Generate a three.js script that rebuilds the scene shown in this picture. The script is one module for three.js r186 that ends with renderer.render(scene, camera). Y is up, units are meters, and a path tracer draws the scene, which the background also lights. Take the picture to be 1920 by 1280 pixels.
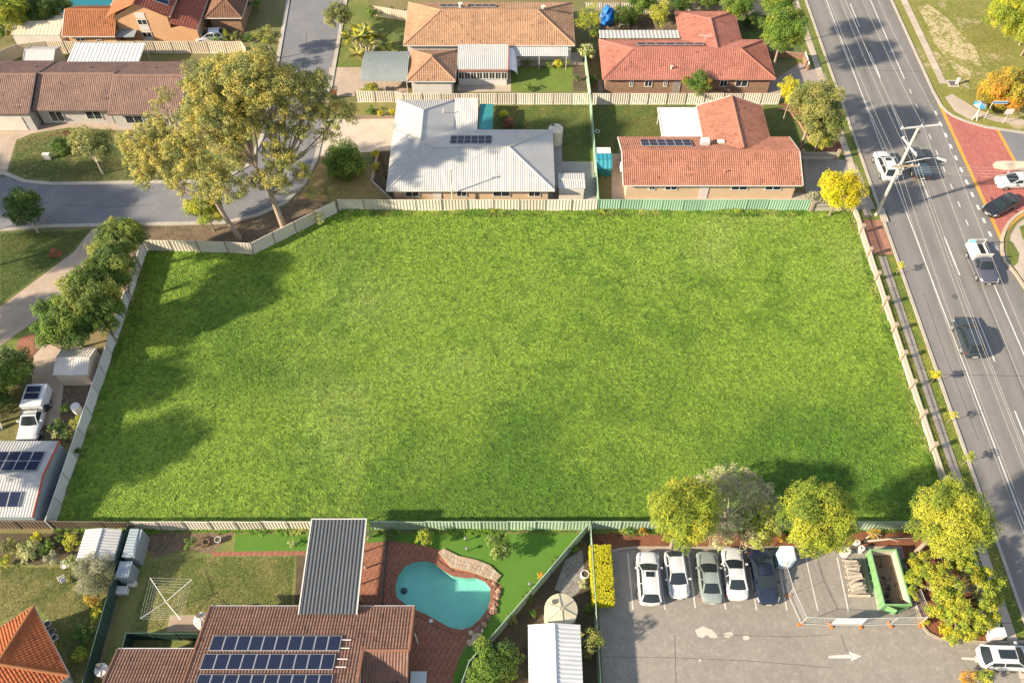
import * as THREE from 'three';
import { mergeGeometries, toCreasedNormals } from 'three/addons/utils/BufferGeometryUtils.js';

// ---------- camera, sky, sun, exposure ----------
const scene = new THREE.Scene();
const CAM_H = 71, PITCH = 54 * Math.PI / 180, FOCAL = 1600;
const camera = new THREE.PerspectiveCamera(2 * Math.atan(640 / FOCAL) * 180 / Math.PI, 1.5, 0.5, 2000);
camera.position.set(0, CAM_H, 0);
camera.rotation.x = -PITCH;
const renderer = new THREE.WebGLRenderer({ antialias: true });
renderer.toneMapping = THREE.LinearToneMapping;
renderer.toneMappingExposure = 2.2;
renderer.shadowMap.enabled = true;
const SUN_EL = 27 * Math.PI / 180, SUN_AZ = 21 * Math.PI / 180;
const sunDir = new THREE.Vector3(-Math.cos(SUN_EL) * Math.cos(SUN_AZ), Math.sin(SUN_EL), Math.cos(SUN_EL) * Math.sin(SUN_AZ));
const sun = new THREE.DirectionalLight(new THREE.Color().setRGB(1, 0.85, 0.64), 5);
sun.target.position.set(0, 0, -60);
sun.position.copy(sunDir).multiplyScalar(200).add(sun.target.position);
sun.castShadow = true; sun.shadow.radius = 3;
sun.shadow.mapSize.set(4096, 4096);
Object.assign(sun.shadow.camera, { left: -90, right: 90, top: 90, bottom: -90, near: 1, far: 420 });
scene.add(sun, sun.target);
{ // clear late-afternoon sky: pale at the horizon, bluer overhead, a soft glow around the sun
  const W = 128, Hh = 64, d = new Float32Array(W * Hh * 4), v = new THREE.Vector3();
  for (let j = 0; j < Hh; j++) for (let i = 0; i < W; i++) {
    const th = (j + 0.5) / Hh * Math.PI - Math.PI / 2, ph = ((i + 0.5) / W - 0.5) * 2 * Math.PI;
    v.set(Math.cos(th) * Math.cos(ph), Math.sin(th), Math.cos(th) * Math.sin(ph));
    const e = Math.max(0, v.y), t = Math.pow(1 - e, 2.2), g = Math.pow(Math.max(0, v.dot(sunDir)), 10) * 0.5, k = (j * W + i) * 4;
    d[k] = 0.2 + 0.22 * t + g * 0.6; d[k + 1] = 0.255 + 0.165 * t + g * 0.52; d[k + 2] = 0.35 + 0.045 * t + g * 0.4; d[k + 3] = 1;
  }
  const sky = new THREE.DataTexture(d, W, Hh, THREE.RGBAFormat, THREE.FloatType);
  sky.mapping = THREE.EquirectangularReflectionMapping; sky.magFilter = sky.minFilter = THREE.LinearFilter; sky.needsUpdate = true;
  scene.background = sky; scene.environment = sky;
}

// ---------- helpers ----------
let seed = 7;
const rnd = () => { seed |= 0; seed = seed + 0x6D2B79F5 | 0; let t = Math.imul(seed ^ seed >>> 15, 1 | seed); t = t + Math.imul(t ^ t >>> 7, 61 | t) ^ t; return ((t ^ t >>> 14) >>> 0) / 4294967296; };
const rr = (a, b) => a + (b - a) * rnd(), SC = Math.sin(PITCH), CC = Math.cos(PITCH), D2R = Math.PI / 180;
// pixel of the photograph + height above the ground -> point in the world
function P(px, py, h = 0) {
  const u = px - 960, v = py - 640, dy = FOCAL * SC + v * CC, dz = -(FOCAL * CC - v * SC), t = (CAM_H - h) / dy;
  return [u * t, h, dz * t];
}
const taken = new Map();
function numbered(n) { const k = taken.get(n) || 0; taken.set(n, k + 1); return k ? n + '_' + String(k).padStart(3, '0') : n; }
const org = new WeakMap();
function tag(o, label, category, group, kind) {
  if (label) o.userData.label = label;
  if (category) o.userData.category = category;
  if (group) o.userData.group = group;
  if (kind) o.userData.kind = kind;
  return o;
}
// a thing: a Group at its base; parts given in world coordinates are moved into it
function thing(name, label, category, pos = [0, 0, 0], group, turn = 0, local = false) {
  const o = new THREE.Group(); o.name = numbered(name); scene.add(o); o.position.set(...pos); o.rotation.y = turn;
  if (!local) org.set(o, pos);
  return tag(o, label, category, group);
}
function copyOf(src, pos, turn, label, group, s = 1) {
  const c = src.clone(); c.name = numbered(src.name.replace(/_\d{3}$/, '')); c.userData = { ...src.userData }; scene.add(c);
  c.position.set(...pos); c.rotation.y = turn; c.scale.setScalar(s);
  if (label) c.userData.label = label; if (group) c.userData.group = group;
  return c;
}
const sub = (a, b) => [a[0] - b[0], a[1] - b[1], a[2] - b[2]], add = (a, b, s = 1) => [a[0] + b[0] * s, a[1] + b[1] * s, a[2] + b[2] * s];
const cross = (a, b) => [a[1] * b[2] - a[2] * b[1], a[2] * b[0] - a[0] * b[2], a[0] * b[1] - a[1] * b[0]], dot = (a, b) => a[0] * b[0] + a[1] * b[1] + a[2] * b[2];
const len = (a) => Math.hypot(a[0], a[1], a[2]), nrm = (a) => { const l = len(a) || 1; return [a[0] / l, a[1] / l, a[2] / l]; };
const mix = (a, b, t) => [a[0] + (b[0] - a[0]) * t, a[1] + (b[1] - a[1]) * t, a[2] + (b[2] - a[2]) * t];
class B { // collects faces; uv in metres by the dominant axis of each face
  constructor() { this.p = []; this.c = null; this.u = null; this.crease = 0; }
  tri(a, b, c) { this.p.push(...a, ...b, ...c); return this; }
  quad(a, b, c, d) { this.p.push(...a, ...b, ...c, ...a, ...c, ...d); return this; }
  uvq(uv) { (this.u ||= []).push(uv[0], uv[1], uv[2], uv[3], uv[4], uv[5], uv[0], uv[1], uv[4], uv[5], uv[6], uv[7]); return this; }
  box(x0, x1, y0, y1, z0, z1) {
    const q = (a, b, c, d) => this.quad(a, b, c, d);
    q([x0, y1, z1], [x1, y1, z1], [x1, y1, z0], [x0, y1, z0]); q([x0, y0, z0], [x1, y0, z0], [x1, y0, z1], [x0, y0, z1]);
    q([x0, y0, z1], [x1, y0, z1], [x1, y1, z1], [x0, y1, z1]); q([x1, y0, z0], [x0, y0, z0], [x0, y1, z0], [x1, y1, z0]);
    q([x1, y0, z1], [x1, y0, z0], [x1, y1, z0], [x1, y1, z1]); q([x0, y0, z0], [x0, y0, z1], [x0, y1, z1], [x0, y1, z0]);
    return this;
  }
  cbox(cx, y0, cz, sx, sy, sz) { return this.box(cx - sx / 2, cx + sx / 2, y0, y0 + sy, cz - sz / 2, cz + sz / 2); }
  beam(a, b, w, h, up = [0, 1, 0]) { // bar from a to b
    const d = nrm(sub(b, a)); if (Math.abs(dot(d, up)) > 0.98) up = [1, 0, 0];
    const s = nrm(cross(d, up)), t = cross(s, d), k = (p, i, j) => add(add(p, s, i * w / 2), t, j * h / 2);
    const A = [k(a, -1, -1), k(a, 1, -1), k(a, 1, 1), k(a, -1, 1)], C = [k(b, -1, -1), k(b, 1, -1), k(b, 1, 1), k(b, -1, 1)];
    for (let i = 0; i < 4; i++) { const j = (i + 1) % 4; this.quad(A[j], A[i], C[i], C[j]); }
    this.quad(A[0], A[1], A[2], A[3]); this.quad(C[3], C[2], C[1], C[0]); return this;
  }
  tube(pts, rad, seg = 6, caps = true) { // round bar through points, radius a number or a list
    const R = (i) => typeof rad === 'number' ? rad : rad[i], rings = [];
    let s = null;
    for (let i = 0; i < pts.length; i++) {
      const d = nrm(sub(pts[Math.min(i + 1, pts.length - 1)], pts[Math.max(i - 1, 0)]));
      s = s ? nrm(add(s, d, -dot(s, d))) : nrm(cross(d, Math.abs(d[1]) > 0.9 ? [1, 0, 0] : [0, 1, 0]));
      const t = cross(s, d), ring = [];
      for (let k = 0; k < seg; k++) { const a = k / seg * 2 * Math.PI; ring.push(add(add(pts[i], s, Math.cos(a) * R(i)), t, Math.sin(a) * R(i))); }
      rings.push(ring);
    }
    for (let i = 0; i + 1 < rings.length; i++) for (let k = 0; k < seg; k++) { const j = (k + 1) % seg; this.quad(rings[i][k], rings[i][j], rings[i + 1][j], rings[i + 1][k]); }
    if (caps) { const L = rings.length - 1; for (let k = 1; k + 1 < seg; k++) { this.tri(rings[0][0], rings[0][k + 1], rings[0][k]); this.tri(rings[L][0], rings[L][k], rings[L][k + 1]); } }
    return this;
  }
  lathe(cx, cz, prof, seg = 20) { // [radius, y] rows
    for (let i = 0; i + 1 < prof.length; i++) for (let k = 0; k < seg; k++) {
      const a = k / seg * 2 * Math.PI, b = (k + 1) / seg * 2 * Math.PI, q = (r, t) => [cx + Math.cos(t) * r[0], r[1], cz + Math.sin(t) * r[0]];
      this.quad(q(prof[i], b), q(prof[i], a), q(prof[i + 1], a), q(prof[i + 1], b));
    }
    return this;
  }
  prism(poly, y0, y1, holes = []) { // vertical sides + top of an [x, z] polygon
    const v2 = (l) => l.map((p) => new THREE.Vector2(p[0], p[1])), t = THREE.ShapeUtils.triangulateShape(v2(poly), holes.map(v2)), all = [poly, ...holes].flat();
    for (const [a, b, c] of t) {
      const A = all[a], Bq = all[b], C = all[c], up = (Bq[0] - A[0]) * (C[1] - A[1]) - (Bq[1] - A[1]) * (C[0] - A[0]) < 0;
      const f = (q) => [q[0], y1, q[1]]; up ? this.tri(f(A), f(Bq), f(C)) : this.tri(f(A), f(C), f(Bq));
    }
    let ar = 0; for (let i = 0; i < poly.length; i++) { const a = poly[i], b = poly[(i + 1) % poly.length]; ar += a[0] * b[1] - a[1] * b[0]; }
    if (y0 !== null) for (let i = 0; i < poly.length; i++) { let a = poly[i], b = poly[(i + 1) % poly.length]; if (ar > 0) [a, b] = [b, a]; this.quad([a[0], y0, a[1]], [b[0], y0, b[1]], [b[0], y1, b[1]], [a[0], y1, a[1]]); }
    return this;
  }
  geom(o = [0, 0, 0]) {
    const n = this.p.length, p = new Float32Array(n), u = new Float32Array(n / 3 * 2);
    for (let i = 0; i < n; i += 3) { p[i] = this.p[i] - o[0]; p[i + 1] = this.p[i + 1] - o[1]; p[i + 2] = this.p[i + 2] - o[2]; }
    if (this.u) u.set(this.u);
    else for (let i = 0; i < n; i += 9) {
      const q = this.p, e1 = [q[i + 3] - q[i], q[i + 4] - q[i + 1], q[i + 5] - q[i + 2]], e2 = [q[i + 6] - q[i], q[i + 7] - q[i + 1], q[i + 8] - q[i + 2]], m = cross(e1, e2).map(Math.abs);
      const [s, t] = m[1] >= m[0] * 0.9 && m[1] >= m[2] * 0.9 ? [0, 2] : m[0] > m[2] ? [2, 1] : [0, 1];
      for (let k = 0; k < 3; k++) { u[(i / 3 + k) * 2] = q[i + k * 3 + s]; u[(i / 3 + k) * 2 + 1] = q[i + k * 3 + t]; }
    }
    let g = new THREE.BufferGeometry();
    g.setAttribute('position', new THREE.BufferAttribute(p, 3)); g.setAttribute('uv', new THREE.BufferAttribute(u, 2));
    if (this.c) g.setAttribute('color', new THREE.BufferAttribute(new Float32Array(this.c), 3));
    if (this.crease) g = toCreasedNormals(g, this.crease); else g.computeVertexNormals();
    return g;
  }
}
function obj(name, g, m, parent = scene) {
  const o = org.get(parent) || [0, 0, 0];
  if (g instanceof B) g = g.geom(o);
  const mesh = new THREE.Mesh(g, m); mesh.castShadow = mesh.receiveShadow = true;
  mesh.name = parent === scene ? numbered(name) : name; org.set(mesh, o); parent.add(mesh); return mesh;
}
function struct(name, g, m, parent = scene) { const o = obj(name, g, m, parent); if (parent === scene) o.userData.kind = 'structure'; return o; }

// ---------- textures (colour and grain only) ----------
function lattice(size, freq, sd) {
  const L = new Float32Array(freq * freq); let s = sd * 7919 + 13; for (let i = 0; i < L.length; i++) { s = Math.imul(s ^ s >>> 15, 0x2c1b3c6d) + 0x9e3779b9 | 0; L[i] = ((s ^ s >>> 13) >>> 0) / 4294967296; }
  const o = new Float32Array(size * size);
  for (let y = 0; y < size; y++) { const fy = y / size * freq, iy = fy | 0, ty = fy - iy, wy = ty * ty * (3 - 2 * ty), r0 = iy % freq * freq, r1 = (iy + 1) % freq * freq;
    for (let x = 0; x < size; x++) { const fx = x / size * freq, ix = fx | 0, tx = fx - ix, wx = tx * tx * (3 - 2 * tx), a = ix % freq, b = (ix + 1) % freq;
      o[y * size + x] = (L[r0 + a] * (1 - wx) + L[r0 + b] * wx) * (1 - wy) + (L[r1 + a] * (1 - wx) + L[r1 + b] * wx) * wy; } }
  return o;
}
function fbm(size, spec, sd) { const o = new Float32Array(size * size); let tot = 0; for (const [f, a] of spec) { const l = lattice(size, f, sd += 17); tot += a; for (let i = 0; i < o.length; i++) o[i] += l[i] * a; } for (let i = 0; i < o.length; i++) o[i] /= tot; return o; }
const s8 = (v) => { v = Math.min(1, Math.max(0, v)); return 255 * (v <= 0.0031308 ? 12.92 * v : 1.055 * Math.pow(v, 1 / 2.4) - 0.055); };
function dataTex(size, fn, tile, srgb = true, h = size) {
  const d = new Uint8Array(size * h * 4);
  for (let i = 0; i < size * h; i++) { const c = fn(i, i % size, i / size | 0); d[i * 4] = srgb ? s8(c[0]) : c[0] * 255; d[i * 4 + 1] = srgb ? s8(c[1]) : c[1] * 255; d[i * 4 + 2] = srgb ? s8(c[2]) : c[2] * 255; d[i * 4 + 3] = 255; }
  const t = new THREE.DataTexture(d, size, h); t.wrapS = t.wrapT = THREE.RepeatWrapping; t.magFilter = THREE.LinearFilter; t.minFilter = THREE.LinearMipmapLinearFilter;
  if (srgb) t.colorSpace = THREE.SRGBColorSpace; t.repeat.set(1 / tile, 1 / tile); t.needsUpdate = true; return t;
}
const lerp3 = (a, b, t) => [a[0] + (b[0] - a[0]) * t, a[1] + (b[1] - a[1]) * t, a[2] + (b[2] - a[2]) * t], cl = (x, a = 0, b = 1) => Math.min(b, Math.max(a, x)), sst = (a, b, x) => { const t = cl((x - a) / (b - a)); return t * t * (3 - 2 * t); };
const NC = fbm(512, [[3, 5], [7, 4], [15, 3], [33, 2]], 1), NF = fbm(512, [[41, 3], [97, 4], [211, 5]], 2), NM = fbm(512, [[5, 3], [13, 4], [29, 4], [71, 3]], 3), NB = fbm(512, [[4, 6], [9, 4], [21, 3], [60, 2]], 4);
const at = (N, x, y) => N[(y & 511) * 512 + (x & 511)];
// neutral grain: blotches, specks and streaks around 0.8
const grainTex = (sd, k, f, tile) => dataTex(512, (i, x, y) => { const v = 0.8 + k * (at(NC, x + sd * 97, y + sd * 31) - 0.5) * 2 + f * (at(NF, x + sd * 53, y) - 0.5) * 2; return [v, v, v]; }, tile);
const G_SOFT = grainTex(1, 0.16, 0.06, 9), G_WALL = grainTex(2, 0.1, 0.05, 5), G_ROOF = grainTex(3, 0.26, 0.16, 9), G_CONC = grainTex(4, 0.2, 0.12, 8), G_METAL = grainTex(5, 0.12, 0.03, 6), G_PAINT = grainTex(6, 0.05, 0.02, 4);
const lin = (c) => new THREE.Color().setRGB(c[0], c[1], c[2]);
function mat(c, rough = 0.85, tex = null, o = {}) { const k = tex ? 1.25 : 1; return new THREE.MeshStandardMaterial({ color: lin([c[0] * k, c[1] * k, c[2] * k]), roughness: rough, map: tex, ...o }); }
const colMat = (tex, rough = 0.95, o = {}) => new THREE.MeshStandardMaterial({ map: tex, roughness: rough, ...o });
// two colours mixed by noise, with a third in specks
const blend = (a, b, c, tile, sd = 0, sharp = [0.35, 0.65], speck = 0.62) => dataTex(512, (i, x, y) => {
  const n = at(NC, x + sd * 71, y + sd * 43) * 0.65 + at(NM, x + sd * 19, y + sd * 7) * 0.35, f = at(NF, x + sd * 13, y + sd * 5);
  let r = lerp3(a, b, sst(sharp[0], sharp[1], n)); r = lerp3(r, c, sst(speck - 0.12, speck + 0.12, f) * 0.7); const k = 0.82 + 0.36 * f; return [r[0] * k, r[1] * k, r[2] * k];
}, tile);

// ---------- ground, lawns, roads ----------
const g2 = (pts) => pts.map(([x, y]) => { const p = P(x, y); return [p[0], p[2]]; });
const rect = (x0, x1, z0, z1) => [[x0, z0], [x1, z0], [x1, z1], [x0, z1]];
const sheet = (name, poly, lvl, m, parent) => struct(name, new B().prism(poly, null, lvl * 0.005), m, parent);
const LAWN = [0.115, 0.15, 0.028], LAWN_D = [0.07, 0.105, 0.022], STRAW = [0.27, 0.22, 0.08], BROWN = [0.16, 0.1, 0.05];
const mGround = colMat(blend([0.15, 0.14, 0.05], [0.22, 0.17, 0.08], [0.1, 0.12, 0.03], 31, 1));
const mLawn = colMat(blend(LAWN, [0.2, 0.19, 0.05], LAWN_D, 13, 2)), mLawnD = colMat(blend(LAWN_D, LAWN, [0.15, 0.13, 0.05], 11, 3)), mLawnDry = colMat(blend([0.19, 0.17, 0.05], STRAW, LAWN, 12, 4));
const mTurf = colMat(blend([0.075, 0.17, 0.014], [0.085, 0.185, 0.02], [0.06, 0.14, 0.015], 9, 5)), mVerge = colMat(blend([0.13, 0.16, 0.025], LAWN_D, [0.24, 0.2, 0.05], 7, 6));
const mMulch = colMat(blend([0.19, 0.07, 0.035], [0.12, 0.045, 0.025], [0.26, 0.12, 0.06], 6, 7)), mDirt = colMat(blend([0.15, 0.105, 0.065], [0.09, 0.065, 0.04], [0.25, 0.19, 0.12], 7, 8)), mGarden = colMat(blend([0.075, 0.055, 0.035], [0.12, 0.09, 0.05], [0.05, 0.06, 0.02], 5, 9));
const mGravel = colMat(blend([0.24, 0.22, 0.2], [0.15, 0.14, 0.125], [0.4, 0.37, 0.33], 4, 10));
const mRoad = (() => { // wheel tracks worn paler along each lane
  const t = dataTex(512, (i, x, y) => { const w = x / 512 * 12.3, b = [[1.4, 0.7], [3.6, 0.45], [5.2, 0.45], [7.0, 0.45], [8.6, 0.45], [10.6, 0.7]].reduce((s, [c, r]) => s + Math.exp(-(((w - c) / r) ** 2)), 0), n = at(NC, x >> 2, y), f = at(NF, x, y), m = at(NM, x >> 1, y >> 1), k = (0.86 + 0.13 * cl(b) + 0.18 * (n - 0.5) + 0.2 * (m - 0.5)) * (0.9 + 0.2 * f); return [0.205 * k, 0.192 * k, 0.182 * k]; }, 12.3); t.repeat.set(1 / 12.3, 1 / 31); t.offset.set(-42.7 / 12.3, 0); return colMat(t); })(), mStreet = colMat(blend([0.17, 0.17, 0.185], [0.21, 0.205, 0.21], [0.14, 0.14, 0.15], 19, 12)), mCarpark = colMat(blend([0.265, 0.238, 0.208], [0.225, 0.205, 0.182], [0.29, 0.262, 0.23], 21, 13, [0.25, 0.75], 0.72));
const mRedRoad = colMat(blend([0.37, 0.115, 0.095], [0.32, 0.105, 0.088], [0.42, 0.17, 0.14], 11, 14)), mConc = mat([0.44, 0.385, 0.32], 0.9, G_CONC), mPath = mat([0.42, 0.35, 0.28], 0.9, G_CONC), mDrive = mat([0.4, 0.31, 0.24], 0.9, G_CONC), mDrivePale = mat([0.52, 0.43, 0.34], 0.9, G_CONC);
const mKerb = mat([0.4, 0.36, 0.31], 0.9, G_CONC), mLine = mat([0.58, 0.57, 0.55], 0.75, G_CONC), mLineOld = mat([0.56, 0.53, 0.48], 0.8, G_CONC), mOrangeLine = mat([0.62, 0.3, 0.05], 0.8, G_CONC);
const mPaver = colMat(dataTex(256, (i, x, y) => { // clay pavers 230 x 115 mm, far below a pixel each
  const row = y / 32 | 0, bx = (x + (row & 1) * 32) % 256, b = (bx / 64 | 0) * 7 + row * 13, k = 0.75 + 0.5 * (Math.sin(b * 12.9898) * 43758.5453 % 1 + 1) % 1 * 0.6 + 0.3 * (at(NF, x * 2, y * 2) - 0.5), j = bx % 64 < 3 || y % 32 < 3 ? 0.65 : 1;
  return [0.27 * k * j, 0.115 * k * j, 0.07 * k * j];
}, 0.92));

// the pool's outline; the sheets around it are cut out there
const POOL = g2([[740, 1100], [745, 1080], [757.5, 1062], [777.5, 1053], [800, 1051], [815, 1056], [830, 1067.5], [847.5, 1079], [870, 1082.5], [892.5, 1083], [910, 1090], [920, 1102.5], [921, 1122.5], [915, 1142.5], [902.5, 1160], [885, 1176], [865, 1182], [842.5, 1177.5], [820, 1165], [797.5, 1152.5], [777.5, 1144], [757.5, 1132.5], [742.5, 1120]]);
struct('ground', new B().prism(rect(-320, 320, -420, 160), null, 0, [POOL]), mGround);
// the vacant lot
const LOT = [[-40.62, -30.9], [-40.62, -64.2], ...g2([[476, 473], [633, 396]]), [39.5, -70.2], [39.5, -30.9]];
const lot = dataTex(1024, (i, x, y) => {
  const n = at(NB, x >> 1, y >> 1), m = at(NC, (x >> 1) + 90, (y >> 1) + 210), f = at(NF, x, y) * 0.6 + at(NF, (x >> 1) + 77, y >> 1) * 0.4;
  let c = lerp3([0.08, 0.175, 0.012], [0.145, 0.255, 0.02], sst(0.38, 0.62, n)); c = lerp3(c, [0.22, 0.3, 0.06], sst(0.52, 0.7, m) * 0.7);
  const k = 0.6 + 0.8 * f; return [c[0] * k, c[1] * k, c[2] * k];
}, 52);
sheet('vacant_field', LOT, 1, colMat(lot));
// side street that bends round the gum trees
const ST_S = [[-420, 470], [-150, 440], [0, 431], [100, 424], [270, 421], [420, 418], [482, 404], [535, 380], [570, 345], [592, 300], [605, 240], [620, 160], [634, 80], [648, 0], [662, -80]];
const ST_N = [[556, -80], [540, 0], [522, 105], [505, 200], [490, 260], [465, 310], [420, 335], [345, 341], [100, 345], [45, 340], [10, 326], [-150, 318], [-420, 310]];
const street = sheet('side_street', g2([...ST_S, ...ST_N]), 3, mStreet);
function kerb(name, pts, w = 0.32, h = 0.12, m = mKerb, parent = scene) { // pts are [x, z]
  const b = new B();
  for (let i = 0; i + 1 < pts.length; i++) {
    const s = (k) => { const a = pts[Math.max(0, k - 1)], c = pts[Math.min(pts.length - 1, k + 1)], l = Math.hypot(c[0] - a[0], c[1] - a[1]); return [-(c[1] - a[1]) / l * w / 2, (c[0] - a[0]) / l * w / 2]; };
    const a = pts[i], c = pts[i + 1], sa = s(i), sc = s(i + 1), A = [[a[0] + sa[0], a[1] + sa[1]], [a[0] - sa[0], a[1] - sa[1]]], C = [[c[0] + sc[0], c[1] + sc[1]], [c[0] - sc[0], c[1] - sc[1]]], q = (p, y) => [p[0], y, p[1]];
    b.quad(q(A[0], h), q(C[0], h), q(C[1], h), q(A[1], h)); b.quad(q(A[0], 0), q(C[0], 0), q(C[0], h), q(A[0], h)); b.quad(q(C[1], 0), q(A[1], 0), q(A[1], h), q(C[1], h));
    if (i === 0) b.quad(q(A[1], 0), q(A[0], 0), q(A[0], h), q(A[1], h)); if (i + 2 === pts.length) b.quad(q(C[0], 0), q(C[1], 0), q(C[1], h), q(C[0], h));
  }
  return struct(name, b, m, parent);
}
kerb('kerb', g2(ST_S), 0.5); kerb('kerb', g2(ST_N), 0.5);
const mLid = mat([0.1, 0.1, 0.1], 0.7), mSeal = mat([0.07, 0.07, 0.075], 0.7);
for (const [x, y] of [[255, 375], [565, 95]]) { const p = P(x, y); struct('manhole_cover', new B().lathe(p[0], p[2], [[0.36, 0.022], [0, 0.024]], 18), mLid, street); }
for (const pts of [[[575, 60], [572, 100], [566, 140]], [[120, 385], [200, 388], [290, 384]], [[30, 372], [90, 380]]]) { const q = g2(pts), b = new B(); for (let i = 0; i + 1 < q.length; i++) { const a = q[i], c = q[i + 1], l = Math.hypot(c[0] - a[0], c[1] - a[1]), s = [-(c[1] - a[1]) / l * 0.03, (c[0] - a[0]) / l * 0.03]; b.quad([a[0] + s[0], 0.021, a[1] + s[1]], [c[0] + s[0], 0.021, c[1] + s[1]], [c[0] - s[0], 0.021, c[1] - s[1]], [a[0] - s[0], 0.021, a[1] - s[1]]); } struct('crack_seal', b, mSeal, street); }
// lots north and west
sheet('front_lawn', g2([[30, 262], [60, 250], [130, 239], [265, 247], [420, 290], [425, 333], [345, 337], [100, 341], [50, 337], [14, 322]]), 2, colMat(blend(LAWN_D, [0.15, 0.14, 0.05], STRAW, 12, 15)));
sheet('driveway', g2([[-90, 222], [20, 228], [75, 234], [275, 226], [420, 226], [420, 262], [268, 247], [130, 239], [60, 250], [30, 262], [12, 322], [8, 333], [-90, 345]]), 3, mDrive);
sheet('front_lawn', g2([[-120, 438], [0, 434], [170, 430], [180, 436], [135, 472], [0, 572], [-120, 650]]), 2, mLawnD);
sheet('driveway', g2([[172, 429], [212, 428], [232, 446], [215, 480], [118, 562], [74, 596], [0, 648], [-120, 735], [-120, 658], [0, 575], [137, 473]]), 3, mDrive);
sheet('side_lawn', g2([[70, 600], [72, 640], [45, 665], [-60, 740], [-120, 760], [-120, 738], [0, 650]]), 2, colMat(blend([0.15, 0.2, 0.03], LAWN, LAWN_D, 8, 16)));
sheet('mulch_verge', g2([[240, 426], [420, 422], [484, 408], [540, 384], [575, 350], [640, 380], [633, 394], [476, 471], [272, 468]]), 2, mDirt);
sheet('dry_lawn', g2([[596, 296], [620, 290], [705, 312], [722, 340], [742, 372], [742, 381], [640, 381], [560, 372]]), 3, colMat(blend([0.3, 0.2, 0.08], [0.2, 0.17, 0.05], [0.36, 0.24, 0.11], 8, 17)));
sheet('driveway', g2([[608, 224], [745, 222], [738, 282], [700, 284], [640, 290], [595, 294]]), 4, mDrivePale);
sheet('front_lawn', g2([[626, 190], [748, 190], [744, 216], [616, 219]]), 2, mLawnDry);
kerb('garden_edge', g2([[640, 221], [744, 221]]), 0.35, 0.25, mat([0.25, 0.19, 0.13], 0.95, G_CONC));
sheet('garden_bed', g2([[712, 284], [742, 281], [728, 372], [742, 380], [700, 345]]), 4, mGarden);
kerb('garden_edge', g2([[708, 288], [696, 340], [740, 380]]), 0.2, 0.2, mConc);
sheet('driveway', g2([[617, 126], [765, 126], [765, 176], [612, 182]]), 4, mDrive);
sheet('front_lawn', g2([[640, 0], [690, 0], [700, 60], [680, 126], [622, 126]]), 2, mLawn);
sheet('side_lawn', g2([[700, 20], [768, 20], [758, 100], [686, 100]]), 2, mLawnD);
sheet('back_lawn', g2([[958, 125], [1072, 123], [1073, 171], [958, 172]]), 2, colMat(blend([0.13, 0.19, 0.025], LAWN, LAWN_D, 10, 18)));
sheet('patio', g2([[858, 106], [1092, 98], [1094, 122], [958, 124], [958, 172], [858, 172]]), 3, mPath);
sheet('garden_bed', g2([[1074, 122], [1102, 122], [1104, 171], [1075, 171]]), 4, mGarden);
sheet('back_lawn', g2([[925, 192], [1104, 192], [1111, 302], [1053, 302], [1053, 248], [925, 246]]), 2, mLawnD);
sheet('concrete_yard', g2([[1036, 256], [1053, 256], [1054, 303], [1112, 303], [1118, 378], [1038, 378]]), 3, mat([0.3, 0.28, 0.26], 0.9, G_CONC));
sheet('concrete_path', g2([[742, 362], [1042, 362], [1042, 379], [742, 379]]), 3, mPath);
sheet('back_lawn', g2([[1107, 195], [1312, 195], [1316, 262], [1162, 262], [1158, 290], [1113, 290]]), 2, mLawnD);
sheet('concrete_path', g2([[1147, 288], [1168, 288], [1172, 362], [1510, 362], [1512, 380], [1147, 380]]), 3, mPath);
sheet('side_lawn', g2([[1432, 195], [1470, 196], [1500, 225], [1540, 285], [1500, 284], [1440, 258]]), 3, mLawnD);
sheet('mulch_bed', g2([[1455, 194], [1490, 196], [1560, 215], [1590, 285], [1540, 285], [1502, 228], [1470, 200]]), 4, mMulch);
kerb('garden_edge', g2([[1458, 205], [1478, 208], [1500, 232], [1520, 268], [1534, 281]]), 0.22, 0.18, mat([0.36, 0.2, 0.13], 0.9, G_CONC));
sheet('driveway', g2([[1506, 298], [1598, 300], [1608, 312], [1642, 392], [1600, 392], [1512, 378]]), 3, mat([0.3, 0.26, 0.23], 0.9, G_CONC));
sheet('concrete_path', g2([[1122, 150], [1452, 150], [1500, 118], [1548, 138], [1560, 178], [1456, 178], [1122, 172]]), 3, mat([0.3, 0.25, 0.22], 0.9, G_CONC));
sheet('back_lawn', g2([[1110, 20], [1270, 20], [1272, 60], [1122, 62]]), 2, mDirt);
sheet('side_lawn', g2([[1380, 20], [1480, 20], [1510, 116], [1440, 112], [1392, 74]]), 2, mLawnD);
// main road and its edges (the road runs straight away from the camera)
const road = sheet('main_road', rect(42.7, 55, -190, 30), 4, mRoad);
kerb('kerb', [[42.62, -190], [42.62, 30]], 0.3);
kerb('kerb', [[55.05, -190], [55.05, -92]], 0.3);
sheet('verge', rect(39.62, 42.5, -190, 30), 2, mVerge);
const slabMats = [1, 0.9, 1.08, 0.96].map((k) => mat([0.42 * k, 0.35 * k, 0.28 * k], 0.9, G_CONC));
function slabPath(x0, x1, z0, z1, L = 1.5) { // poured slabs with open joints
  const base = sheet('footpath', rect(x0, x1, z0, z1), 3, mat([0.16, 0.13, 0.1], 1)), g = new B().box(x0 + 0.02, x1 - 0.02, 0, 0.05, -L / 2 + 0.025, L / 2 - 0.025).geom();
  for (let z = z0 + L / 2, i = 0; z < z1; z += L, i++) { const s = obj('slab', g, slabMats[(i * 7 + (i >> 2)) % 4], base); s.position.set(0, 0.012 + 0.004 * ((i * 5) % 3), z); }
}
slabPath(40.62, 41.5, -125, -69.2); slabPath(40.62, 41.5, -63.2, -16);
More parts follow.
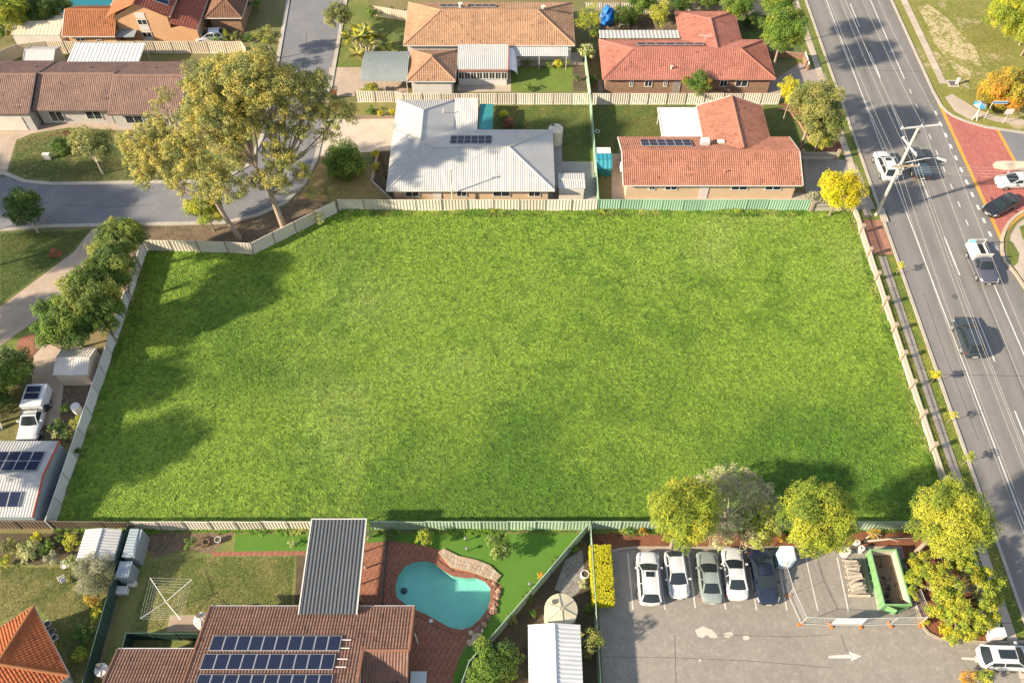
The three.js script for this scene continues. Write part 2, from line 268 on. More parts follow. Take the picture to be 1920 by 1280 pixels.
sheet('brick_verge', rect(39.8, 42.4, -68.8, -63.5), 5, colMat(blend([0.32, 0.15, 0.1], [0.24, 0.11, 0.075], [0.42, 0.24, 0.17], 4, 19)));
const lane = (x, w, z0, z1, m = mLine, name = 'lane_line', y = 0.026) => struct(name, new B().prism(rect(x - w / 2, x + w / 2, z0, z1), null, y), m, road);
for (const [pts, w] of [[[[47.2, -112], [47.3, -101], [47.1, -92]], 0.05], [[[50.4, -60], [50.6, -52], [50.3, -43], [50.5, -30]], 0.05], [[[44.2, -58], [44.1, -50], [44.3, -40]], 0.05], [[[43.2, -96.5], [54.5, -96.2]], 0.06], [[[43.2, -47.5], [54.5, -47.2]], 0.06]]) struct('crack_seal', ((q) => { const b = new B(); for (let i = 0; i + 1 < q.length; i++) { const a = q[i], c = q[i + 1], l = Math.hypot(c[0] - a[0], c[1] - a[1]), s = [-(c[1] - a[1]) / l * w / 2, (c[0] - a[0]) / l * w / 2]; b.quad([a[0] + s[0], 0.024, a[1] + s[1]], [c[0] + s[0], 0.024, c[1] + s[1]], [c[0] - s[0], 0.024, c[1] - s[1]], [a[0] - s[0], 0.024, a[1] - s[1]]); } return b; })(pts), mSeal, road);
for (const [x, z] of [[47.4, -57.5], [50.8, -84]]) struct('manhole_cover', new B().lathe(x, z, [[0.36, 0.0235], [0, 0.025]], 18), mLid, road);
lane(45.6, 0.13, -190, 30);
for (let k = -9; k < 6; k++) lane(48.85, 0.14, -66.1 + k * 11.42, -60.5 + k * 11.42, mLine, 'lane_dash');
lane(52, 0.14, -190, -94.5); lane(52.12, 0.14, -59.5, 30);
for (let k = 0; k < 11; k++) lane(52.1, 0.13, -92.4 + k * 2.95, -91.5 + k * 2.95, mLine, 'lane_dash');
for (let k = 0; k < 12; k++) lane(54.15, 0.3, -88 + k * 2.1, -87.2 + k * 2.1, mLine, 'give_way_dash');
// side street to the east with its red threshold
const east = sheet('east_street', [[55, -89.4], ...g2([[1772, 205], [1786, 216], [1812, 226], [1850, 237], [1925, 248]]), [140, -84], [140, -56], ...g2([[2050, 380], [1922, 397], [1905, 407], [1892, 420], [1882, 440]]), [55, -65.8]], 3, mStreet);
struct('red_threshold', new B().prism([[55.4, -88.4], ...g2([[1800, 222], [1812, 227.5], [1850, 238.5], [1868, 241]]), ...g2([[1910, 318], [1960, 345], [1960, 392], [1921, 398.5], [1906, 408], [1893, 421], [1884, 438]]), [55.4, -66.4]], null, 0.02), mRedRoad, east);
const stripe = (pts, w) => { const b = new B(); for (let i = 0; i + 1 < pts.length; i++) { const a = pts[i], c = pts[i + 1], l = Math.hypot(c[0] - a[0], c[1] - a[1]), s = [-(c[1] - a[1]) / l * w / 2, (c[0] - a[0]) / l * w / 2], e = 0.03 + i * 0.0007; b.quad([a[0] + s[0], e, a[1] + s[1]], [c[0] + s[0], e, c[1] + s[1]], [c[0] - s[0], e, c[1] - s[1]], [a[0] - s[0], e, a[1] - s[1]]); } return b; };
struct('orange_edge_line', stripe([[55.15, -90], [55.15, -65.7]], 0.42), mOrangeLine, east);
struct('orange_edge_line', stripe(g2([[1871, 243], [1907, 309]]), 0.4), mOrangeLine, east);
struct('orange_edge_line', stripe(g2([[1880, 448], [1884, 436], [1895, 421], [1908, 409], [1925, 398], [1960, 388]]), 0.35), mOrangeLine, east);
kerb('kerb', [[55.05, -92], ...g2([[1764, 197], [1775, 209], [1788, 218], [1812, 228], [1850, 239], [1925, 250]]), [140, -84.2]], 0.35);
kerb('kerb', [...g2([[2050, 378], [1922, 395], [1905, 405], [1892, 418], [1884, 432], [1879, 447], [1879, 470], [1884, 490], [1905, 514]]), [55.4, -58], [55.2, 30]], 0.35, 0.13, mat([0.45, 0.36, 0.27], 0.9, G_CONC));
sheet('corner_lawn', [[55.2, -190], [140, -190], [140, -84.4], ...g2([[1920, 248], [1850, 237], [1812, 226], [1786, 215], [1768, 200]]), [55.2, -91]], 2, colMat(dataTex(512, (i, x, y) => { // worn grass with bare sandy patches
  const n = at(NC, x + 40, y + 300), f = at(NF, x, y), c = lerp3([0.19, 0.19, 0.04], [0.36, 0.29, 0.16], sst(0.5, 0.62, n + (f - 0.5) * 0.25)), k = 0.8 + 0.4 * f; return [c[0] * k, c[1] * k, c[2] * k];
}, 30)));
struct('worn_track', new B().prism(g2([[1722, 14], [1742, 8], [1775, 32], [1800, 60], [1830, 90], [1842, 122], [1826, 128], [1818, 148], [1796, 138], [1775, 108], [1752, 80], [1738, 45]]), null, 0.016), colMat(dataTex(512, (i, x, y) => { const c = lerp3([0.24, 0.22, 0.06], [0.5, 0.4, 0.25], sst(0.4, 0.5, at(NM, x, y) * 0.7 + at(NF, x, y) * 0.3)); return c; }, 14)));
slabPath(56.4, 57.35, -125, -93.5);
sheet('footpath', g2([[1772, 182], [1786, 176], [1812, 192], [1835, 206], [1868, 217], [1925, 226], [1925, 236], [1868, 228], [1838, 219], [1818, 224], [1790, 208]]), 4, mPath);
sheet('footpath', g2([[1925, 408], [1908, 420], [1896, 440], [1892, 470], [1902, 500], [1930, 540], [2000, 540], [2000, 408]]), 4, mPath);
sheet('verge', g2([[1912, 425], [1930, 418], [1960, 430], [1960, 470], [1918, 448]]), 5, mVerge);
sheet('verge', g2([[1890, 448], [1900, 455], [1912, 475], [1910, 492], [1900, 500], [1890, 480]]), 5, mVerge);
sheet('verge', [[55.35, -57], [140, -57], [140, 30], [55.35, 30]], 2, mVerge);
// the traffic island in the mouth of the east street
struct('traffic_island', new B().prism(g2([[1862, 309], [1868, 304], [1885, 303], [1960, 305], [1960, 322], [1885, 319], [1866, 316]]), 0, 0.15), mat([0.62, 0.5, 0.38], 0.9, G_CONC));
// west lot below the hedge
sheet('dirt_yard', g2([[60, 655], [175, 645], [190, 700], [150, 830], [0, 830], [-60, 800], [-60, 740]]), 2, mDirt);
sheet('side_lawn', g2([[-80, 745], [40, 700], [60, 700], [48, 745], [35, 830], [-80, 830]]), 3, colMat(blend([0.13, 0.125, 0.04], [0.1, 0.105, 0.03], STRAW, 7, 20)));
sheet('concrete_yard', g2([[62, 668], [88, 640], [120, 660], [118, 728], [110, 790], [70, 800], [58, 735]]), 4, mat([0.42, 0.33, 0.25], 0.9, G_CONC));
sheet('paved_circle', g2([[30, 650], [34, 636], [48, 628], [64, 626], [62, 672], [40, 672]]), 5, mPaver);
// southern yards
sheet('back_lawn', g2([[-80, 1000], [290, 1000], [225, 1070], [180, 1150], [165, 1240], [150, 1400], [-80, 1400]]), 2, colMat(blend([0.14, 0.135, 0.04], LAWN, STRAW, 9, 21)));
sheet('garden_bed', g2([[-80, 1000], [150, 1000], [145, 1040], [70, 1060], [-80, 1040]]), 3, mGarden);
sheet('back_lawn', g2([[265, 1000], [590, 1000], [570, 1180], [230, 1240], [180, 1290]]), 2, colMat(blend([0.17, 0.17, 0.05], [0.1, 0.14, 0.03], [0.24, 0.2, 0.08], 8, 22)));
sheet('garden_bed', g2([[262, 1000], [440, 1000], [396, 1038], [345, 1030], [285, 1046]]), 3, mDirt);
sheet('turf_strip', g2([[441, 1001], [580, 1001], [578, 1033], [438, 1035]]), 4, mTurf);
sheet('brick_edging', g2([[396, 1034], [578, 1033], [577, 1041], [400, 1043]]), 5, mPaver);
sheet('garden_bed', g2([[556, 1042], [590, 1042], [575, 1145], [552, 1145]]), 3, mGarden);
sheet('concrete_slab', g2([[318, 1154], [400, 1152], [380, 1184], [312, 1184]]), 3, mat([0.34, 0.25, 0.18], 0.9, G_CONC));
sheet('turf_lawn', g2([[680, 1000], [1085, 1000], [1076, 1018], [900, 1225], [870, 1300], [820, 1300], [890, 1190], [931, 1140], [942, 1100], [925, 1085], [900, 1076], [860, 1064], [828, 1032], [800, 1022], [740, 1014], [690, 1017]]), 3, mTurf);
struct('pool_paving', new B().prism(g2([[684, 1018], [740, 1015], [800, 1023], [828, 1033], [860, 1065], [900, 1077], [925, 1086], [941, 1100], [930, 1140], [889, 1190], [872, 1206], [852, 1262], [845, 1300], [640, 1300], [640, 1150]]), null, 0.022, [POOL]), mPaver);
sheet('garden_bed', g2([[1085, 1000], [1106, 1000], [1125, 1400], [880, 1400], [880, 1250], [930, 1190]]), 2, mGarden);
sheet('gravel_bed', g2([[1060, 1050], [1092, 1030], [1098, 1095], [1075, 1120], [1040, 1105]]), 3, mGravel);
// car park
const CPK = [[7.25, -25.5], ...g2([[1135, 1041], [1146, 1034], [1165, 1029], [1190, 1027], [1690, 1027], [1722, 1150], [1728, 1172], [1742, 1188], [1765, 1199], [1850, 1205]]), [42.6, -21.2], [42.6, -12.6], [7.25, -12.6]];
const cpk = sheet('car_park', [...CPK.slice(0, -2), [42.6, 10], [7.25, 10]], 3, mCarpark);
sheet('mulch_bed', g2([[1107, 990], [1770, 990], [1860, 1205], [1765, 1199], [1742, 1188], [1728, 1172], [1722, 1150], [1690, 1027], [1190, 1027], [1165, 1029], [1146, 1034], [1108, 1042]]), 2, mMulch);
kerb('kerb', CPK.slice(1, -2), 0.22, 0.12, mat([0.36, 0.3, 0.24], 0.9, G_CONC));
for (const [a, b] of [[[1177, 1037], [1187, 1143]], [[1234, 1037], [1247, 1143]], [[1290, 1033], [1304, 1140]], [[1345, 1037], [1361, 1143]], [[1402, 1037], [1419, 1144]], [[1458, 1045], [1476, 1144]], [[1511, 1045], [1534, 1145]], [[1570, 1045], [1591, 1145]], [[1628, 1045], [1648, 1146]]])
  struct('bay_line', stripe(g2([a, b]), 0.13), mLineOld, cpk);
struct('direction_arrow', new B().prism(g2([[1554, 1229], [1592, 1227], [1592, 1221], [1616, 1230], [1597, 1239], [1596, 1234], [1554, 1234]]), null, 0.03), mLineOld, cpk);
struct('direction_arrow', new B().prism(g2([[1803, 1232], [1828, 1233], [1828, 1229], [1850, 1236], [1830, 1243], [1828, 1238], [1803, 1236]]), null, 0.03), mLineOld, cpk);
const mPatch = mat([0.5, 0.45, 0.39], 0.9, G_CONC);
for (const pts of [[[1303, 1181], [1318, 1174], [1334, 1180], [1345, 1190], [1346, 1196], [1334, 1196], [1325, 1190], [1318, 1196], [1308, 1193]], [[1357, 1187], [1372, 1184], [1376, 1190], [1366, 1196], [1358, 1194]], [[1394, 1192], [1404, 1191], [1406, 1197], [1400, 1201], [1393, 1198]], [[1309, 1237], [1314, 1235], [1316, 1239], [1311, 1241]]]) struct('repair_patch', new B().prism(g2(pts), null, 0.03), mPatch, cpk);
const mCrack = mat([0.13, 0.12, 0.11], 1);
for (const pts of [[[1265, 1190], [1268, 1290]], [[1128, 1231], [1265, 1233], [1420, 1240], [1560, 1252]], [[1340, 1190], [1480, 1194], [1560, 1190]], [[1578, 1190], [1585, 1215], [1600, 1235]]]) struct('asphalt_joint', stripe(g2(pts), 0.035), mCrack, cpk);

// ---------- roofs ----------
const TILE = { w: 0.24, c: 0.36, prof: [0, 0.042, 0.046, 0.012], lift: 0.035 }, RIB = { w: 0.26, c: 0.35, prof: [0, 0.03, 0.03, 0], lift: 0 }, DECK = { w: 0.5, c: 0.4, prof: [0, 0.04, 0.04, 0], lift: 0 };
function face(b, poly, st) { // one roof slope; the first edge is the eave
  const A = poly[0], u = nrm(sub(poly[1], A)); let n = nrm(cross(sub(poly[1], A), sub(poly[2], A))); if (n[1] < 0) n = n.map((x) => -x);
  let v = cross(n, u); if (dot(v, sub(poly[2], A)) < 0) v = v.map((x) => -x);
  const q = poly.map((p) => { const d = sub(p, A); return [dot(d, u), dot(d, v)]; }), vm = Math.max(...q.map((p) => p[1]));
  const range = (t) => { let lo = 1e9, hi = -1e9; t = cl(t, 1e-5, vm - 1e-5); for (let i = 0; i < q.length; i++) { const a = q[i], c = q[(i + 1) % q.length]; if ((a[1] - t) * (c[1] - t) <= 0 && Math.abs(a[1] - c[1]) > 1e-7) { const x = a[0] + (c[0] - a[0]) * (t - a[1]) / (c[1] - a[1]); lo = Math.min(lo, x); hi = Math.max(hi, x); } } return [lo, hi]; };
  const r0 = range(0), r1 = range(vm), plain = !st.lift && Math.abs(r0[0] - r1[0]) + Math.abs(r0[1] - r1[1]) < 0.05, nr = plain ? 1 : Math.max(1, Math.round(vm / st.c)), s = st.w / 4;
  const pt = (x, t, h) => [A[0] + u[0] * x + v[0] * t + n[0] * h, A[1] + u[1] * x + v[1] * t + n[1] * h, A[2] + u[2] * x + v[2] * t + n[2] * h];
  for (let k = 0; k < nr; k++) {
    const t0 = vm * k / nr, t1 = vm * (k + 1) / nr, a = range(t0), c = range(t1), i0 = Math.floor(Math.min(a[0], c[0]) / s), i1 = Math.ceil(Math.max(a[1], c[1]) / s);
    for (let i = i0; i < i1; i++) {
      const h0 = st.prof[((i % 4) + 4) % 4], h1 = st.prof[(((i + 1) % 4) + 4) % 4], xa = cl(i * s, a[0], a[1]), xb = cl((i + 1) * s, a[0], a[1]), xc = cl(i * s, c[0], c[1]), xd = cl((i + 1) * s, c[0], c[1]);
      if (xb - xa < 1e-4 && xd - xc < 1e-4) continue;
      const f = dot(cross(u, v), n) > 0;
      const tid = Math.sin((k * 131 + Math.floor(i / 4) * 17 + Math.round(A[0] * 3)) * 12.9898) * 43758.5453, tn = tid - Math.floor(tid), tone = st.lift ? (tn > 0.985 ? 0.62 : tn < 0.012 ? 1.22 : 0.9 + 0.2 * tn) : 1;
      const Q = (p0, p1, p2, p3) => { f ? b.quad(p0, p1, p2, p3) : b.quad(p3, p2, p1, p0); if (st.lift) for (let e = 0; e < 6; e++) (b.c ||= []).push(tone, tone * (0.97 + 0.06 * tn), tone * (0.95 + 0.1 * tn)); };
      Q(pt(xa, t0, h0 + st.lift), pt(xb, t0, h1 + st.lift), pt(xd, t1, h1), pt(xc, t1, h0));
      if (st.lift && k + 1 < nr) Q(pt(xc, t1, h0), pt(xd, t1, h1), pt(xd, t1, h1 + st.lift), pt(xc, t1, h0 + st.lift));
      if (st.lift && k === 0) Q(pt(xa, t0, -0.05), pt(xb, t0, -0.05), pt(xb, t0, h1 + st.lift), pt(xa, t0, h0 + st.lift));
    }
  }
}
// slopes of a hipped or gabled roof over a rectangle; ends are 'h' or 'g', west/east (axis x) or north/south (axis z)
function slopes(x0, x1, z0, z1, he, hr, axis = 'x', e0 = 'h', e1 = 'h') {
  const X = axis === 'x', a0 = X ? x0 : z0, a1 = X ? x1 : z1, b0 = X ? z0 : x0, b1 = X ? z1 : x1, bc = (b0 + b1) / 2, half = (b1 - b0) / 2, m = (a, h, b) => X ? [a, h, b] : [b, h, a];
  const R0 = m(a0 + (e0 === 'h' ? half : 0), hr, bc), R1 = m(a1 - (e1 === 'h' ? half : 0), hr, bc), c00 = m(a0, he, b0), c01 = m(a0, he, b1), c10 = m(a1, he, b0), c11 = m(a1, he, b1);
  const o = { planes: [[c01, c11, R1, R0], [c10, c00, R0, R1]], caps: [[R0, R1]], gutters: [[c01, c11], [c00, c10]], gables: [] };
  if (e0 === 'h') { o.planes.push([c00, c01, R0]); o.caps.push([c00, R0], [c01, R0]); o.gutters.push([c00, c01]); } else o.gables.push([c00, c01, R0]);
  if (e1 === 'h') { o.planes.push([c11, c10, R1]); o.caps.push([c10, R1], [c11, R1]); o.gutters.push([c10, c11]); } else o.gables.push([c10, c11, R1]);
  return o;
}
function roof(parent, s, st, m, mGut, capM = m) {
  const b = new B(); for (const p of s.planes) face(b, p, st);
  const rm = st.lift ? m.clone() : m; if (st.lift) rm.vertexColors = true; const r = obj('roof', b, rm, parent);
  if (s.caps.length) { const c = new B(); for (const [p, q] of s.caps) if (len(sub(p, q)) > 0.1) c.tube([add(p, [0, 0.02, 0]), add(q, [0, 0.02, 0])], st.lift ? 0.12 : 0.09, 6); obj('ridge_cap', c, capM, r); }
  for (const [p, q] of s.gutters) obj('gutter', new B().beam(add(p, [0, -0.07, 0]), add(q, [0, -0.07, 0]), 0.12, 0.12), mGut, r);
  for (const [p, q, t] of s.gables) for (const e of [p, q]) obj('barge_board', new B().beam(add(e, [0, -0.03, 0]), add(t, [0, -0.03, 0]), 0.08, 0.2), mGut, r);
  return r;
}
function walls(parent, x0, x1, z0, z1, h, m, gables = [], inset = 0.45) { // closed block under the eaves, with gable triangles
  const b = new B().box(x0 + inset, x1 - inset, 0, h, z0 + inset, z1 - inset);
  for (const [p, q, t] of gables) { const c = [(x0 + x1) / 2, 0, (z0 + z1) / 2], k = (a) => [a[0] + Math.sign(c[0] - a[0]) * (Math.abs(c[0] - a[0]) > 0.1 ? inset : 0), a[1] - 0.1, a[2] + Math.sign(c[2] - a[2]) * (Math.abs(c[2] - a[2]) > 0.1 ? inset : 0)], pp = k(p), qq = k(q), tt = k(t); pp[1] = qq[1] = h; tt[1] -= 0.05; const w = nrm([Math.abs(p[0] - q[0]) < 0.01 ? 1 : 0, 0, Math.abs(p[2] - q[2]) < 0.01 ? 1 : 0]); for (const s of [-0.05, 0.05]) b.tri(add(pp, w, s), add(qq, w, s), add(tt, w, s)); }
  return obj('wall', b, m, parent);
}
const mFrame = mat([0.72, 0.7, 0.66], 0.6), mGlass = new THREE.MeshStandardMaterial({ color: lin([0.035, 0.042, 0.05]), roughness: 0.08 }), mWhite = mat([0.62, 0.6, 0.57], 0.6, G_PAINT), mDoor = mat([0.4, 0.37, 0.35], 0.7, G_PAINT), mGutter = mat([0.6, 0.57, 0.53], 0.6), mGutterDark = mat([0.12, 0.1, 0.09], 0.6);
function win(parent, cx, y0, z, w, h, m = mFrame, turn = 0) { // a window on a wall that faces +z (turn 0) or +x (turn 1)
  const b = new B(), k = (x, y, d) => turn ? [z + d, y, cx - x] : [cx + x, y, z + d], bar = (xa, xb, ya, yb) => { const p = k(xa, ya, 0), q = k(xb, yb, 0.07); b.box(Math.min(p[0], q[0]), Math.max(p[0], q[0]), ya, yb, Math.min(p[2], q[2]), Math.max(p[2], q[2])); };
  bar(-w / 2, w / 2, y0, y0 + 0.07); bar(-w / 2, w / 2, y0 + h - 0.07, y0 + h); bar(-w / 2, -w / 2 + 0.07, y0 + 0.07, y0 + h - 0.07); bar(w / 2 - 0.07, w / 2, y0 + 0.07, y0 + h - 0.07); bar(-0.03, 0.03, y0 + 0.07, y0 + h - 0.07);
  const f = obj('window', b, m, parent);
  for (const s of [-1, 1]) { const p = k(s * (w / 4 + 0.01) - w / 4 + 0.05, 0, 0.01), q = k(s * (w / 4 + 0.01) + w / 4 - 0.05, 0, 0.03); obj('pane', new B().box(Math.min(p[0], q[0]), Math.max(p[0], q[0]), y0 + 0.07, y0 + h - 0.07, Math.min(p[2], q[2]), Math.max(p[2], q[2])), mGlass, f); }
  return f;
}
function door(parent, cx, z, w = 0.9, h = 2.05, m = mDoor) { const d = obj('door', new B().box(cx - w / 2, cx + w / 2, 0.02, h, z, z + 0.05), m, parent); obj('handle', new B().cbox(cx + w * 0.38, 1, z + 0.08, 0.06, 0.12, 0.06), mFrame, d); return d; }
// solar panels: each is a part; the cell grid is print
const mSolar = (() => { const t = dataTex(96, (i, x, y) => { const bx = Math.min(x, 95 - x), by = Math.min(y, 159 - y); if (bx < 4 || by < 4) return [0.36, 0.37, 0.39]; const cx = (x - 4) % 14.67, cy = (y - 4) % 15.2; if (cx < 1 || cy < 1) return [0.07, 0.085, 0.125]; const v = 0.9 + 0.3 * at(NF, x * 5, y * 5); return [0.018 * v, 0.025 * v, 0.055 * v]; }, 1, true, 160); return new THREE.MeshPhysicalMaterial({ map: t, roughness: 0.2, metalness: 0, specularIntensity: 0.12 }); })();
const panelGeo = (() => { const b = new B(), W = 0.5, L = 0.5, T = 0.04; b.quad([-W, T, L], [W, T, L], [W, T, -L], [-W, T, -L]); b.uvq([0, 0, 1, 0, 1, 1, 0, 1]); for (const [a, c] of [[[-W, L], [W, L]], [[W, L], [W, -L]], [[W, -L], [-W, -L]], [[-W, -L], [-W, L]]]) { b.quad([a[0], -0.02, a[1]], [c[0], -0.02, c[1]], [c[0], T, c[1]], [a[0], T, a[1]]); b.uvq([0, 0, 0.02, 0, 0.02, 0.02, 0, 0.02]); } return b.geom(); })();
function panels(parent, A, Bp, C, nu, nv, landscape = false) { // corner A, along the eave to B, upslope to C
  const o = org.get(parent) || [0, 0, 0], u = sub(Bp, A), v = sub(C, A), U = nrm(u); let n = nrm(cross(u, v)); const flip = n[1] < 0; if (flip) n = n.map((x) => -x); const Vv = cross(n, U), Z = dot(Vv, v) > 0 ? Vv.map((x) => -x) : Vv;
  const X = cross([n[0], n[1], n[2]], Z), M = new THREE.Matrix4().makeBasis(new THREE.Vector3(...X), new THREE.Vector3(...n), new THREE.Vector3(...Z)), quat = new THREE.Quaternion().setFromRotationMatrix(M);
  for (let i = 0; i < nu; i++) for (let j = 0; j < nv; j++) {
    const c = add(add(add(A, u, (i + 0.5) / nu), v, (j + 0.5) / nv), n, 0.13), m = obj('solar_panel', panelGeo, mSolar, parent); m.position.set(c[0] - o[0], c[1] - o[1], c[2] - o[2]); m.quaternion.copy(quat); m.scale.set(len(u) / nu * 0.985, 1, len(v) / nv * 0.985);
  }
}
const pipe = (parent, x, y, z, h = 0.5, r = 0.07, m = mGutter, name = 'vent_pipe') => obj(name, new B().tube([[x, y - 0.3, z], [x, y + h, z]], r, 8).tube([[x, y + h, z], [x, y + h + 0.06, z]], r * 1.7, 8), m, parent);
function antenna(parent, x, y, z, h = 1.6) { const b = new B().tube([[x, y - 0.2, z], [x, y + h, z]], 0.025, 5); b.tube([[x - 0.9, y + h, z], [x + 0.9, y + h - 0.1, z + 0.2]], 0.02, 4); for (let i = -3; i <= 3; i++) b.tube([[x + i * 0.27, y + h, z - 0.35], [x + i * 0.27, y + h, z + 0.35]], 0.012, 4); return obj('antenna', b, mGutter, parent); }

// ---------- materials of the houses ----------
const tileMat = (c, rough = 0.85) => mat(c.map((x) => x * 0.66), rough, G_ROOF), mBrick = colMat(dataTex(256, (i, x, y) => { // brown face brick, each far below a pixel
  const row = y / 16 | 0, bx = (x + (row & 1) * 21) % 256, id = (bx / 43 | 0) * 5 + row * 17, h = Math.abs(Math.sin(id * 78.233) * 43758.5) % 1, j = bx % 43 < 3 || y % 16 < 3;
  const c = j ? [0.36, 0.3, 0.25] : lerp3([0.34, 0.17, 0.09], [0.17, 0.085, 0.05], h), k = 0.85 + 0.3 * at(NF, x * 2, y * 2); return [c[0] * k, c[1] * k, c[2] * k]; }, 1.4));
const mApricot = mat([0.6, 0.35, 0.19], 0.85, G_WALL), mCream = mat([0.58, 0.43, 0.29], 0.85, G_WALL), mPaleWall = mat([0.6, 0.56, 0.5], 0.85, G_WALL), mGreyWall = mat([0.45, 0.43, 0.41], 0.85, G_WALL), mWhiteMetal = mat([0.44, 0.43, 0.415], 0.5, G_METAL), mZinc = mat([0.4, 0.42, 0.44], 0.45, G_METAL, { metalness: 0.35 }), mGreyMetal = mat([0.24, 0.26, 0.27], 0.5, G_METAL), mBeigeMetal = mat([0.58, 0.5, 0.36], 0.55, G_METAL), mBlueGrey = mat([0.27, 0.32, 0.35], 0.5, G_METAL), mTeal = mat([0.025, 0.2, 0.21], 0.6, G_PAINT);

// white metal-roofed house on the north side of the field
{ const h = thing('house', 'low house with white corrugated metal hip roof and a square solar array', 'house', [-4.8, 0, -76]);
  const he = 2.6; walls(h, -14.3, 4.85, -81.3, -70.9, 2.45, mCream, [], 0.7); walls(h, -14.3, -7.15, -87, -80, 2.45, mCream, [], 0.7);
  roof(h, slopes(-14.3, 4.85, -81.3, -70.9, he, 4.45), RIB, mWhiteMetal, mGutter);
  roof(h, slopes(-14.32, -7.15, -87, -75, he - 0.04, 3.85, 'z', 'h', 'g'), RIB, mWhiteMetal, mGutter);
  const v0 = P(844, 271, 3.6), v1 = P(922, 271, 3.6), v2 = P(844, 250, 3.1); panels(h, [v0[0], 4.02, -77.0], [v1[0], 4.02, -77.0], [v0[0], 3.32, -79.2], 6, 2);
  for (const [x, w] of [[-11.5, 1.6], [-5.8, 1.2], [-1.2, 2], [2.6, 1.4]]) win(h, x, 1, -71.6 + 0.012, w, 1.1);
  door(h, -8.6, -71.58, 0.9, 2.05, mWhite); antenna(h, -9.9, 4.2, -77.3, 1.2); pipe(h, -8.4, 3.1, -84, 0.35); }
{ const t = thing('patio_cover', 'pale corrugated patio roof beside the white metal roof', 'patio cover', [-5.7, 0, -84.4]); const b = new B(); face(b, [[-7.1, 2.3, -81.5], [-4.22, 2.3, -81.5], [-4.22, 2.75, -87.1], [-7.1, 2.75, -87.1]], RIB); obj('roof', b, mat([0.56, 0.53, 0.48], 0.55, G_METAL), t); for (const [x, z] of [[-4.35, -86.9], [-6.9, -86.9], [-4.35, -81.7]]) obj('post', new B().cbox(x, 0, z, 0.09, z > -83 ? 2.27 : 2.7, 0.09), mWhite, t); }
{ const t = thing('shade_awning', 'long teal fabric awning behind the white metal roof', 'awning', [-3.2, 0, -84.2]); const b = new B(); b.box(-4.05, -2.35, 2.15, 2.19, -86.7, -81.75); obj('canopy', b, mTeal, t); for (const [x, z] of [[-3.95, -86.6], [-2.45, -86.6], [-3.95, -81.85], [-2.45, -81.85]]) obj('post', new B().cbox(x, 0, z, 0.07, 2.15, 0.07), mGutter, t); }
// red-tiled cream house beside the road
{ const h = thing('house', 'cream house with pinkish red tiled gable roof beside the yellow tree', 'house', [23, 0, -76]);
  const mR = tileMat([0.52, 0.225, 0.148]), a = slopes(12.7, 33.3, -80, -71.75, 2.6, 4.1, 'x', 'g', 'g'), w = slopes(22.9, 30.95, -85.8, -76.4, 2.6, 4.12, 'z', 'g', 'g'); w.gables.pop();
  walls(h, 12.7, 33.3, -80, -71.75, 2.5, mCream, a.gables, 0.55); walls(h, 22.9, 30.95, -85.8, -78, 2.5, mCream, [w.gables[0]], 0.55);
  roof(h, a, TILE, mR, mWhite); w.planes = w.planes.map((p) => p.map((q) => q)); roof(h, w, TILE, mR, mWhite);
  panels(h, [15.15, 3.1, -78.75], [21.1, 3.1, -78.75], [15.15, 3.75, -76.95], 6, 2);
  for (const [x, wd] of [[16.2, 0.7], [18.4, 1.4], [26.3, 1.9], [30.2, 1.9]]) win(h, x, 1.35, -72.3 + 0.012, wd, 0.85);
  door(h, 22.3, -72.28, 0.95, 2.1, mat([0.62, 0.55, 0.56], 0.7)); pipe(h, 24.4, 3.1, -73.2, 0.5, 0.06, mat([0.55, 0.22, 0.14], 0.8));
  obj('air_conditioner', new B().cbox(12.98, 1.2, -75.9, 0.35, 0.8, 0.9), mWhite, h);
  const c = P(1322, 268, 3.6); obj('rooftop_cooler', new B().cbox(c[0], 3.35, c[2], 0.95, 0.75, 0.9), mat([0.55, 0.55, 0.53], 0.6), h); const d = P(1353, 262, 3.8); obj('skylight', new B().cbox(d[0], 3.3, d[2], 0.8, 0.35, 0.5), mWhite, h); }
{ const t = thing('patio_cover', 'flat white insulated patio roof joining the red tiled wing', 'patio cover', [20.5, 0, -82.8]); obj('roof', new B().box(18.15, 22.85, 2.42, 2.52, -85.6, -80.1), mat([0.6, 0.59, 0.59], 0.4, G_PAINT), t); obj('gutter', new B().box(18.02, 18.14, 2.36, 2.56, -85.6, -80.1), mWhite, t); for (const [x, z] of [[18.3, -85.4], [18.3, -80.3], [22.2, -85.4]]) obj('post', new B().cbox(x, 0, z, 0.1, 2.42, 0.1), mWhite, t); }
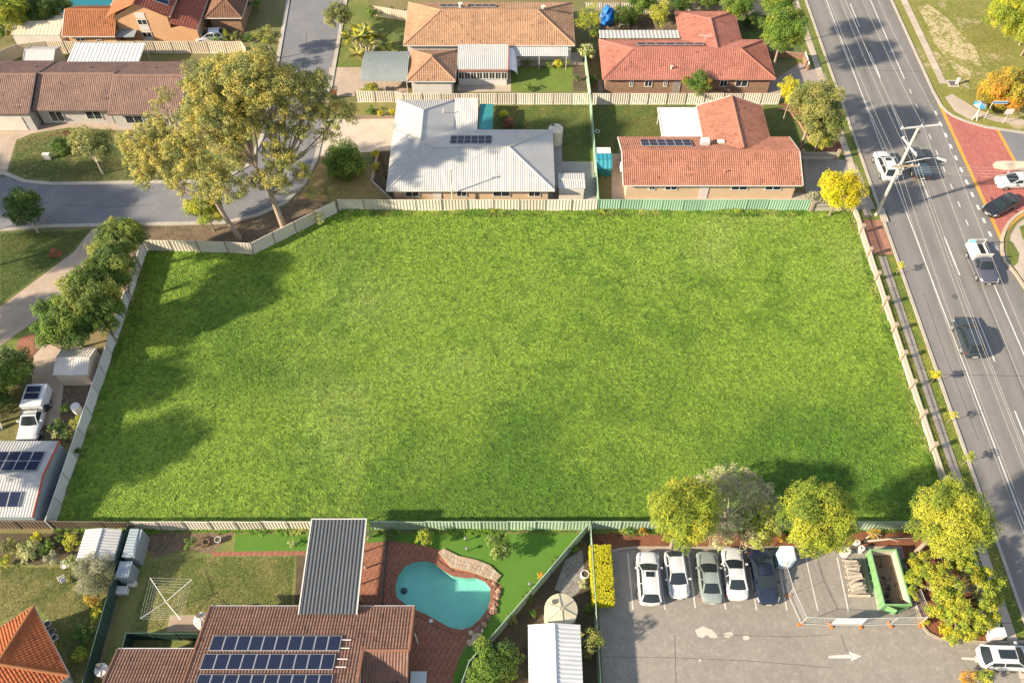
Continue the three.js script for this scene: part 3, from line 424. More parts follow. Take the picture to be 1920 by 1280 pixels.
// brown-orange hip-roofed house
{ const h = thing('house', 'house with long faded orange brown hip roof and white sunroom', 'house', [-3, 0, -101]);
  const mR = tileMat([0.58, 0.34, 0.2]); walls(h, -14.4, 8.35, -108, -98.2, 2.5, mWhite); walls(h, -13.35, -7.2, -97.15, -90.65, 2.45, mPaleWall);
  roof(h, slopes(-14.4, 8.35, -108, -98.2, 2.6, 4.55), TILE, mR, mGutter); roof(h, slopes(-13.35, -7.2, -97.15, -90.65, 2.6, 3.95, 'z'), TILE, tileMat([0.52, 0.3, 0.18]), mGutter);
  panels(h, [-9.8, 3.5, -105.9], [-6.9, 3.5, -105.9], [-9.8, 3.95, -104.7], 3, 1); panels(h, [-6, 3.5, -105.9], [-2.2, 3.5, -105.9], [-6, 3.95, -104.7], 4, 1);
  pipe(h, -7, 3.9, -104.6, 0.7, 0.2, mPaleWall, 'chimney'); pipe(h, 4.2, 4.1, -103.8, 0.6, 0.18, mPaleWall, 'chimney');
  const g = new B(); for (let i = 0; i < 5; i++) g.box(-12.7, -7.8, 0.05 + i * 0.42, 0.44 + i * 0.42, -91.09 - (i % 2) * 0.006, -91.04 - (i % 2) * 0.006); obj('garage_door', g, mWhite, h);
  win(h, 3, 1, -98.63, 2, 1.2); win(h, 6, 1, -98.63, 1.2, 1.2); }
{ const t = thing('sunroom', 'white sunroom with ribbed roof and a row of square windows', 'sunroom', [-3.8, 0, -95]); const b = new B(); face(b, [[-7.1, 2.5, -93.15], [-0.55, 2.5, -93.15], [-0.5, 2.95, -97.9], [-7.1, 2.95, -97.9]], RIB); const r = obj('roof', b, mWhiteMetal, t); obj('gutter', new B().box(-7.1, -0.5, 2.36, 2.48, -93.1, -92.98).box(-0.48, -0.38, 2.4, 2.98, -97.9, -93.1), mat([0.42, 0.13, 0.09], 0.6), r);
  obj('wall', new B().box(-7, -0.7, 0, 1, -97.6, -93.3).box(-7, -0.7, 2.0, 2.35, -97.6, -93.3).box(-7, -0.75, 1, 2, -97.6, -96), mWhite, t);
  for (let i = 0; i < 8; i++) win(t, -6.6 + i * 0.8, 0.95, -93.28, 0.78, 1.1);
  const e = new B(); for (let i = 0; i < 6; i++) { const a = i / 6 * Math.PI / 2, c = (i + 1) / 6 * Math.PI / 2; e.quad([-0.38 + Math.sin(a) * 1.1, 1.4 + Math.cos(a) * 1.1, -93.2], [-0.38 + Math.sin(c) * 1.1, 1.4 + Math.cos(c) * 1.1, -93.2], [-0.38 + Math.sin(c) * 1.1, 1.4 + Math.cos(c) * 1.1, -97.8], [-0.38 + Math.sin(a) * 1.1, 1.4 + Math.cos(a) * 1.1, -97.8]); } obj('curved_awning', e, mat([0.68, 0.68, 0.7], 0.35, G_PAINT), t); }
{ const t = thing('carport', 'grey green curved metal carport beside the double garage', 'carport', [-16.4, 0, -94]); const b = new B(), N = 7; for (let i = 0; i < N; i++) { const f = (k) => { const s = k / N; return [2.35 + Math.sin(s * Math.PI) * 0.75 * (1 - s * 0.3), -90.95 - s * 6.3]; }, a = f(i), c = f(i + 1); for (let x = -19.4; x < -13.45; x += 0.25) b.quad([x, a[0], a[1]], [x + 0.22, a[0], a[1]], [x + 0.22, c[0], c[1]], [x, c[0], c[1]]), b.quad([x + 0.22, a[0], a[1]], [x + 0.25, a[0] + 0.03, a[1]], [x + 0.25, c[0] + 0.03, c[1]], [x + 0.22, c[0], c[1]]); } obj('roof', b, mat([0.25, 0.28, 0.27], 0.5, G_METAL), t); for (const x of [-19.3, -16.4, -13.5]) for (const z of [-91.05, -97.1]) obj('post', new B().cbox(x, 0, z, 0.09, 2.35, 0.09), mGutter, t); }
{ const t = thing('lean_to', 'white ribbed awning along the wall of the orange brown house', 'awning', [4, 0, -97.4]); const b = new B(); face(b, [[-0.2, 2.05, -96.6], [7.4, 2.05, -96.6], [7.4, 2.4, -98.1], [-0.2, 2.4, -98.1]], RIB); obj('roof', b, mWhiteMetal, t); for (const x of [0, 3.6, 7.2]) obj('post', new B().cbox(x, 0, -96.7, 0.08, 2.05, 0.08), mWhite, t); }
// brick house with pinkish hip roof
{ const h = thing('house', 'brown brick house with pinkish red tiled hip roof', 'house', [22.6, 0, -96]);
  const mR = tileMat([0.53, 0.205, 0.15]), w = slopes(22.5, 30.65, -105.9, -95.3, 2.58, 4.1, 'z', 'h', 'g'); w.gables = [];
  walls(h, 11.6, 33.7, -99.4, -91.1, 2.5, mBrick); walls(h, 22.5, 30.65, -105.9, -98, 2.5, mBrick);
  roof(h, slopes(11.6, 33.7, -99.4, -91.1, 2.6, 4.15), TILE, mR, mat([0.45, 0.22, 0.17], 0.6)); roof(h, w, TILE, mR, mat([0.45, 0.22, 0.17], 0.6));
  panels(h, [16.3, 3.55, -97.1], [25, 3.55, -97.1], [16.3, 3.85, -96.3], 7, 1); pipe(h, 20.4, 3, -92.4, 0.55, 0.1, mPaleWall); antenna(h, 25.2, 3.6, -97.5, 1);
  for (const [x, wd] of [[15.4, 0.5], [17.6, 1], [19.8, 0.5], [23.7, 1.3], [27.3, 1], [29.6, 1.6]]) win(h, x, 1.1, -91.55 + 0.012, wd, 1);
  door(h, 21.3, -91.53, 1, 2.1, mat([0.3, 0.25, 0.24], 0.7)); }
{ const t = thing('patio_cover', 'white and grey ribbed patio roof behind the brick house', 'patio cover', [17, 0, -100.6]); const b = new B(); face(b, [[11.7, 2.75, -99.5], [22.4, 2.75, -99.5], [22.4, 2.5, -101.7], [11.7, 2.5, -101.7]], DECK); obj('roof', b, mWhiteMetal, t); for (const x of [11.9, 17, 22.2]) obj('post', new B().cbox(x, 0, -101.5, 0.09, 2.5, 0.09), mWhite, t); }
// brown-tiled duplex in the west
{ const h = thing('house', 'grey walled duplex with long brown tiled stepped roof', 'house', [-54, 0, -89]);
  const mR = tileMat([0.36, 0.22, 0.17]), A = slopes(-74, -59.3, -94.6, -84.1, 2.72, 4.62, 'x', 'g', 'g'), Bm = slopes(-59.3, -49.7, -94.6, -84.9, 2.6, 4.4, 'x', 'g', 'g'), C = slopes(-49.7, -40.6, -94.6, -84.1, 2.62, 4.46, 'x', 'g', 'g'); Bm.gables = []; C.gables.shift();
  walls(h, -74, -59, -94.6, -83.8, 2.5, mGreyWall, [A.gables[1]], 0.5); walls(h, -59.4, -49.8, -94.6, -85.3, 2.5, mGreyWall, [], 0.3); walls(h, -50, -40.6, -94.6, -84.2, 2.5, mGreyWall, [C.gables[0]], 0.5);
  for (const s of [A, Bm, C]) roof(h, s, TILE, mR, mGutterDark);
  pipe(h, -60.6, 3.5, -92.2, 0.3, 0.12, mGutterDark); pipe(h, -53.6, 3.5, -92, 0.3, 0.12, mGutterDark); pipe(h, -45.3, 3.5, -92, 0.3, 0.12, mGutterDark);
  win(h, -57, 0.4, -85.58, 1.7, 1.6); win(h, -52.3, 0.7, -85.58, 2, 1.3); win(h, -47, 0.8, -84.68, 2.2, 1.2); win(h, -43.4, 0.8, -84.68, 1.4, 1.2); door(h, -50.6, -85.57, 0.9, 2.05, mDoor);
  const g = new B(); for (let i = 0; i < 5; i++) g.box(-66, -60.6, 0.05 + i * 0.42, 0.44 + i * 0.42, -84.28, -84.24 + (i % 2) * 0.008); obj('garage_door', g, mPaleWall, h);
  for (const z of [-88, -91.5]) win(h, z, 1, -41.08, 1, 1, mFrame, 1); }
{ const t = thing('patio_cover', 'bright white ribbed awning behind the brown tiled duplex', 'patio cover', [-53.3, 0, -96.2]); const b = new B(); face(b, [[-58, 2.5, -94.3], [-48.6, 2.5, -94.3], [-48.6, 2.75, -98.5], [-58, 2.75, -98.5]], DECK); obj('roof', b, mat([0.55, 0.55, 0.55], 0.4, G_METAL), t); for (const x of [-57.8, -53.3, -48.8]) obj('post', new B().cbox(x, 0, -98.3, 0.1, 2.75, 0.1), mGutter, t); }
// two-storey apricot house in the north-west
{ const h = thing('house', 'apricot two storey house with orange tiled roofs and a banded gable wall', 'house', [-50, 0, -104]);
  const mR = tileMat([0.52, 0.2, 0.08]), mR2 = tileMat([0.42, 0.12, 0.075]), lo = slopes(-60.3, -53.2, -107.2, -100.2, 2.6, 4.3, 'x', 'g', 'g'); lo.gables.pop();
  walls(h, -60.3, -53, -107.2, -100.2, 2.5, mApricot, [lo.gables[0]], 0.5); roof(h, lo, TILE, mR, mGutter);
  const wb = new B(), zf = -102.2; wb.box(-53.3, -46.2, 0, 4.2, -118, zf); wb.tri([-53.3, 4.2, zf], [-46.2, 4.2, zf], [-49.8, 6.1, zf]).quad([-53.3, 4.2, zf], [-49.8, 6.1, zf], [-49.8, 6.1, -118], [-53.3, 4.2, -118]); wb.box(-46.2, -42.8, 0, 2.5, -118, -102.2); obj('wall', wb, mApricot, h);
  const up = slopes(-54, -45.6, -119, -101.7, 4.55, 6.35, 'z', 'g', 'g'); up.gables.pop(); const lr = { planes: [[[-42.5, 2.7, -101.4], [-42.5, 2.7, -119], [-45.9, 3.75, -119], [-45.9, 3.75, -101.4]]], caps: [], gutters: [[[-42.5, 2.7, -101.4], [-42.5, 2.7, -119]]], gables: [] };
  roof(h, { ...up, planes: [up.planes[0]], gutters: [] , gables: [] }, TILE, mR2, mWhite); roof(h, { ...up, planes: [up.planes[1]], caps: [] }, TILE, mR, mWhite); roof(h, lr, TILE, mR2, mGutter);
  for (let i = 0; i < 3; i++) obj('spandrel_panel', new B().box(-50.4, -49.1, 0.1 + i * 1.9 + (i ? 0.1 : 0), 1 + i * 1.9, zf, zf + 0.05), mWhite, h); for (let i = 0; i < 3; i++) if (i < 2) win(h, -49.75, 1.1 + i * 1.9, zf + 0.01, 1.3, 0.85);
  win(h, -58.3, 1, -100.69, 1.3, 1); win(h, -55.8, 1, -100.69, 0.8, 0.8); panels(h, [-46.2, 4.85, -103.6], [-46.2, 4.85, -107.6], [-47.9, 5.6, -103.6], 4, 1);
  obj('downpipe', new B().tube([[-53.35, 0, zf + 0.1], [-53.35, 4.2, zf + 0.1]], 0.06, 6), mat([0.3, 0.16, 0.09], 0.7), h);
  obj('awning', new B().box(-53.4, -50.9, 2.15, 2.25, -102.15, -100.6), mBlueGrey, h); }
{ const t = thing('garage', 'brown tiled brick garage roof beside the shaded silver car', 'garage', [-39.5, 0, -107]); const s = slopes(-42, -37, -114, -104.4, 2.6, 3.9, 'z', 'h', 'h'); walls(t, -42, -37, -114, -104.4, 2.5, mBrick); roof(t, s, TILE, tileMat([0.26, 0.13, 0.075]), mGutter); }
// orange-tiled house in the south-west, turned against the street grid
{ const h = thing('house', 'bright orange tiled hip roof house turned at an angle', 'house', [-38.72, 0, -23.25], undefined, 39.8 * D2R, true); const s = slopes(-13, 0, 0, 7.05, 2.6, 4.15); walls(h, -13, 0, 0, 7.05, 2.5, mPaleWall); roof(h, s, TILE, tileMat([0.56, 0.155, 0.045]), mWhite, tileMat([0.6, 0.24, 0.09])); }
// brown-tiled house with three rows of solar panels
{ const h = thing('house', 'brown tiled house with long rows of dark solar panels', 'house', [-16, 0, -16]); const mR = tileMat([0.29, 0.155, 0.11]), tn = Math.tan(19.5 * D2R), Y = (z) => 2.6 + (z + 23.2) * tn;
  walls(h, -24.4, -11.4, -23.2, -6, 2.5, mBrick, [], 0.5); walls(h, -12, -7.9, -23.2, -15.5, 2.5, mBrick, [], 0.5); walls(h, -31.2, -24.6, -19.9, -8, 2.45, mBrick, [], 0.5);
  const q = (x, z, y = Y(z)) => [x, y, z], zr = -14.4;
  roof(h, { planes: [[q(-24.4, -23.2), q(-7.9, -23.2), q(-7.9, -19.35), q(-24.4, -19.35)], [q(-24.4, -19.35), q(-11.45, -19.35), q(-11.45, zr), q(-24.4, zr)], [q(-7.9, -15.5, 2.6), q(-11.45, -15.5, 2.6), q(-11.45, -19.35), q(-7.9, -19.35)], [q(-24.4, -5.6, 2.6), q(-11.45, -5.6, 2.6), q(-11.45, zr), q(-24.4, zr)]], caps: [[q(-11.45, -19.35), q(-7.9, -19.35)], [q(-24.4, zr), q(-11.45, zr)], [q(-11.45, -19.35), q(-11.45, zr)], [q(-24.4, -23.2), q(-24.4, zr)], [q(-7.9, -23.2), q(-7.9, -19.35)]], gutters: [[q(-24.4, -23.26), q(-7.9, -23.26)]], gables: [] }, TILE, mR, mWhite, tileMat([0.36, 0.165, 0.1]));
  obj('gable_panel', new B().tri(q(-11.5, -19.3), q(-11.5, -15.5, 2.6), q(-11.5, zr - 0.05)).tri(q(-11.5, -15.5, 2.6), q(-11.5, -8, 3.0), q(-11.5, zr - 0.05)), mGreyWall, h);
  const z2 = -19.85; roof(h, { planes: [[q(-31, z2, 2.5), q(-24.5, z2, 2.5), q(-24.5, -13, 2.5 + 6.85 * tn), q(-31, -13, 2.5 + 6.85 * tn)], [q(-31, -6, 2.5), q(-24.5, -6, 2.5), q(-24.5, -13, 2.5 + 6.85 * tn), q(-31, -13, 2.5 + 6.85 * tn)]], caps: [[q(-31, z2, 2.5), q(-31, -13, 2.5 + 6.85 * tn)]], gutters: [[q(-31, z2 - 0.06, 2.5), q(-24.5, z2 - 0.06, 2.5)]], gables: [] }, TILE, mR, mWhite);
  for (const [z, x0, x1, n] of [[-20.5, -23.3, -13.25, 10], [-18.95, -23.5, -13.45, 10], [-17.3, -23.4, -13.35, 10]]) panels(h, [x0, Y(z), z], [x1, Y(z), z], [x0, Y(z + 1.28), z + 1.28], n, 1);
  for (const z of [-20.2, -19.5, -18.6, -17.95]) obj('panel_rail', new B().beam([-13.3, Y(z) + 0.12, z], [-12.5, Y(z) + 0.12, z], 0.06, 0.06), mFrame, h);
  obj('downpipe', new B().tube([[-7.7, 0, -21], [-7.7, 2.6, -21]], 0.06, 6), mWhite, h); }
{ const t = thing('carport', 'long dark grey ribbed carport roof reaching the field fence', 'carport', [-14.9, 0, -27]); const b = new B(); face(b, [[-17, 3.13, -22.4], [-12.45, 3.13, -22.4], [-12.45, 3.35, -30.4], [-17, 3.35, -30.4]], { w: 0.3, c: 1, prof: [0, 0.06, 0.06, 0], lift: 0 }); const r = obj('roof', b, mat([0.085, 0.092, 0.1], 0.55, G_METAL), t); obj('edge_flashing', new B().beam([-12.4, 3.13, -22.4], [-12.4, 3.35, -30.4], 0.1, 0.16).beam([-17.05, 3.13, -22.4], [-17.05, 3.35, -30.4], 0.1, 0.16).beam([-17.1, 3.37, -30.45], [-12.35, 3.37, -30.45], 0.08, 0.14), mGutter, r); for (const x of [-16.8, -12.65]) for (const z of [-24.5, -27.4, -30.2]) obj('post', new B().cbox(x, 0, z, 0.1, 3.15, 0.1), mGutter, t); }

// ---------- sheds ----------
function shed(name, label, x0, x1, z0, z1, he, hr, axis, st, mR, mW, cat = 'shed', capM = mR) { const t = thing(name, label, cat, [(x0 + x1) / 2, 0, (z0 + z1) / 2]), s = slopes(x0, x1, z0, z1, he, hr, axis, 'g', 'g'); walls(t, x0, x1, z0, z1, he - 0.03, mW, s.gables, 0.08); roof(t, { ...s, gutters: [], gables: s.gables }, st, mR, capM); return t; }
{ const t = shed('shed', 'white ribbed shed with red trim and solar panels beside the field fence', -50, -41.55, -38.6, -31.1, 2.35, 2.95, 'x', RIB, mWhiteMetal, mBlueGrey, 'shed', mat([0.5, 0.1, 0.07], 0.6));
  panels(t, [-47.6, 2.55, -37.3], [-42.2, 2.55, -37.3], [-47.6, 2.9, -35.2], 5, 2); panels(t, [-47, 2.5, -31.9], [-42.9, 2.5, -31.9], [-47, 2.72, -33.3], 4, 1); obj('flue', new B().tube([[-44.8, 3.15, -34.6], [-43.7, 3.1, -34.5]], 0.1, 8).tube([[-44.7, 2.8, -34.6], [-44.7, 3.2, -34.6]], 0.09, 8), mGutter, t); }
{ const t = shed('garden_shed', 'cream gabled garden shed under the dark leafy hedge trees', -44.6, -41.35, -49.4, -46.1, 2.0, 2.55, 'x', RIB, mat([0.62, 0.57, 0.52], 0.55, G_METAL), mat([0.6, 0.49, 0.37], 0.7, G_METAL)); }
shed('garden_shed', 'pale cream shed behind the duplex with a rounded ridge', -64.2, -60.2, -98.6, -95.6, 2.1, 2.7, 'x', { ...RIB, w: 0.4, prof: [0, 0.01, 0.01, 0] }, mWhiteMetal, mBeigeMetal);
shed('garden_shed', 'yellowish ribbed roof shed beside the apricot house', -67.5, -61, -105.5, -100.9, 2.3, 2.8, 'x', { ...RIB, w: 0.5 }, mBeigeMetal, mPaleWall);
shed('garden_shed', 'white gabled shed beside the olive green shrub', -36.7, -33.55, -30, -27.3, 2.15, 2.4, 'z', RIB, mWhiteMetal, mat([0.3, 0.36, 0.34], 0.6, G_METAL));
{ const t = shed('garden_shed', 'white ribbed shed in the corner of the concrete yard', 5.4, 8.4, -74.5, -71.95, 1.9, 2.1, 'x', RIB, mWhiteMetal, mPaleWall); }
{ const t = shed('shed', 'white ridged shed roof beside the cream round tank', 1.28, 5.45, -21.7, -11, 2.55, 3, 'z', { ...RIB, w: 0.34 }, mat([0.6, 0.6, 0.6], 0.5, G_METAL), mPaleWall); }
{ const t = thing('storage_shed', 'narrow green grey shed along the dark green fence', 'shed', [-32.6, 0, -28], undefined); const b = new B(), q = (x, y, z) => [x, y, z]; face(b, [[-32.95, 2, -30.2], [-33, 2, -27.6], [-31.85, 2, -27.6], [-31.85, 2, -30.2]], RIB); obj('roof', b, mBlueGrey, t); obj('wall', new B().box(-32.95, -31.9, 0, 1.96, -30.15, -27.65), mBlueGrey, t); }
{ const t = thing('storage_shed', 'short blue grey shed beside the dark barbecue', 'shed', [-32.7, 0, -26.6]); const b = new B(); face(b, [[-33.15, 1.85, -25.9], [-32.05, 1.85, -25.9], [-32.0, 1.9, -27.3], [-33.1, 1.9, -27.3]], RIB); obj('roof', b, mBlueGrey, t); obj('wall', new B().box(-33.1, -32.1, 0, 1.82, -27.25, -25.95), mBlueGrey, t); }
{ const t = thing('cubby_house', 'small teal roofed cubby with a white top', 'cubby', [10.9, 0, -77.6]); const b = new B(); face(b, [[10, 1.3, -75.9], [11.9, 1.3, -75.9], [11.9, 1.9, -76.8], [10, 1.9, -76.8]], DECK); face(b, [[10, 1.9, -77.9], [11.9, 1.9, -77.9], [11.9, 1.92, -76.8], [10, 1.92, -76.8]], DECK); obj('roof', b, mat([0.02, 0.22, 0.29], 0.6, G_PAINT), t); obj('box', new B().box(10.05, 11.85, 0, 1.7, -79.2, -77.95), mWhite, t); obj('wall', new B().box(10.1, 11.8, 0, 1.28, -77.9, -76), mTeal, t); }

// ---------- fences ----------
const fencePanelGeo = (h, rib = 8) => { const b = new B(), n = rib * 4, z = [0.018, 0.018, -0.018, -0.018]; for (let i = 0; i < n; i++) { const x0 = i / n - 0.5, x1 = (i + 1) / n - 0.5, a = z[i % 4], c = z[(i + 1) % 4]; b.quad([x0, 0.06, a], [x1, 0.06, c], [x1, h - 0.03, c], [x0, h - 0.03, a]); } b.box(-0.5, 0.5, h - 0.06, h, -0.03, 0.03).box(-0.5, 0.5, 0.02, 0.08, -0.03, 0.03); return b.geom(); };
const PG = new Map(), pGeo = (h) => { if (!PG.has(h)) PG.set(h, [fencePanelGeo(h), new B().cbox(0, 0, 0, 0.09, h + 0.02, 0.09).geom()]); return PG.get(h); };
const fenceMats = (c, cp) => [[1, 0.86, 1.06].map((k) => mat(c.map((x) => x * k), 0.55, G_METAL)), mat(cp, 0.6)];
const FM = { beige: fenceMats([0.68, 0.61, 0.51], [0.16, 0.15, 0.13]), cream: fenceMats([0.66, 0.56, 0.43], [0.5, 0.43, 0.33]), green: fenceMats([0.3, 0.47, 0.34], [0.22, 0.37, 0.27]), sage: fenceMats([0.35, 0.46, 0.34], [0.24, 0.34, 0.25]), dark: fenceMats([0.035, 0.085, 0.068], [0.05, 0.1, 0.08]), white: fenceMats([0.68, 0.67, 0.67], [0.5, 0.48, 0.48]), timber: fenceMats([0.16, 0.12, 0.09], [0.12, 0.09, 0.07]) };
function fence(label, pts, key, h = 1.8, step = 2.4, cat = 'fence') { // pts are [x, z]
  const t = thing('panel_fence', label, cat, [pts[0][0], 0, pts[0][1]]), [pm, qm] = FM[key], [pg, qg] = pGeo(h);
  for (let i = 0; i + 1 < pts.length; i++) {
    const a = pts[i], c = pts[i + 1], L = Math.hypot(c[0] - a[0], c[1] - a[1]), n = Math.max(1, Math.round(L / step)), ang = Math.atan2(-(c[1] - a[1]), c[0] - a[0]);
    for (let k = 0; k <= n; k++) {
      const p = (s) => [a[0] + (c[0] - a[0]) * s - pts[0][0], a[1] + (c[1] - a[1]) * s - pts[0][1]];
      if (k < n) { const m = obj('panel', pg, pm[(k * 7 + i) % 3], t), q = p((k + 0.5) / n); m.position.set(q[0], rr(-0.015, 0.015), q[1]); m.rotation.y = ang + rr(-0.012, 0.012); m.rotation.x = rr(-0.012, 0.012); m.scale.x = L / n - 0.07; }
      if (k < n || i + 2 === pts.length) { const m = obj('post', qg, qm, t), q = p(k / n); m.position.set(q[0], 0, q[1]); m.rotation.y = ang; }
    }
  }
  return t;
}
fence('beige panel fence running diagonally under the big gum trees', g2([[272, 470], [428, 474], [476, 477], [633, 398]]), 'beige', 1.8, 2.75);
fence('pale beige panel fence below the white metal roofed house', [[-20.05, -70.3], [9.8, -70.3]], 'beige', 1.75, 3.08);
fence('light green panel fence below the cream walled house', [[9.95, -70.3], [34.2, -70.3]], 'green', 1.75, 2.42);
fence('pale beige fence between the sunroom yard and the white roof', [[-20.1, -89.75], [-15.2, -89.75], [-13.9, -89.3], [10, -89.3]], 'beige', 1.75, 2.4);
fence('pale beige fence under the brown brick wall', [[10.15, -89.3], [34.3, -89.3]], 'beige', 1.75, 2.4);
fence('thin green side fence between the two backyards', [[10.02, -88.9], [9.93, -70.5]], 'green', 1.8, 2.4);
fence('greenish side fence beside the garden strips', [[9.75, -99], [10.02, -89.5]], 'sage', 1.8, 2.4);
fence('long white fence along the hedge and sheds', [[-40.66, -64], [-40.66, -31]], 'white', 1.8, 2.4);
fence('dark weathered fence behind the shrub bed', [[-60, -31], [-40.8, -31.05], [-33.6, -31]], 'timber', 1.6, 2.6);
fence('beige fence between the clothesline yard and the field', [[-33.3, -30.95], [-17.4, -30.95]], 'beige', 1.7, 2.3);
fence('pale green fence behind the pool garden', [[-12.4, -30.95], [6.85, -30.95]], 'sage', 1.75, 2.4);
fence('green fence between the car park trees and the field', [[7.05, -30.95], [39.3, -30.95]], 'sage', 1.75, 2.4);
fence('dark green fence dividing the orange roof yard from the clothesline', [[-33.38, -30.6], [-33.4, -10]], 'dark', 1.8, 2.4);
fence('slanting pale green fence beside the pool turf', [[6.62, -30.7], [-3.4, -19.1], [-4.8, -15]], 'sage', 1.75, 2.4);
fence('pale fence between the garden strip and the car park', [[6.85, -30.7], [7.0, -8]], 'sage', 1.6, 2.4);
fence('dark green fence enclosing the small side court', [[-31.1, -18.6], [-31.05, -21.35], [-25.3, -21.3]], 'dark', 1.75, 2.2);
fence('tall cream fence behind the duplex yard', [[-71, -95.6], [-66.6, -99.4], [-63, -100.1], [-36.5, -100.1], [-35.6, -98.6]], 'cream', 1.9, 2.4);
fence('beige fence behind the lime green bushes', [[10.2, -109.2], [38, -109]], 'beige', 1.8, 2.5);
fence('short pale fence beside the faded orange roof', [[-19.5, -108.8], [-14.6, -107.5]], 'cream', 1.6, 2.4);
// brick pillars and white pickets along the road
const mPillar = mat([0.36, 0.28, 0.22], 0.9, G_CONC), mPicket = mat([0.46, 0.42, 0.37], 0.7, G_PAINT);
const pillarGeo = new B().cbox(0, 0, 0, 0.32, 1.45, 0.32).cbox(0, 1.45, 0, 0.4, 0.06, 0.4).geom();
function picketBay(L) { const b = new B(); const n = Math.round(L / 0.155); for (let i = 0; i < n; i++) { const x = (i + 0.5) / n * L - L / 2; b.cbox(x, 0.51, 0, 0.075, 0.71, 0.03); b.quad([x - 0.037, 1.22, 0.012], [x + 0.037, 1.22, 0.012], [x, 1.3, 0.012], [x, 1.3, 0.012]); } return b.geom(); }
function railBay(L, z = 0.035) { return new B().box(-L / 2, L / 2, 0.12, 0.45, -0.02, 0.02).box(-L / 2, L / 2, 0.05, 0.12, -0.03, 0.03).box(-L / 2, L / 2, 0.99, 1.07, z - 0.02, z + 0.02).box(-L / 2, L / 2, 0.45, 0.51, -0.035, 0.035).geom(); }
function picketFence(label, a, c, n, pillars = true) {
  const t = thing('picket_fence', label, 'fence', [a[0], 0, a[1]]), dx = c[0] - a[0], dz = c[1] - a[1], L = Math.hypot(dx, dz) / n, ang = Math.atan2(-dz, dx), pg = picketBay(L - 0.46), rg = railBay(L - 0.46);
  for (let k = 0; k <= n; k++) {
    const s = (q) => [dx * q / n, dz * q / n];
    if (pillars) { const m = obj('pillar', pillarGeo, mPillar, t), p = s(k); m.position.set(p[0], 0, p[1]); m.rotation.y = ang; }
    if (k < n) { const p = s(k + 0.5), m = obj('pickets', pg, mPicket, t), r = obj('rails', rg, mPicket, t); m.userData.kind = 'stuff'; for (const o of [m, r]) { o.position.set(p[0], 0, p[1]); o.rotation.y = ang; } }
  }
  return t;
}
picketFence('white picket fence with brick pillars along the road', [39.38, -70.1], [39.38, -31.9], 11);
picketFence('short white picket fence beside the yellow tree', [34.5, -70.2], [38.9, -70.25], 1);
picketFence('low pale fence with brick piers in front of the red tiled house', [35.1, -79], [39.45, -78.9], 1);
{ const t = thing('brick_wall', 'low brown brick wall with white railing beside the main road', 'wall', [37, 0, -98.5]); obj('wall', new B().beam([34.6, 0.45, -99.6], [39.3, 0.45, -98.9], 0.25, 0.9), mBrick, t); obj('wall', new B().beam([39.45, 0.45, -99], [39.5, 0.45, -96.3], 0.25, 0.9), mBrick, t); obj('railing', new B().beam([39.5, 1.05, -99], [39.5, 1.05, -96.3], 0.06, 0.25), mWhite, t); }
// white slatted fence that bounds the car park from the footpath
{ const t = thing('slat_fence', 'white slatted fence panels between footpath and car park garden', 'fence', [39.4, 0, -26]); const m = mat([0.66, 0.68, 0.72], 0.6, G_PAINT);
  for (const [z0, z1] of [[-30.5, -27.9], [-27.6, -25], [-24.6, -22]]) { const n = 9; for (let i = 0; i < n; i++) obj('slat', new B().box(39.12, 39.72, 0.25 + i * 0.11, 0.25 + i * 0.11 + 0.08, z0 + (i - 4) * 0, z1), m, t); for (const z of [z0 - 0.1, z1 + 0.1]) obj('post', new B().cbox(39.4, 0, z, 0.2, 1.35, 0.14), m, t); }
  obj('end_pier', new B().cbox(39.45, 0, -21.55, 0.95, 1.45, 0.7), mat([0.74, 0.72, 0.7], 0.6, G_PAINT), t); }

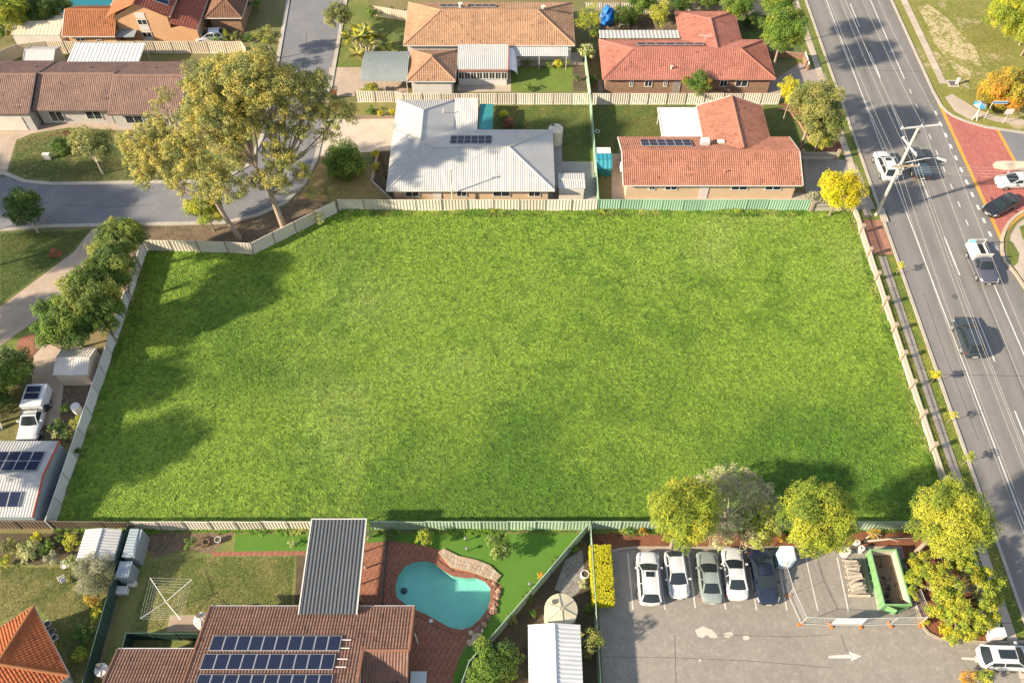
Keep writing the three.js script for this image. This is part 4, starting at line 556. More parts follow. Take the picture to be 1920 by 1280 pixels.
// ---------- swimming pool ----------
{ const t = thing('swimming_pool', 'kidney shaped turquoise swimming pool with brick coping', 'pool', [-6, 0, -25.3]);
  const fl = new B(), n = POOL.length;
  const mShell = mat([0.38, 0.58, 0.52], 0.8, grainTex(9, 0.1, 0.03, 5));
  for (let k = 0; k < n; k++) { const a = POOL[k], b = POOL[(k + 1) % n]; fl.quad([a[0], 0.05, a[1]], [b[0], 0.05, b[1]], [b[0], -0.9, b[1]], [a[0], -0.9, a[1]]); }
  fl.prism(POOL, null, -0.9); obj('shell', fl, mShell, t);
  const w = new THREE.MeshPhysicalMaterial({ color: lin([0.66, 0.92, 0.89]), transmission: 1, thickness: 0, ior: 1.33, roughness: 0.03, bumpMap: dataTex(512, (i, x, y) => { const v = at(NM, x, y); return [v, v, v]; }, 4, false), bumpScale: 0.02 });
  obj('water', new B().prism(POOL, null, -0.12), w, t);
  // coping bricks laid on end round the rim
  const cb = new B(); let acc = 0; const cen = [-6, -25.3];
  for (let k = 0; k < n; k++) { const a = POOL[k], b = POOL[(k + 1) % n], L = Math.hypot(b[0] - a[0], b[1] - a[1]), m = Math.max(1, Math.round(L / 0.17)), nx = (b[1] - a[1]) / L, nz = -(b[0] - a[0]) / L, s = ((a[0] + nx - cen[0]) ** 2 + (a[1] + nz - cen[1]) ** 2 > (a[0] - cen[0]) ** 2 + (a[1] - cen[1]) ** 2) ? 1 : -1;
    for (let i = 0; i < m; i++) { const q = (i + 0.5) / m, x = a[0] + (b[0] - a[0]) * q, z = a[1] + (b[1] - a[1]) * q; cb.beam([x - nx * s * 0.05, 0.05, z - nz * s * 0.05], [x + nx * s * 0.36, 0.05, z + nz * s * 0.36], L / m - 0.025, 0.09); } }
  const cp = obj('coping', cb, colMat(blend([0.28, 0.115, 0.07], [0.2, 0.08, 0.05], [0.35, 0.17, 0.11], 2, 31)), t); cp.userData.kind = 'stuff';
  const c = P(757, 1107, -0.8); obj('pool_cleaner', new B().lathe(c[0], c[2], [[0, -0.6], [0.2, -0.65], [0.28, -0.8], [0.3, -0.89]], 12), mat([0.02, 0.03, 0.05], 0.5), t); const s = P(808, 1164, 0.05); obj('skimmer_lid', new B().lathe(s[0], s[2], [[0, 0.11], [0.16, 0.11], [0.17, 0.02]], 14), mWhite, t); }
function stone(parent, x, y, z, r, m, sq = 0.6) { const g = new THREE.IcosahedronGeometry(r, 1), p = g.attributes.position; const s = rr(0, 99), o = org.get(parent) || [0, 0, 0]; for (let i = 0; i < p.count; i++) { const a = p.getX(i), b = p.getY(i), c = p.getZ(i), k = 0.82 + 0.3 * Math.abs(Math.sin(a / r * 3.1 + s) * Math.cos(b / r * 2.7 + s * 2) + 0.5 * Math.sin(c / r * 4 + s)); p.setXYZ(i, a * k, b * k * sq, c * k); } g.computeVertexNormals(); const me = obj('stone', g, m, parent); me.position.set(x - o[0], y - o[1], z - o[2]); me.rotation.y = s; return me; }
const mSand = [mat([0.4, 0.31, 0.22], 0.9, G_CONC), mat([0.42, 0.3, 0.2], 0.9, G_CONC), mat([0.46, 0.38, 0.29], 0.9, G_CONC)], mRock = [mat([0.24, 0.14, 0.09], 0.95, G_CONC), mat([0.32, 0.2, 0.13], 0.95, G_CONC), mat([0.17, 0.1, 0.07], 0.95, G_CONC)];
{ const t = thing('stone_terrace', 'raised sandstone crazy paved ledge behind the pool', 'ledge', P(875, 1060)); const o = g2([[822, 1036], [832, 1029], [860, 1043], [895, 1051], [918, 1060], [940, 1080], [930, 1090], [915, 1085], [880, 1072], [845, 1064]]); obj('ledge', new B().prism(o, 0, 0.16), mSand[1], t);
  const up = [[824, 1035], [833, 1030], [848, 1036], [862, 1043], [878, 1047], [895, 1051], [908, 1055], [919, 1061], [930, 1070], [939, 1080]], lo = [[826, 1042], [834, 1050], [845, 1060], [858, 1066], [870, 1069], [882, 1072], [896, 1077], [908, 1082], [919, 1086], [930, 1089]], rows = 3, G = [];
  const lerpRow = (l, f) => { const q = f * 9, k = Math.min(8, q | 0), u = q - k; return [l[k][0] + (l[k + 1][0] - l[k][0]) * u, l[k][1] + (l[k + 1][1] - l[k][1]) * u]; };
  for (let j = 0; j <= rows; j++) { G.push([]); for (let i = 0; i <= 20; i++) { const e = (i && i < 20 ? rr(-0.022, 0.022) : 0) + (j % 2) * 0.012, A = lerpRow(up, cl(i / 20 + e)), C = lerpRow(lo, cl(i / 20 + e)), f = cl(j / rows + (j && j < rows ? rr(-0.1, 0.1) : 0)), p = P(A[0] + (C[0] - A[0]) * f, A[1] + (C[1] - A[1]) * f, 0.16); G[j].push([p[0], p[2]]); } }
  for (let j = 0; j < rows; j++) for (let i = 0; i < 20; i++) { const q = [G[j][i], G[j][i + 1], G[j + 1][i + 1], G[j + 1][i]], c = [0, 1].map((k) => (q[0][k] + q[1][k] + q[2][k] + q[3][k]) / 4), poly = q.map((v) => [c[0] + (v[0] - c[0]) * 0.88, c[1] + (v[1] - c[1]) * 0.88]); obj('paving_stone', new B().prism(poly, 0.15, 0.18 + 0.012 * ((i * 3 + j) % 3)), mSand[(i * 5 + j * 3 + (i >> 2)) % 3], t); } }
{ const t = thing('rock_edging', 'rough brown boulders along the pool coping', 'rocks', P(925, 1130)); for (let i = 0; i < 22; i++) { const s = i / 21, q = [[928, 1088], [932, 1108], [930, 1130], [920, 1152], [905, 1172], [892, 1184]], f = s * 5, k = Math.min(4, f | 0), u = f - k, p = P(q[k][0] + (q[k + 1][0] - q[k][0]) * u + rr(-4, 4), q[k][1] + (q[k + 1][1] - q[k][1]) * u + rr(-3, 3), 0.1); stone(t, p[0], 0.08, p[2], rr(0.15, 0.3), mRock[i % 3]); } }
{ const t = thing('rock_edging', 'pale stones heaped at the corner of the brick paving', 'rocks', P(893, 1196)); for (let i = 0; i < 20; i++) { const p = P(880 + rr(0, 28), 1182 + rr(0, 26), 0.1); stone(t, p[0], 0.1, p[2], rr(0.13, 0.26), mSand[i % 3], 0.5); } }
{ const t = thing('pool_fence', 'dark low pool fence across the brick paving', 'fence', P(726, 1015)); const a = P(727, 1018), b = P(718, 1138); for (let i = 0; i <= 5; i++) { const p = mix(a, b, i / 5); obj('post', new B().cbox(p[0], 0, p[2], 0.06, 1.25, 0.06), mGutterDark, t); } obj('rail', new B().beam([a[0], 1.18, a[2]], [b[0], 1.18, b[2]], 0.05, 0.04), mGutterDark, t); obj('rail', new B().beam([a[0], 0.12, a[2]], [b[0], 0.12, b[2]], 0.05, 0.04), mGutterDark, t); const w = new B(); for (let i = 0; i < 75; i++) { const p = mix(a, b, (i + 0.5) / 75); w.cbox(p[0], 0.12, p[2], 0.018, 1.05, 0.018); } obj('balusters', w, mGutterDark, t).userData.kind = 'stuff'; }
for (const [x, y, l] of [[873, 1014, 'slim dark bollard light on the pool turf'], [876, 1033, 'round headed garden lamp standing in the pool turf'], [993, 1099, 'white garden lamp beside the slanting green fence']]) { const p = P(x, y), t = thing('garden_light', l, 'garden light', p); obj('stem', new B().tube([p, [p[0], 0.55, p[2]]], 0.04, 6), mGutterDark, t); obj('head', new B().lathe(p[0], p[2], [[0.02, 0.5], [0.12, 0.54], [0.15, 0.62], [0.1, 0.7], [0, 0.73]], 12), mat([0.2, 0.21, 0.21], 0.5), t); }

// ---------- tanks, clothesline, yard things ----------
function tank(label, x, z, r, h, m, opt = {}) { const t = thing('water_tank', label, 'water tank', [x, 0, z]), b = new B(); const pr = []; for (let i = 0; i <= 24; i++) { const y = h * i / 24; pr.push([r * (1 + 0.012 * (i % 2)), y]); } b.lathe(x, z, pr, 28); b.crease = 0.6; obj('body', b, m, t); const tp = new B().lathe(x, z, [[r * 1.03, h - 0.02], [r * 1.03, h + 0.05], [r * 0.5, h + 0.05 + (opt.rise ?? 0.3) * 0.5], [0.02, h + 0.05 + (opt.rise ?? 0.3)]], 28); obj('lid', tp, m, t); const ribs = new B(); for (let i = 0; i < 6; i++) { const a = i / 6 * 6.283 + 0.4; ribs.beam([x + Math.cos(a) * 0.1, h + 0.08 + (opt.rise ?? 0.3), z + Math.sin(a) * 0.1], [x + Math.cos(a) * r, h + 0.09, z + Math.sin(a) * r], 0.08, 0.05); } obj('lid_ribs', ribs, m, t); obj('inlet', new B().lathe(x + (opt.ix ?? -r * 0.4), z + (opt.iz ?? -r * 0.45), [[0.0, h + 0.32], [0.2, h + 0.32], [0.2, h + 0.1]], 14), mGutterDark, t); return t; }
tank('round beige water tank beside the white ridged shed', 3.98, -23.1, 1.32, 2.1, mat([0.52, 0.47, 0.33], 0.6, G_METAL));
tank('cream water tank at the corner of the white metal roof', 5.35, -82.1, 0.86, 2.1, mat([0.7, 0.62, 0.5], 0.6, G_METAL));
tank('small cream tank tucked against the brown roof with solar panels', -25.15, -22.35, 0.62, 1.9, mat([0.66, 0.6, 0.5], 0.6, G_METAL), { rise: 0.15 });
tank('small white tank in the court beside the dark green fence', -32.4, -18.6, 0.5, 1.4, mWhite, { rise: 0.1 });
{ const t = thing('rotary_clothesline', 'rotary clothesline with wire squares standing on the lawn', 'clothesline', [-28.45, 0, -23.9]); const c = [-28.45, 1.95, -23.9]; obj('post', new B().tube([[c[0], 0, c[2]], c], 0.035, 8), mFrame, t); const E = [[-30.1, -25.8], [-26.6, -25.65], [-26.75, -22.3], [-30.05, -22.4]].map(([x, z]) => [x, 2.1, z]); for (const e of E) obj('arm', new B().tube([[c[0], 1.75, c[2]], e], 0.028, 6), mFrame, t); const w = new B(); for (let k = 1; k <= 6; k++) { const f = 0.28 + k * 0.12, q = E.map((e) => mix([c[0], 1.8, c[2]], e, f)); for (let i = 0; i < 4; i++) w.tube([q[i], q[(i + 1) % 4]], 0.005, 4); } obj('lines', w, mat([0.75, 0.75, 0.72], 0.5), t).userData.kind = 'stuff'; }
{ const p = P(262, 1043), t = thing('barbecue', 'dark covered barbecue beside the green grey shed', 'barbecue', p); obj('cabinet', new B().cbox(p[0], 0, p[2], 0.6, 0.85, 1.1), mat([0.04, 0.05, 0.07], 0.6), t); const b = new B(); for (let i = 0; i < 6; i++) { const a = i / 6 * Math.PI, c = (i + 1) / 6 * Math.PI; b.quad([p[0] - Math.cos(a) * 0.3, 0.85 + Math.sin(a) * 0.28, p[2] - 0.55], [p[0] - Math.cos(c) * 0.3, 0.85 + Math.sin(c) * 0.28, p[2] - 0.55], [p[0] - Math.cos(c) * 0.3, 0.85 + Math.sin(c) * 0.28, p[2] + 0.55], [p[0] - Math.cos(a) * 0.3, 0.85 + Math.sin(a) * 0.28, p[2] + 0.55]); } obj('hood', b, mat([0.06, 0.07, 0.1], 0.45), t); obj('handle', new B().tube([[p[0] + 0.36, 0.95, p[2] - 0.3], [p[0] + 0.36, 0.95, p[2] + 0.3]], 0.03, 6), mWhite, t); }
const crate = (name, label, px, py, sx, sy, sz, m, cat, lid = true) => { const p = P(px, py), t = thing(name, label, cat, p); obj('body', new B().cbox(p[0], 0, p[2], sx, sy, sz), m, t); if (lid) obj('lid', new B().cbox(p[0], sy, p[2], sx + 0.06, 0.06, sz + 0.06), m, t); return t; };
crate('storage_box', 'white storage box below the blue grey shed', 232, 1110, 0.85, 0.5, 0.6, mWhite, 'box'); crate('storage_box', 'small beige box below the blue grey shed', 249, 1097, 0.7, 0.35, 0.4, mPaleWall, 'box');
crate('patio_table', 'pale glass topped table against the brown roofed house', 786, 1275, 1.2, 0.72, 0.9, mat([0.5, 0.55, 0.56], 0.3), 'table');
function bin(label, px, py, lidC, turn = 0) { const p = P(px, py), t = thing('wheelie_bin', label, 'bin', p, undefined, turn, true), b = new B(), q = (s, y) => [[-s, y, s], [s, y, s], [s, y, -s], [-s, y, -s]], a = q(0.24, 0.05), c = q(0.31, 0.95); for (let i = 0; i < 4; i++) b.quad(a[i], a[(i + 1) % 4], c[(i + 1) % 4], c[i]); b.quad(...c); obj('body', b, mat([0.02, 0.028, 0.025], 0.6), t); obj('lid', new B().box(-0.33, 0.33, 0.96, 1.04, -0.4, 0.34), mat(lidC, 0.5), t); for (const s of [-1, 1]) obj('wheel', new B().tube([[s * 0.22, 0.1, -0.3], [s * 0.3, 0.1, -0.3]], 0.1, 10), mGutterDark, t); return t; }
bin('wheelie bin with yellow lid beside the duplex wall', 77, 224, [0.65, 0.32, 0.03]); bin('wheelie bin with red lid beside the duplex wall', 93, 225, [0.42, 0.02, 0.04]); bin('dark wheelie bin with red lid on the kerb under the gum', 627, 184, [0.3, 0.04, 0.03], 1.3);
{ const p = P(103, 478), t = thing('brick_letterbox', 'small stepped brick letterbox on the shaded lawn', 'letterbox', p); const m = [mat([0.3, 0.12, 0.07], 0.9, G_CONC), mat([0.24, 0.1, 0.06], 0.9, G_CONC)]; for (let k = 0; k < 6; k++) { const w = 1.5 - k * 0.2, n = Math.max(2, Math.round(w / 0.3)); for (let i = 0; i < n; i++) obj('brick', new B().cbox(p[0] - w / 2 + (i + 0.5) * w / n, k * 0.14, p[2], w / n - 0.02, 0.125, 0.7 - k * 0.05), m[(i + k) % 2], t); } }
{ const p = P(90, 298), t = thing('meter_box', 'white utility box standing on the curved front lawn', 'utility box', p); obj('cabinet', new B().cbox(p[0], 0, p[2], 0.75, 0.8, 0.35), mWhite, t); obj('cap', new B().cbox(p[0], 0.8, p[2], 0.85, 0.06, 0.45), mat([0.6, 0.6, 0.58], 0.6), t); }
{ const p = P(2, 790), t = thing('sign_board', 'white notice board with red lettering leaning on the west lawn', 'sign', [p[0], 0, p[2] + 1]); obj('board', new B().quad([p[0] - 1, 0.15, p[2] + 1.3], [p[0] + 0.5, 0.15, p[2] + 0.9], [p[0] + 0.5, 1.1, p[2] + 0.5], [p[0] - 1, 1.1, p[2] + 0.9]), mWhite, t); obj('leg', new B().beam([p[0] - 0.7, 0, p[2] + 1.3], [p[0] - 0.7, 1, p[2] + 0.85], 0.05, 0.05), mGutter, t); obj('leg', new B().beam([p[0] + 0.2, 0, p[2] + 1.1], [p[0] + 0.2, 1, p[2] + 0.6], 0.05, 0.05), mGutter, t); }
{ const p = P(148, 772), t = thing('water_drum', 'white drum standing against the long white fence', 'drum', p); obj('body', new B().lathe(p[0], p[2], [[0.42, 0], [0.45, 0.5], [0.42, 1]], 18), mWhite, t); obj('lid', new B().lathe(p[0], p[2], [[0.44, 1], [0.44, 1.06], [0, 1.1]], 18), mWhite, t); }
{ const p = P(1096, 1082), t = thing('plant_pot', 'white pot beside the yellow hedge', 'pot', p); obj('pot', new B().lathe(p[0], p[2], [[0.25, 0], [0.42, 0.5], [0.36, 0.8], [0.3, 0.8], [0.32, 0.6]], 16), mWhite, t); obj('soil', new B().lathe(p[0], p[2], [[0.32, 0.68], [0, 0.7]], 16), mGarden, t); }
{ const p = P(1120, 247), t = thing('stepping_ring', 'white ring lying on the lawn beside the green side fence', 'ring', p); obj('ring', new THREE.TorusGeometry(0.28, 0.07, 6, 18).rotateX(Math.PI / 2).translate(0, 0.08, 0), mWhite, t); }
{ const p = P(1112, 115), t = thing('satellite_dish', 'tilted pale dish in the shrubs beside the brick house', 'dish', p); obj('dish', new THREE.SphereGeometry(1.1, 16, 5, 0, 6.283, 0, 0.75).rotateZ(-1.1).translate(1, 1.2, 0), mGutter, t); obj('mast', new B().tube([p, [p[0] + 0.1, 1.3, p[2]]], 0.05, 6), mGutter, t); }
for (const [x, y, l] of [[965, 125, 'white garden seat on the patio edge above the lawn'], [1170, 50, 'white slatted bench under the dark shrubs']]) { const p = P(x, y), t = thing('garden_bench', l, 'bench', p); for (let i = 0; i < 3; i++) obj('slat', new B().cbox(p[0], 0.42, p[2] - 0.15 + i * 0.15, 1.5, 0.04, 0.12), mWhite, t); obj('backrest', new B().cbox(p[0], 0.6, p[2] - 0.3, 1.5, 0.35, 0.05), mWhite, t); for (const s of [-0.6, 0.6]) obj('leg', new B().cbox(p[0] + s, 0, p[2], 0.06, 0.42, 0.4), mWhite, t); }
{ const t = thing('blue_tarpaulin', 'crumpled bright blue tarpaulin among the lime bushes', 'tarpaulin', P(1140, 35)); const c = P(1138, 30, 1.2), g = new THREE.IcosahedronGeometry(1.3, 3), p = g.attributes.position; for (let i = 0; i < p.count; i++) { const a = p.getX(i), b = p.getY(i), d = p.getZ(i), k = 1 + 0.25 * Math.sin(a * 5 + d * 3) * Math.cos(b * 4 + d * 2); p.setXYZ(i, a * k * 0.8, Math.max(-1.2, b * k * 1.1), d * k * 0.8); } g.computeVertexNormals(); const m = obj('sheet', g, mat([0.015, 0.16, 0.55], 0.5), t), o = org.get(t); m.position.set(c[0] - o[0], 1.2, c[2] - o[2]); }
{ const t = thing('swimming_pool', 'round blue green pool behind the orange tiled wing', 'pool', P(155, 8)); const c = P(160, 4); obj('rim', new B().lathe(c[0], c[2], [[4.2, 0], [4.2, 0.12], [3.9, 0.12]], 30), mConc, t); obj('water', new B().lathe(c[0], c[2], [[3.9, 0.08], [0, 0.08]], 30), new THREE.MeshStandardMaterial({ color: lin([0.01, 0.16, 0.2]), roughness: 0.1 }), t); }
for (const [x, y, l, a] of [[126, 1064, 'white garden chair facing the shed', 0.4], [122, 1090, 'white garden chair beside the olive shrub', 2.2]]) { const p = P(x, y), t = thing('garden_chair', l, 'chair', p, undefined, a, true); obj('seat', new B().cbox(0, 0.42, 0, 0.5, 0.04, 0.48), mWhite, t); obj('backrest', new B().cbox(0, 0.5, -0.25, 0.5, 0.45, 0.05), mWhite, t); for (const s of [-1, 1]) { obj('armrest', new B().cbox(s * 0.27, 0.64, 0, 0.05, 0.04, 0.5), mWhite, t); for (const z of [-0.2, 0.2]) obj('leg', new B().cbox(s * 0.24, 0, z, 0.04, 0.42, 0.04), mWhite, t); } }
for (const [x, y, c, l] of [[92, 1172, [0.55, 0.53, 0.5], 'pale pot by the orange roof eave'], [100, 1186, [0.3, 0.3, 0.3], 'grey pot by the orange roof eave'], [105, 1198, [0.62, 0.62, 0.6], 'white bucket by the orange roof eave'], [103, 1212, [0.6, 0.35, 0.02], 'yellow toy tub by the orange roof eave'], [388, 1020, [0.4, 0.2, 0.12], 'terracotta pot at the turf strip corner'], [410, 1015, [0.5, 0.48, 0.45], 'pale pot at the turf strip corner']]) { const p = P(x, y), t = thing('plant_pot', l, 'pot', p); obj('pot', new B().lathe(p[0], p[2], [[0.2, 0], [0.28, 0.4], [0.3, 0.45], [0.24, 0.45], [0.24, 0.36]], 14), mat(c, 0.7), t); obj('soil', new B().lathe(p[0], p[2], [[0.25, 0.38], [0, 0.4]], 14), mGarden, t); }
// ---------- power pole, wires, street signs ----------
const mPole = mat([0.56, 0.54, 0.44], 0.85, G_CONC), mWire = mat([0.45, 0.44, 0.42], 0.5), mSteel = mat([0.5, 0.5, 0.5], 0.45);
{ const t = thing('power_pole', 'tall pale power pole with crossarms and street lamp', 'power pole', [42, 0, -69.6]), X = 42, Z = -69.6; const b = new B().tube([[X, 0, Z], [X, 6, Z], [X, 12.6, Z]], [0.21, 0.18, 0.14], 10); b.crease = 0.9; obj('pole', b, mPole, t);
  obj('crossarm', new B().beam([40.4, 12.35, -69.9], [44.6, 12.35, -70.5], 0.14, 0.14), mWhite, t); obj('crossarm', new B().beam([41.6, 10.3, -71], [42.5, 10.0, -68.4], 0.14, 0.14), mWhite, t); obj('crossarm', new B().beam([41, 7.6, -69.4], [44, 7.6, -69.5], 0.14, 0.14), mat([0.42, 0.3, 0.18], 0.8), t);
  for (const [x, y, z] of [[40.5, 12.42, -69.92], [42.6, 12.42, -70.2], [44.5, 12.42, -70.48], [41.65, 10.35, -70.8], [42.4, 10.1, -68.6], [41.1, 7.67, -69.4], [41.7, 7.67, -69.4], [43.2, 7.67, -69.5], [43.9, 7.67, -69.5]]) obj('insulator', new B().lathe(x, z, [[0.05, y], [0.1, y + 0.08], [0.06, y + 0.14], [0.09, y + 0.2], [0, y + 0.26]], 8), mSteel, t);
  obj('lamp_arm', new B().tube([[42.1, 7.9, -69.6], [44.5, 8.5, -69.7], [45.8, 8.6, -69.7]], 0.05, 6), mSteel, t); obj('lamp_head', new B().beam([45.6, 8.58, -69.7], [46.5, 8.5, -69.3], 0.28, 0.12), mSteel, t);
  const j = new B(); for (let i = 0; i < 6; i++) { const a = rr(0, 6.28), p0 = [X + Math.cos(a) * 0.6, 7.3 + rr(-0.4, 0.5), Z + Math.sin(a) * 0.5]; j.tube([[X, 7.5, Z], p0, [X + rr(-0.9, 1.8), 7.55, Z + rr(-0.2, 0.2)]], 0.025, 4); } obj('jumper_leads', j, mWire, t).userData.kind = 'stuff'; obj('junction_box', new B().cbox(42.25, 6.4, -69.5, 0.35, 0.5, 0.3), mSteel, t); }
function wire(label, a, b, sag, r = 0.011, group = 'overhead power lines') { const pts = []; for (let i = 0; i <= 20; i++) { const s = i / 20; const p = mix(a, b, s); p[1] -= sag * 4 * s * (1 - s); pts.push(p); } const w = obj('power_line', new B().tube(pts, r, 4), mWire); tag(w, label, 'power line', group); return w; }
const WL = (y) => y > 10 ? 'high wire running along the road from the top crossarm' : 'low wire running along the road from the timber crossarm', WX = 'service line crossing above the red threshold';
for (const [x, y, z] of [[40.5, 12.66, -69.92], [42.6, 12.66, -70.2], [44.5, 12.66, -70.48], [41.1, 7.9, -69.4], [41.7, 7.9, -69.4], [43.2, 7.9, -69.5], [43.9, 7.9, -69.5]]) { wire(WL(y), [x, y, z], [x - 0.3, y - 0.2, -125], 0.9); wire(WL(y), [x, y, z], [x - 0.2, y - 0.2, -8], 1.1); }
for (let i = 0; i < 4; i++) wire(WX, [43.9, 7.5 - i * 0.12, -69.5 + i * 0.1], [100, 7.6, -72 + i * 2.2], 1.0, 0.011, 'service lines');
{ const p = P(850, 392), t = thing('service_pole', 'slim pale service pole behind the beige fence', 'pole', p); obj('pole', new B().tube([p, [p[0], 6.2, p[2]]], [0.1, 0.07], 8), mat([0.6, 0.54, 0.44], 0.8), t); obj('crossarm', new B().beam([p[0] - 0.5, 5.9, p[2]], [p[0] + 0.5, 5.9, p[2]], 0.08, 0.08), mSteel, t); wire('service line above the white metal roof', [p[0], 6, p[2]], [-1, 4.8, -77], 0.3, 0.015); }
{ const p = [60, 0, -86.6], t = thing('street_sign', 'blue street name blade on a slim post', 'sign', p); obj('post', new B().tube([p, [60, 2.6, -86.6]], 0.045, 8), mSteel, t); obj('blade', new B().box(60.05, 61.9, 2.35, 2.6, -86.62, -86.58), mat([0.03, 0.2, 0.4], 0.5), t); obj('blade_border', new B().box(60.05, 61.9, 2.6, 2.68, -86.625, -86.575).box(60.05, 61.9, 2.27, 2.35, -86.625, -86.575), mWhite, t); }
{ const p = [58.6, 0, -86.3], t = thing('market_umbrella_sign', 'small blue and white canopy on a bent white stand', 'canopy', p); obj('stand', new B().tube([[58.3, 0, -86.2], [58.7, 1, -86.5], [58.8, 2, -86.7]], 0.06, 6).tube([[58.9, 0, -86.1], [58.7, 1, -86.5]], 0.06, 6), mWhite, t); const c = [58.7, 2.3, -86.8]; for (let i = 0; i < 6; i++) { const a = i / 6 * 6.283, d = (i + 1) / 6 * 6.283; obj('canopy_panel', new B().tri([c[0], c[1], c[2]], [c[0] + Math.cos(d) * 0.85, 1.95, c[2] + Math.sin(d) * 0.85], [c[0] + Math.cos(a) * 0.85, 1.95, c[2] + Math.sin(a) * 0.85]), i % 2 ? mat([0.04, 0.3, 0.6], 0.5) : mWhite, t); } }
{ const p = [62, 0, -85.6], t = thing('road_sign', 'plain pale rectangular sign on a post beside the footpath', 'sign', p); obj('post', new B().tube([p, [62, 2.1, -85.6]], 0.04, 8), mSteel, t); obj('plate', new B().box(61.5, 62.5, 1.5, 2.3, -85.58, -85.54), mWhite, t); }
{ const p = P(1787, 157), t = thing('service_pit', 'concrete service pit on the worn corner lawn', 'pit', p); obj('frame', new B().box(p[0] - 0.7, p[0] + 0.7, 0, 0.08, p[2] - 0.7, p[2] + 0.7), mConc, t); obj('cover', new B().box(p[0] - 0.45, p[0] + 0.45, 0.08, 0.1, p[2] - 0.45, p[2] + 0.45), mGutterDark, t); }
{ const p = P(1794, 158), t = thing('service_pillar', 'small white service pillar beside the concrete pit', 'pillar', p); obj('body', new B().cbox(p[0], 0, p[2], 0.3, 0.9, 0.3), mWhite, t); obj('cap', new B().cbox(p[0], 0.9, p[2], 0.36, 0.08, 0.36), mSteel, t); }
{ const p = P(1655, 402), t = thing('drain_inlet', 'dark stormwater inlet at the kerb by the power pole', 'drain', [42.55, 0, -69.6]); obj('lintel', new B().box(42.3, 43.1, 0.1, 0.2, -70.6, -68.4), mConc, t); obj('opening', new B().box(42.78, 43.3, 0.03, 0.06, -70.3, -68.7), mat([0.02, 0.02, 0.02], 0.9), t); }
// ---------- building works in the car park ----------
{ const t = thing('skip_bin', 'open bright green skip bin in the car park', 'skip bin', [31.9, 0, -26.15]), m = mat([0.19, 0.38, 0.16], 0.6, G_METAL), mi = mat([0.46, 0.42, 0.33], 0.8, G_CONC), x0 = 30.75, x1 = 33.0, z0 = -28.6, z1 = -23.8, H = 1.2, w = 0.07;
  obj('floor', new B().box(x0 + 0.1, x1 - 0.1, 0.15, 0.22, z0 + 0.1, z1 - 0.1), colMat(dataTex(256, (i, x, y) => { const n = at(NM, x * 2, y * 2), f = at(NF, x, y); return lerp3([0.135, 0.1, 0.072], [0.028, 0.02, 0.016], sst(0.55, 0.62, n * 0.75 + f * 0.25)); }, 3)), t);
  for (const [a, b, c, d, mm] of [[x0, x0 + w, z0, z1, m], [x1 - w, x1, z0, z1, m], [x0 + w, x1 - w, z0, z0 + w, m], [x0 + w, x1 - w, z1 - w, z1, m]]) obj('side_panel', new B().box(a, b, 0.1, H, c, d), mm, t);
  for (const [a, b, c, d] of [[x0 + w, x0 + w + 0.01, z0 + w, z1 - w], [x1 - w - 0.01, x1 - w, z0 + w, z1 - w], [x0 + w + 0.012, x1 - w - 0.012, z0 + w, z0 + w + 0.01], [x0 + w + 0.012, x1 - w - 0.012, z1 - w - 0.01, z1 - w]]) obj('inner_lining', new B().box(a, b, 0.22, H - 0.08, c, d), mi, t);
  obj('rim', new B().box(x0 - 0.03, x0 + w + 0.015, H, H + 0.08, z0 - 0.08, z1 + 0.08).box(x1 - w - 0.015, x1 + 0.03, H, H + 0.08, z0 - 0.08, z1 + 0.08).box(x0 + w + 0.015, x1 - w - 0.015, H, H + 0.08, z0 - 0.03, z0 + w + 0.015).box(x0 + w + 0.015, x1 - w - 0.015, H, H + 0.08, z1 - w - 0.015, z1 + 0.03), m, t);
  for (let i = 0; i < 7; i++) for (const s of [0, 1]) obj('rib', new B().cbox(s ? x1 + 0.05 : x0 - 0.05, 0.12, z0 + 0.3 + i * 0.7, 0.1, H - 0.12, 0.1), m, t);
  obj('tailgate_flap', new B().quad([x0 + 0.3, 0.2, z1 + 0.12], [x0 + 1, 0.2, z1 + 0.5], [x0 + 1.1, 1, z1 + 0.35], [x0 + 0.3, 1.2, z1 + 0.05]), m, t); obj('tailgate_flap', new B().quad([x0 + 1.3, 0.2, z1 + 0.45], [x1 - 0.2, 0.2, z1 + 0.1], [x1 - 0.2, 1.2, z1 + 0.05], [x0 + 1.2, 1, z1 + 0.4]), m, t);
  for (let i = 0; i < 9; i++) { const q = stone(t, rr(x0 + 0.7, x1 - 0.9), 0.26, rr(-26.5, z1 - 0.4), rr(0.08, 0.18), mat([0.035, 0.025, 0.02], 0.95), 0.5); q.name = 'rubble'; } }
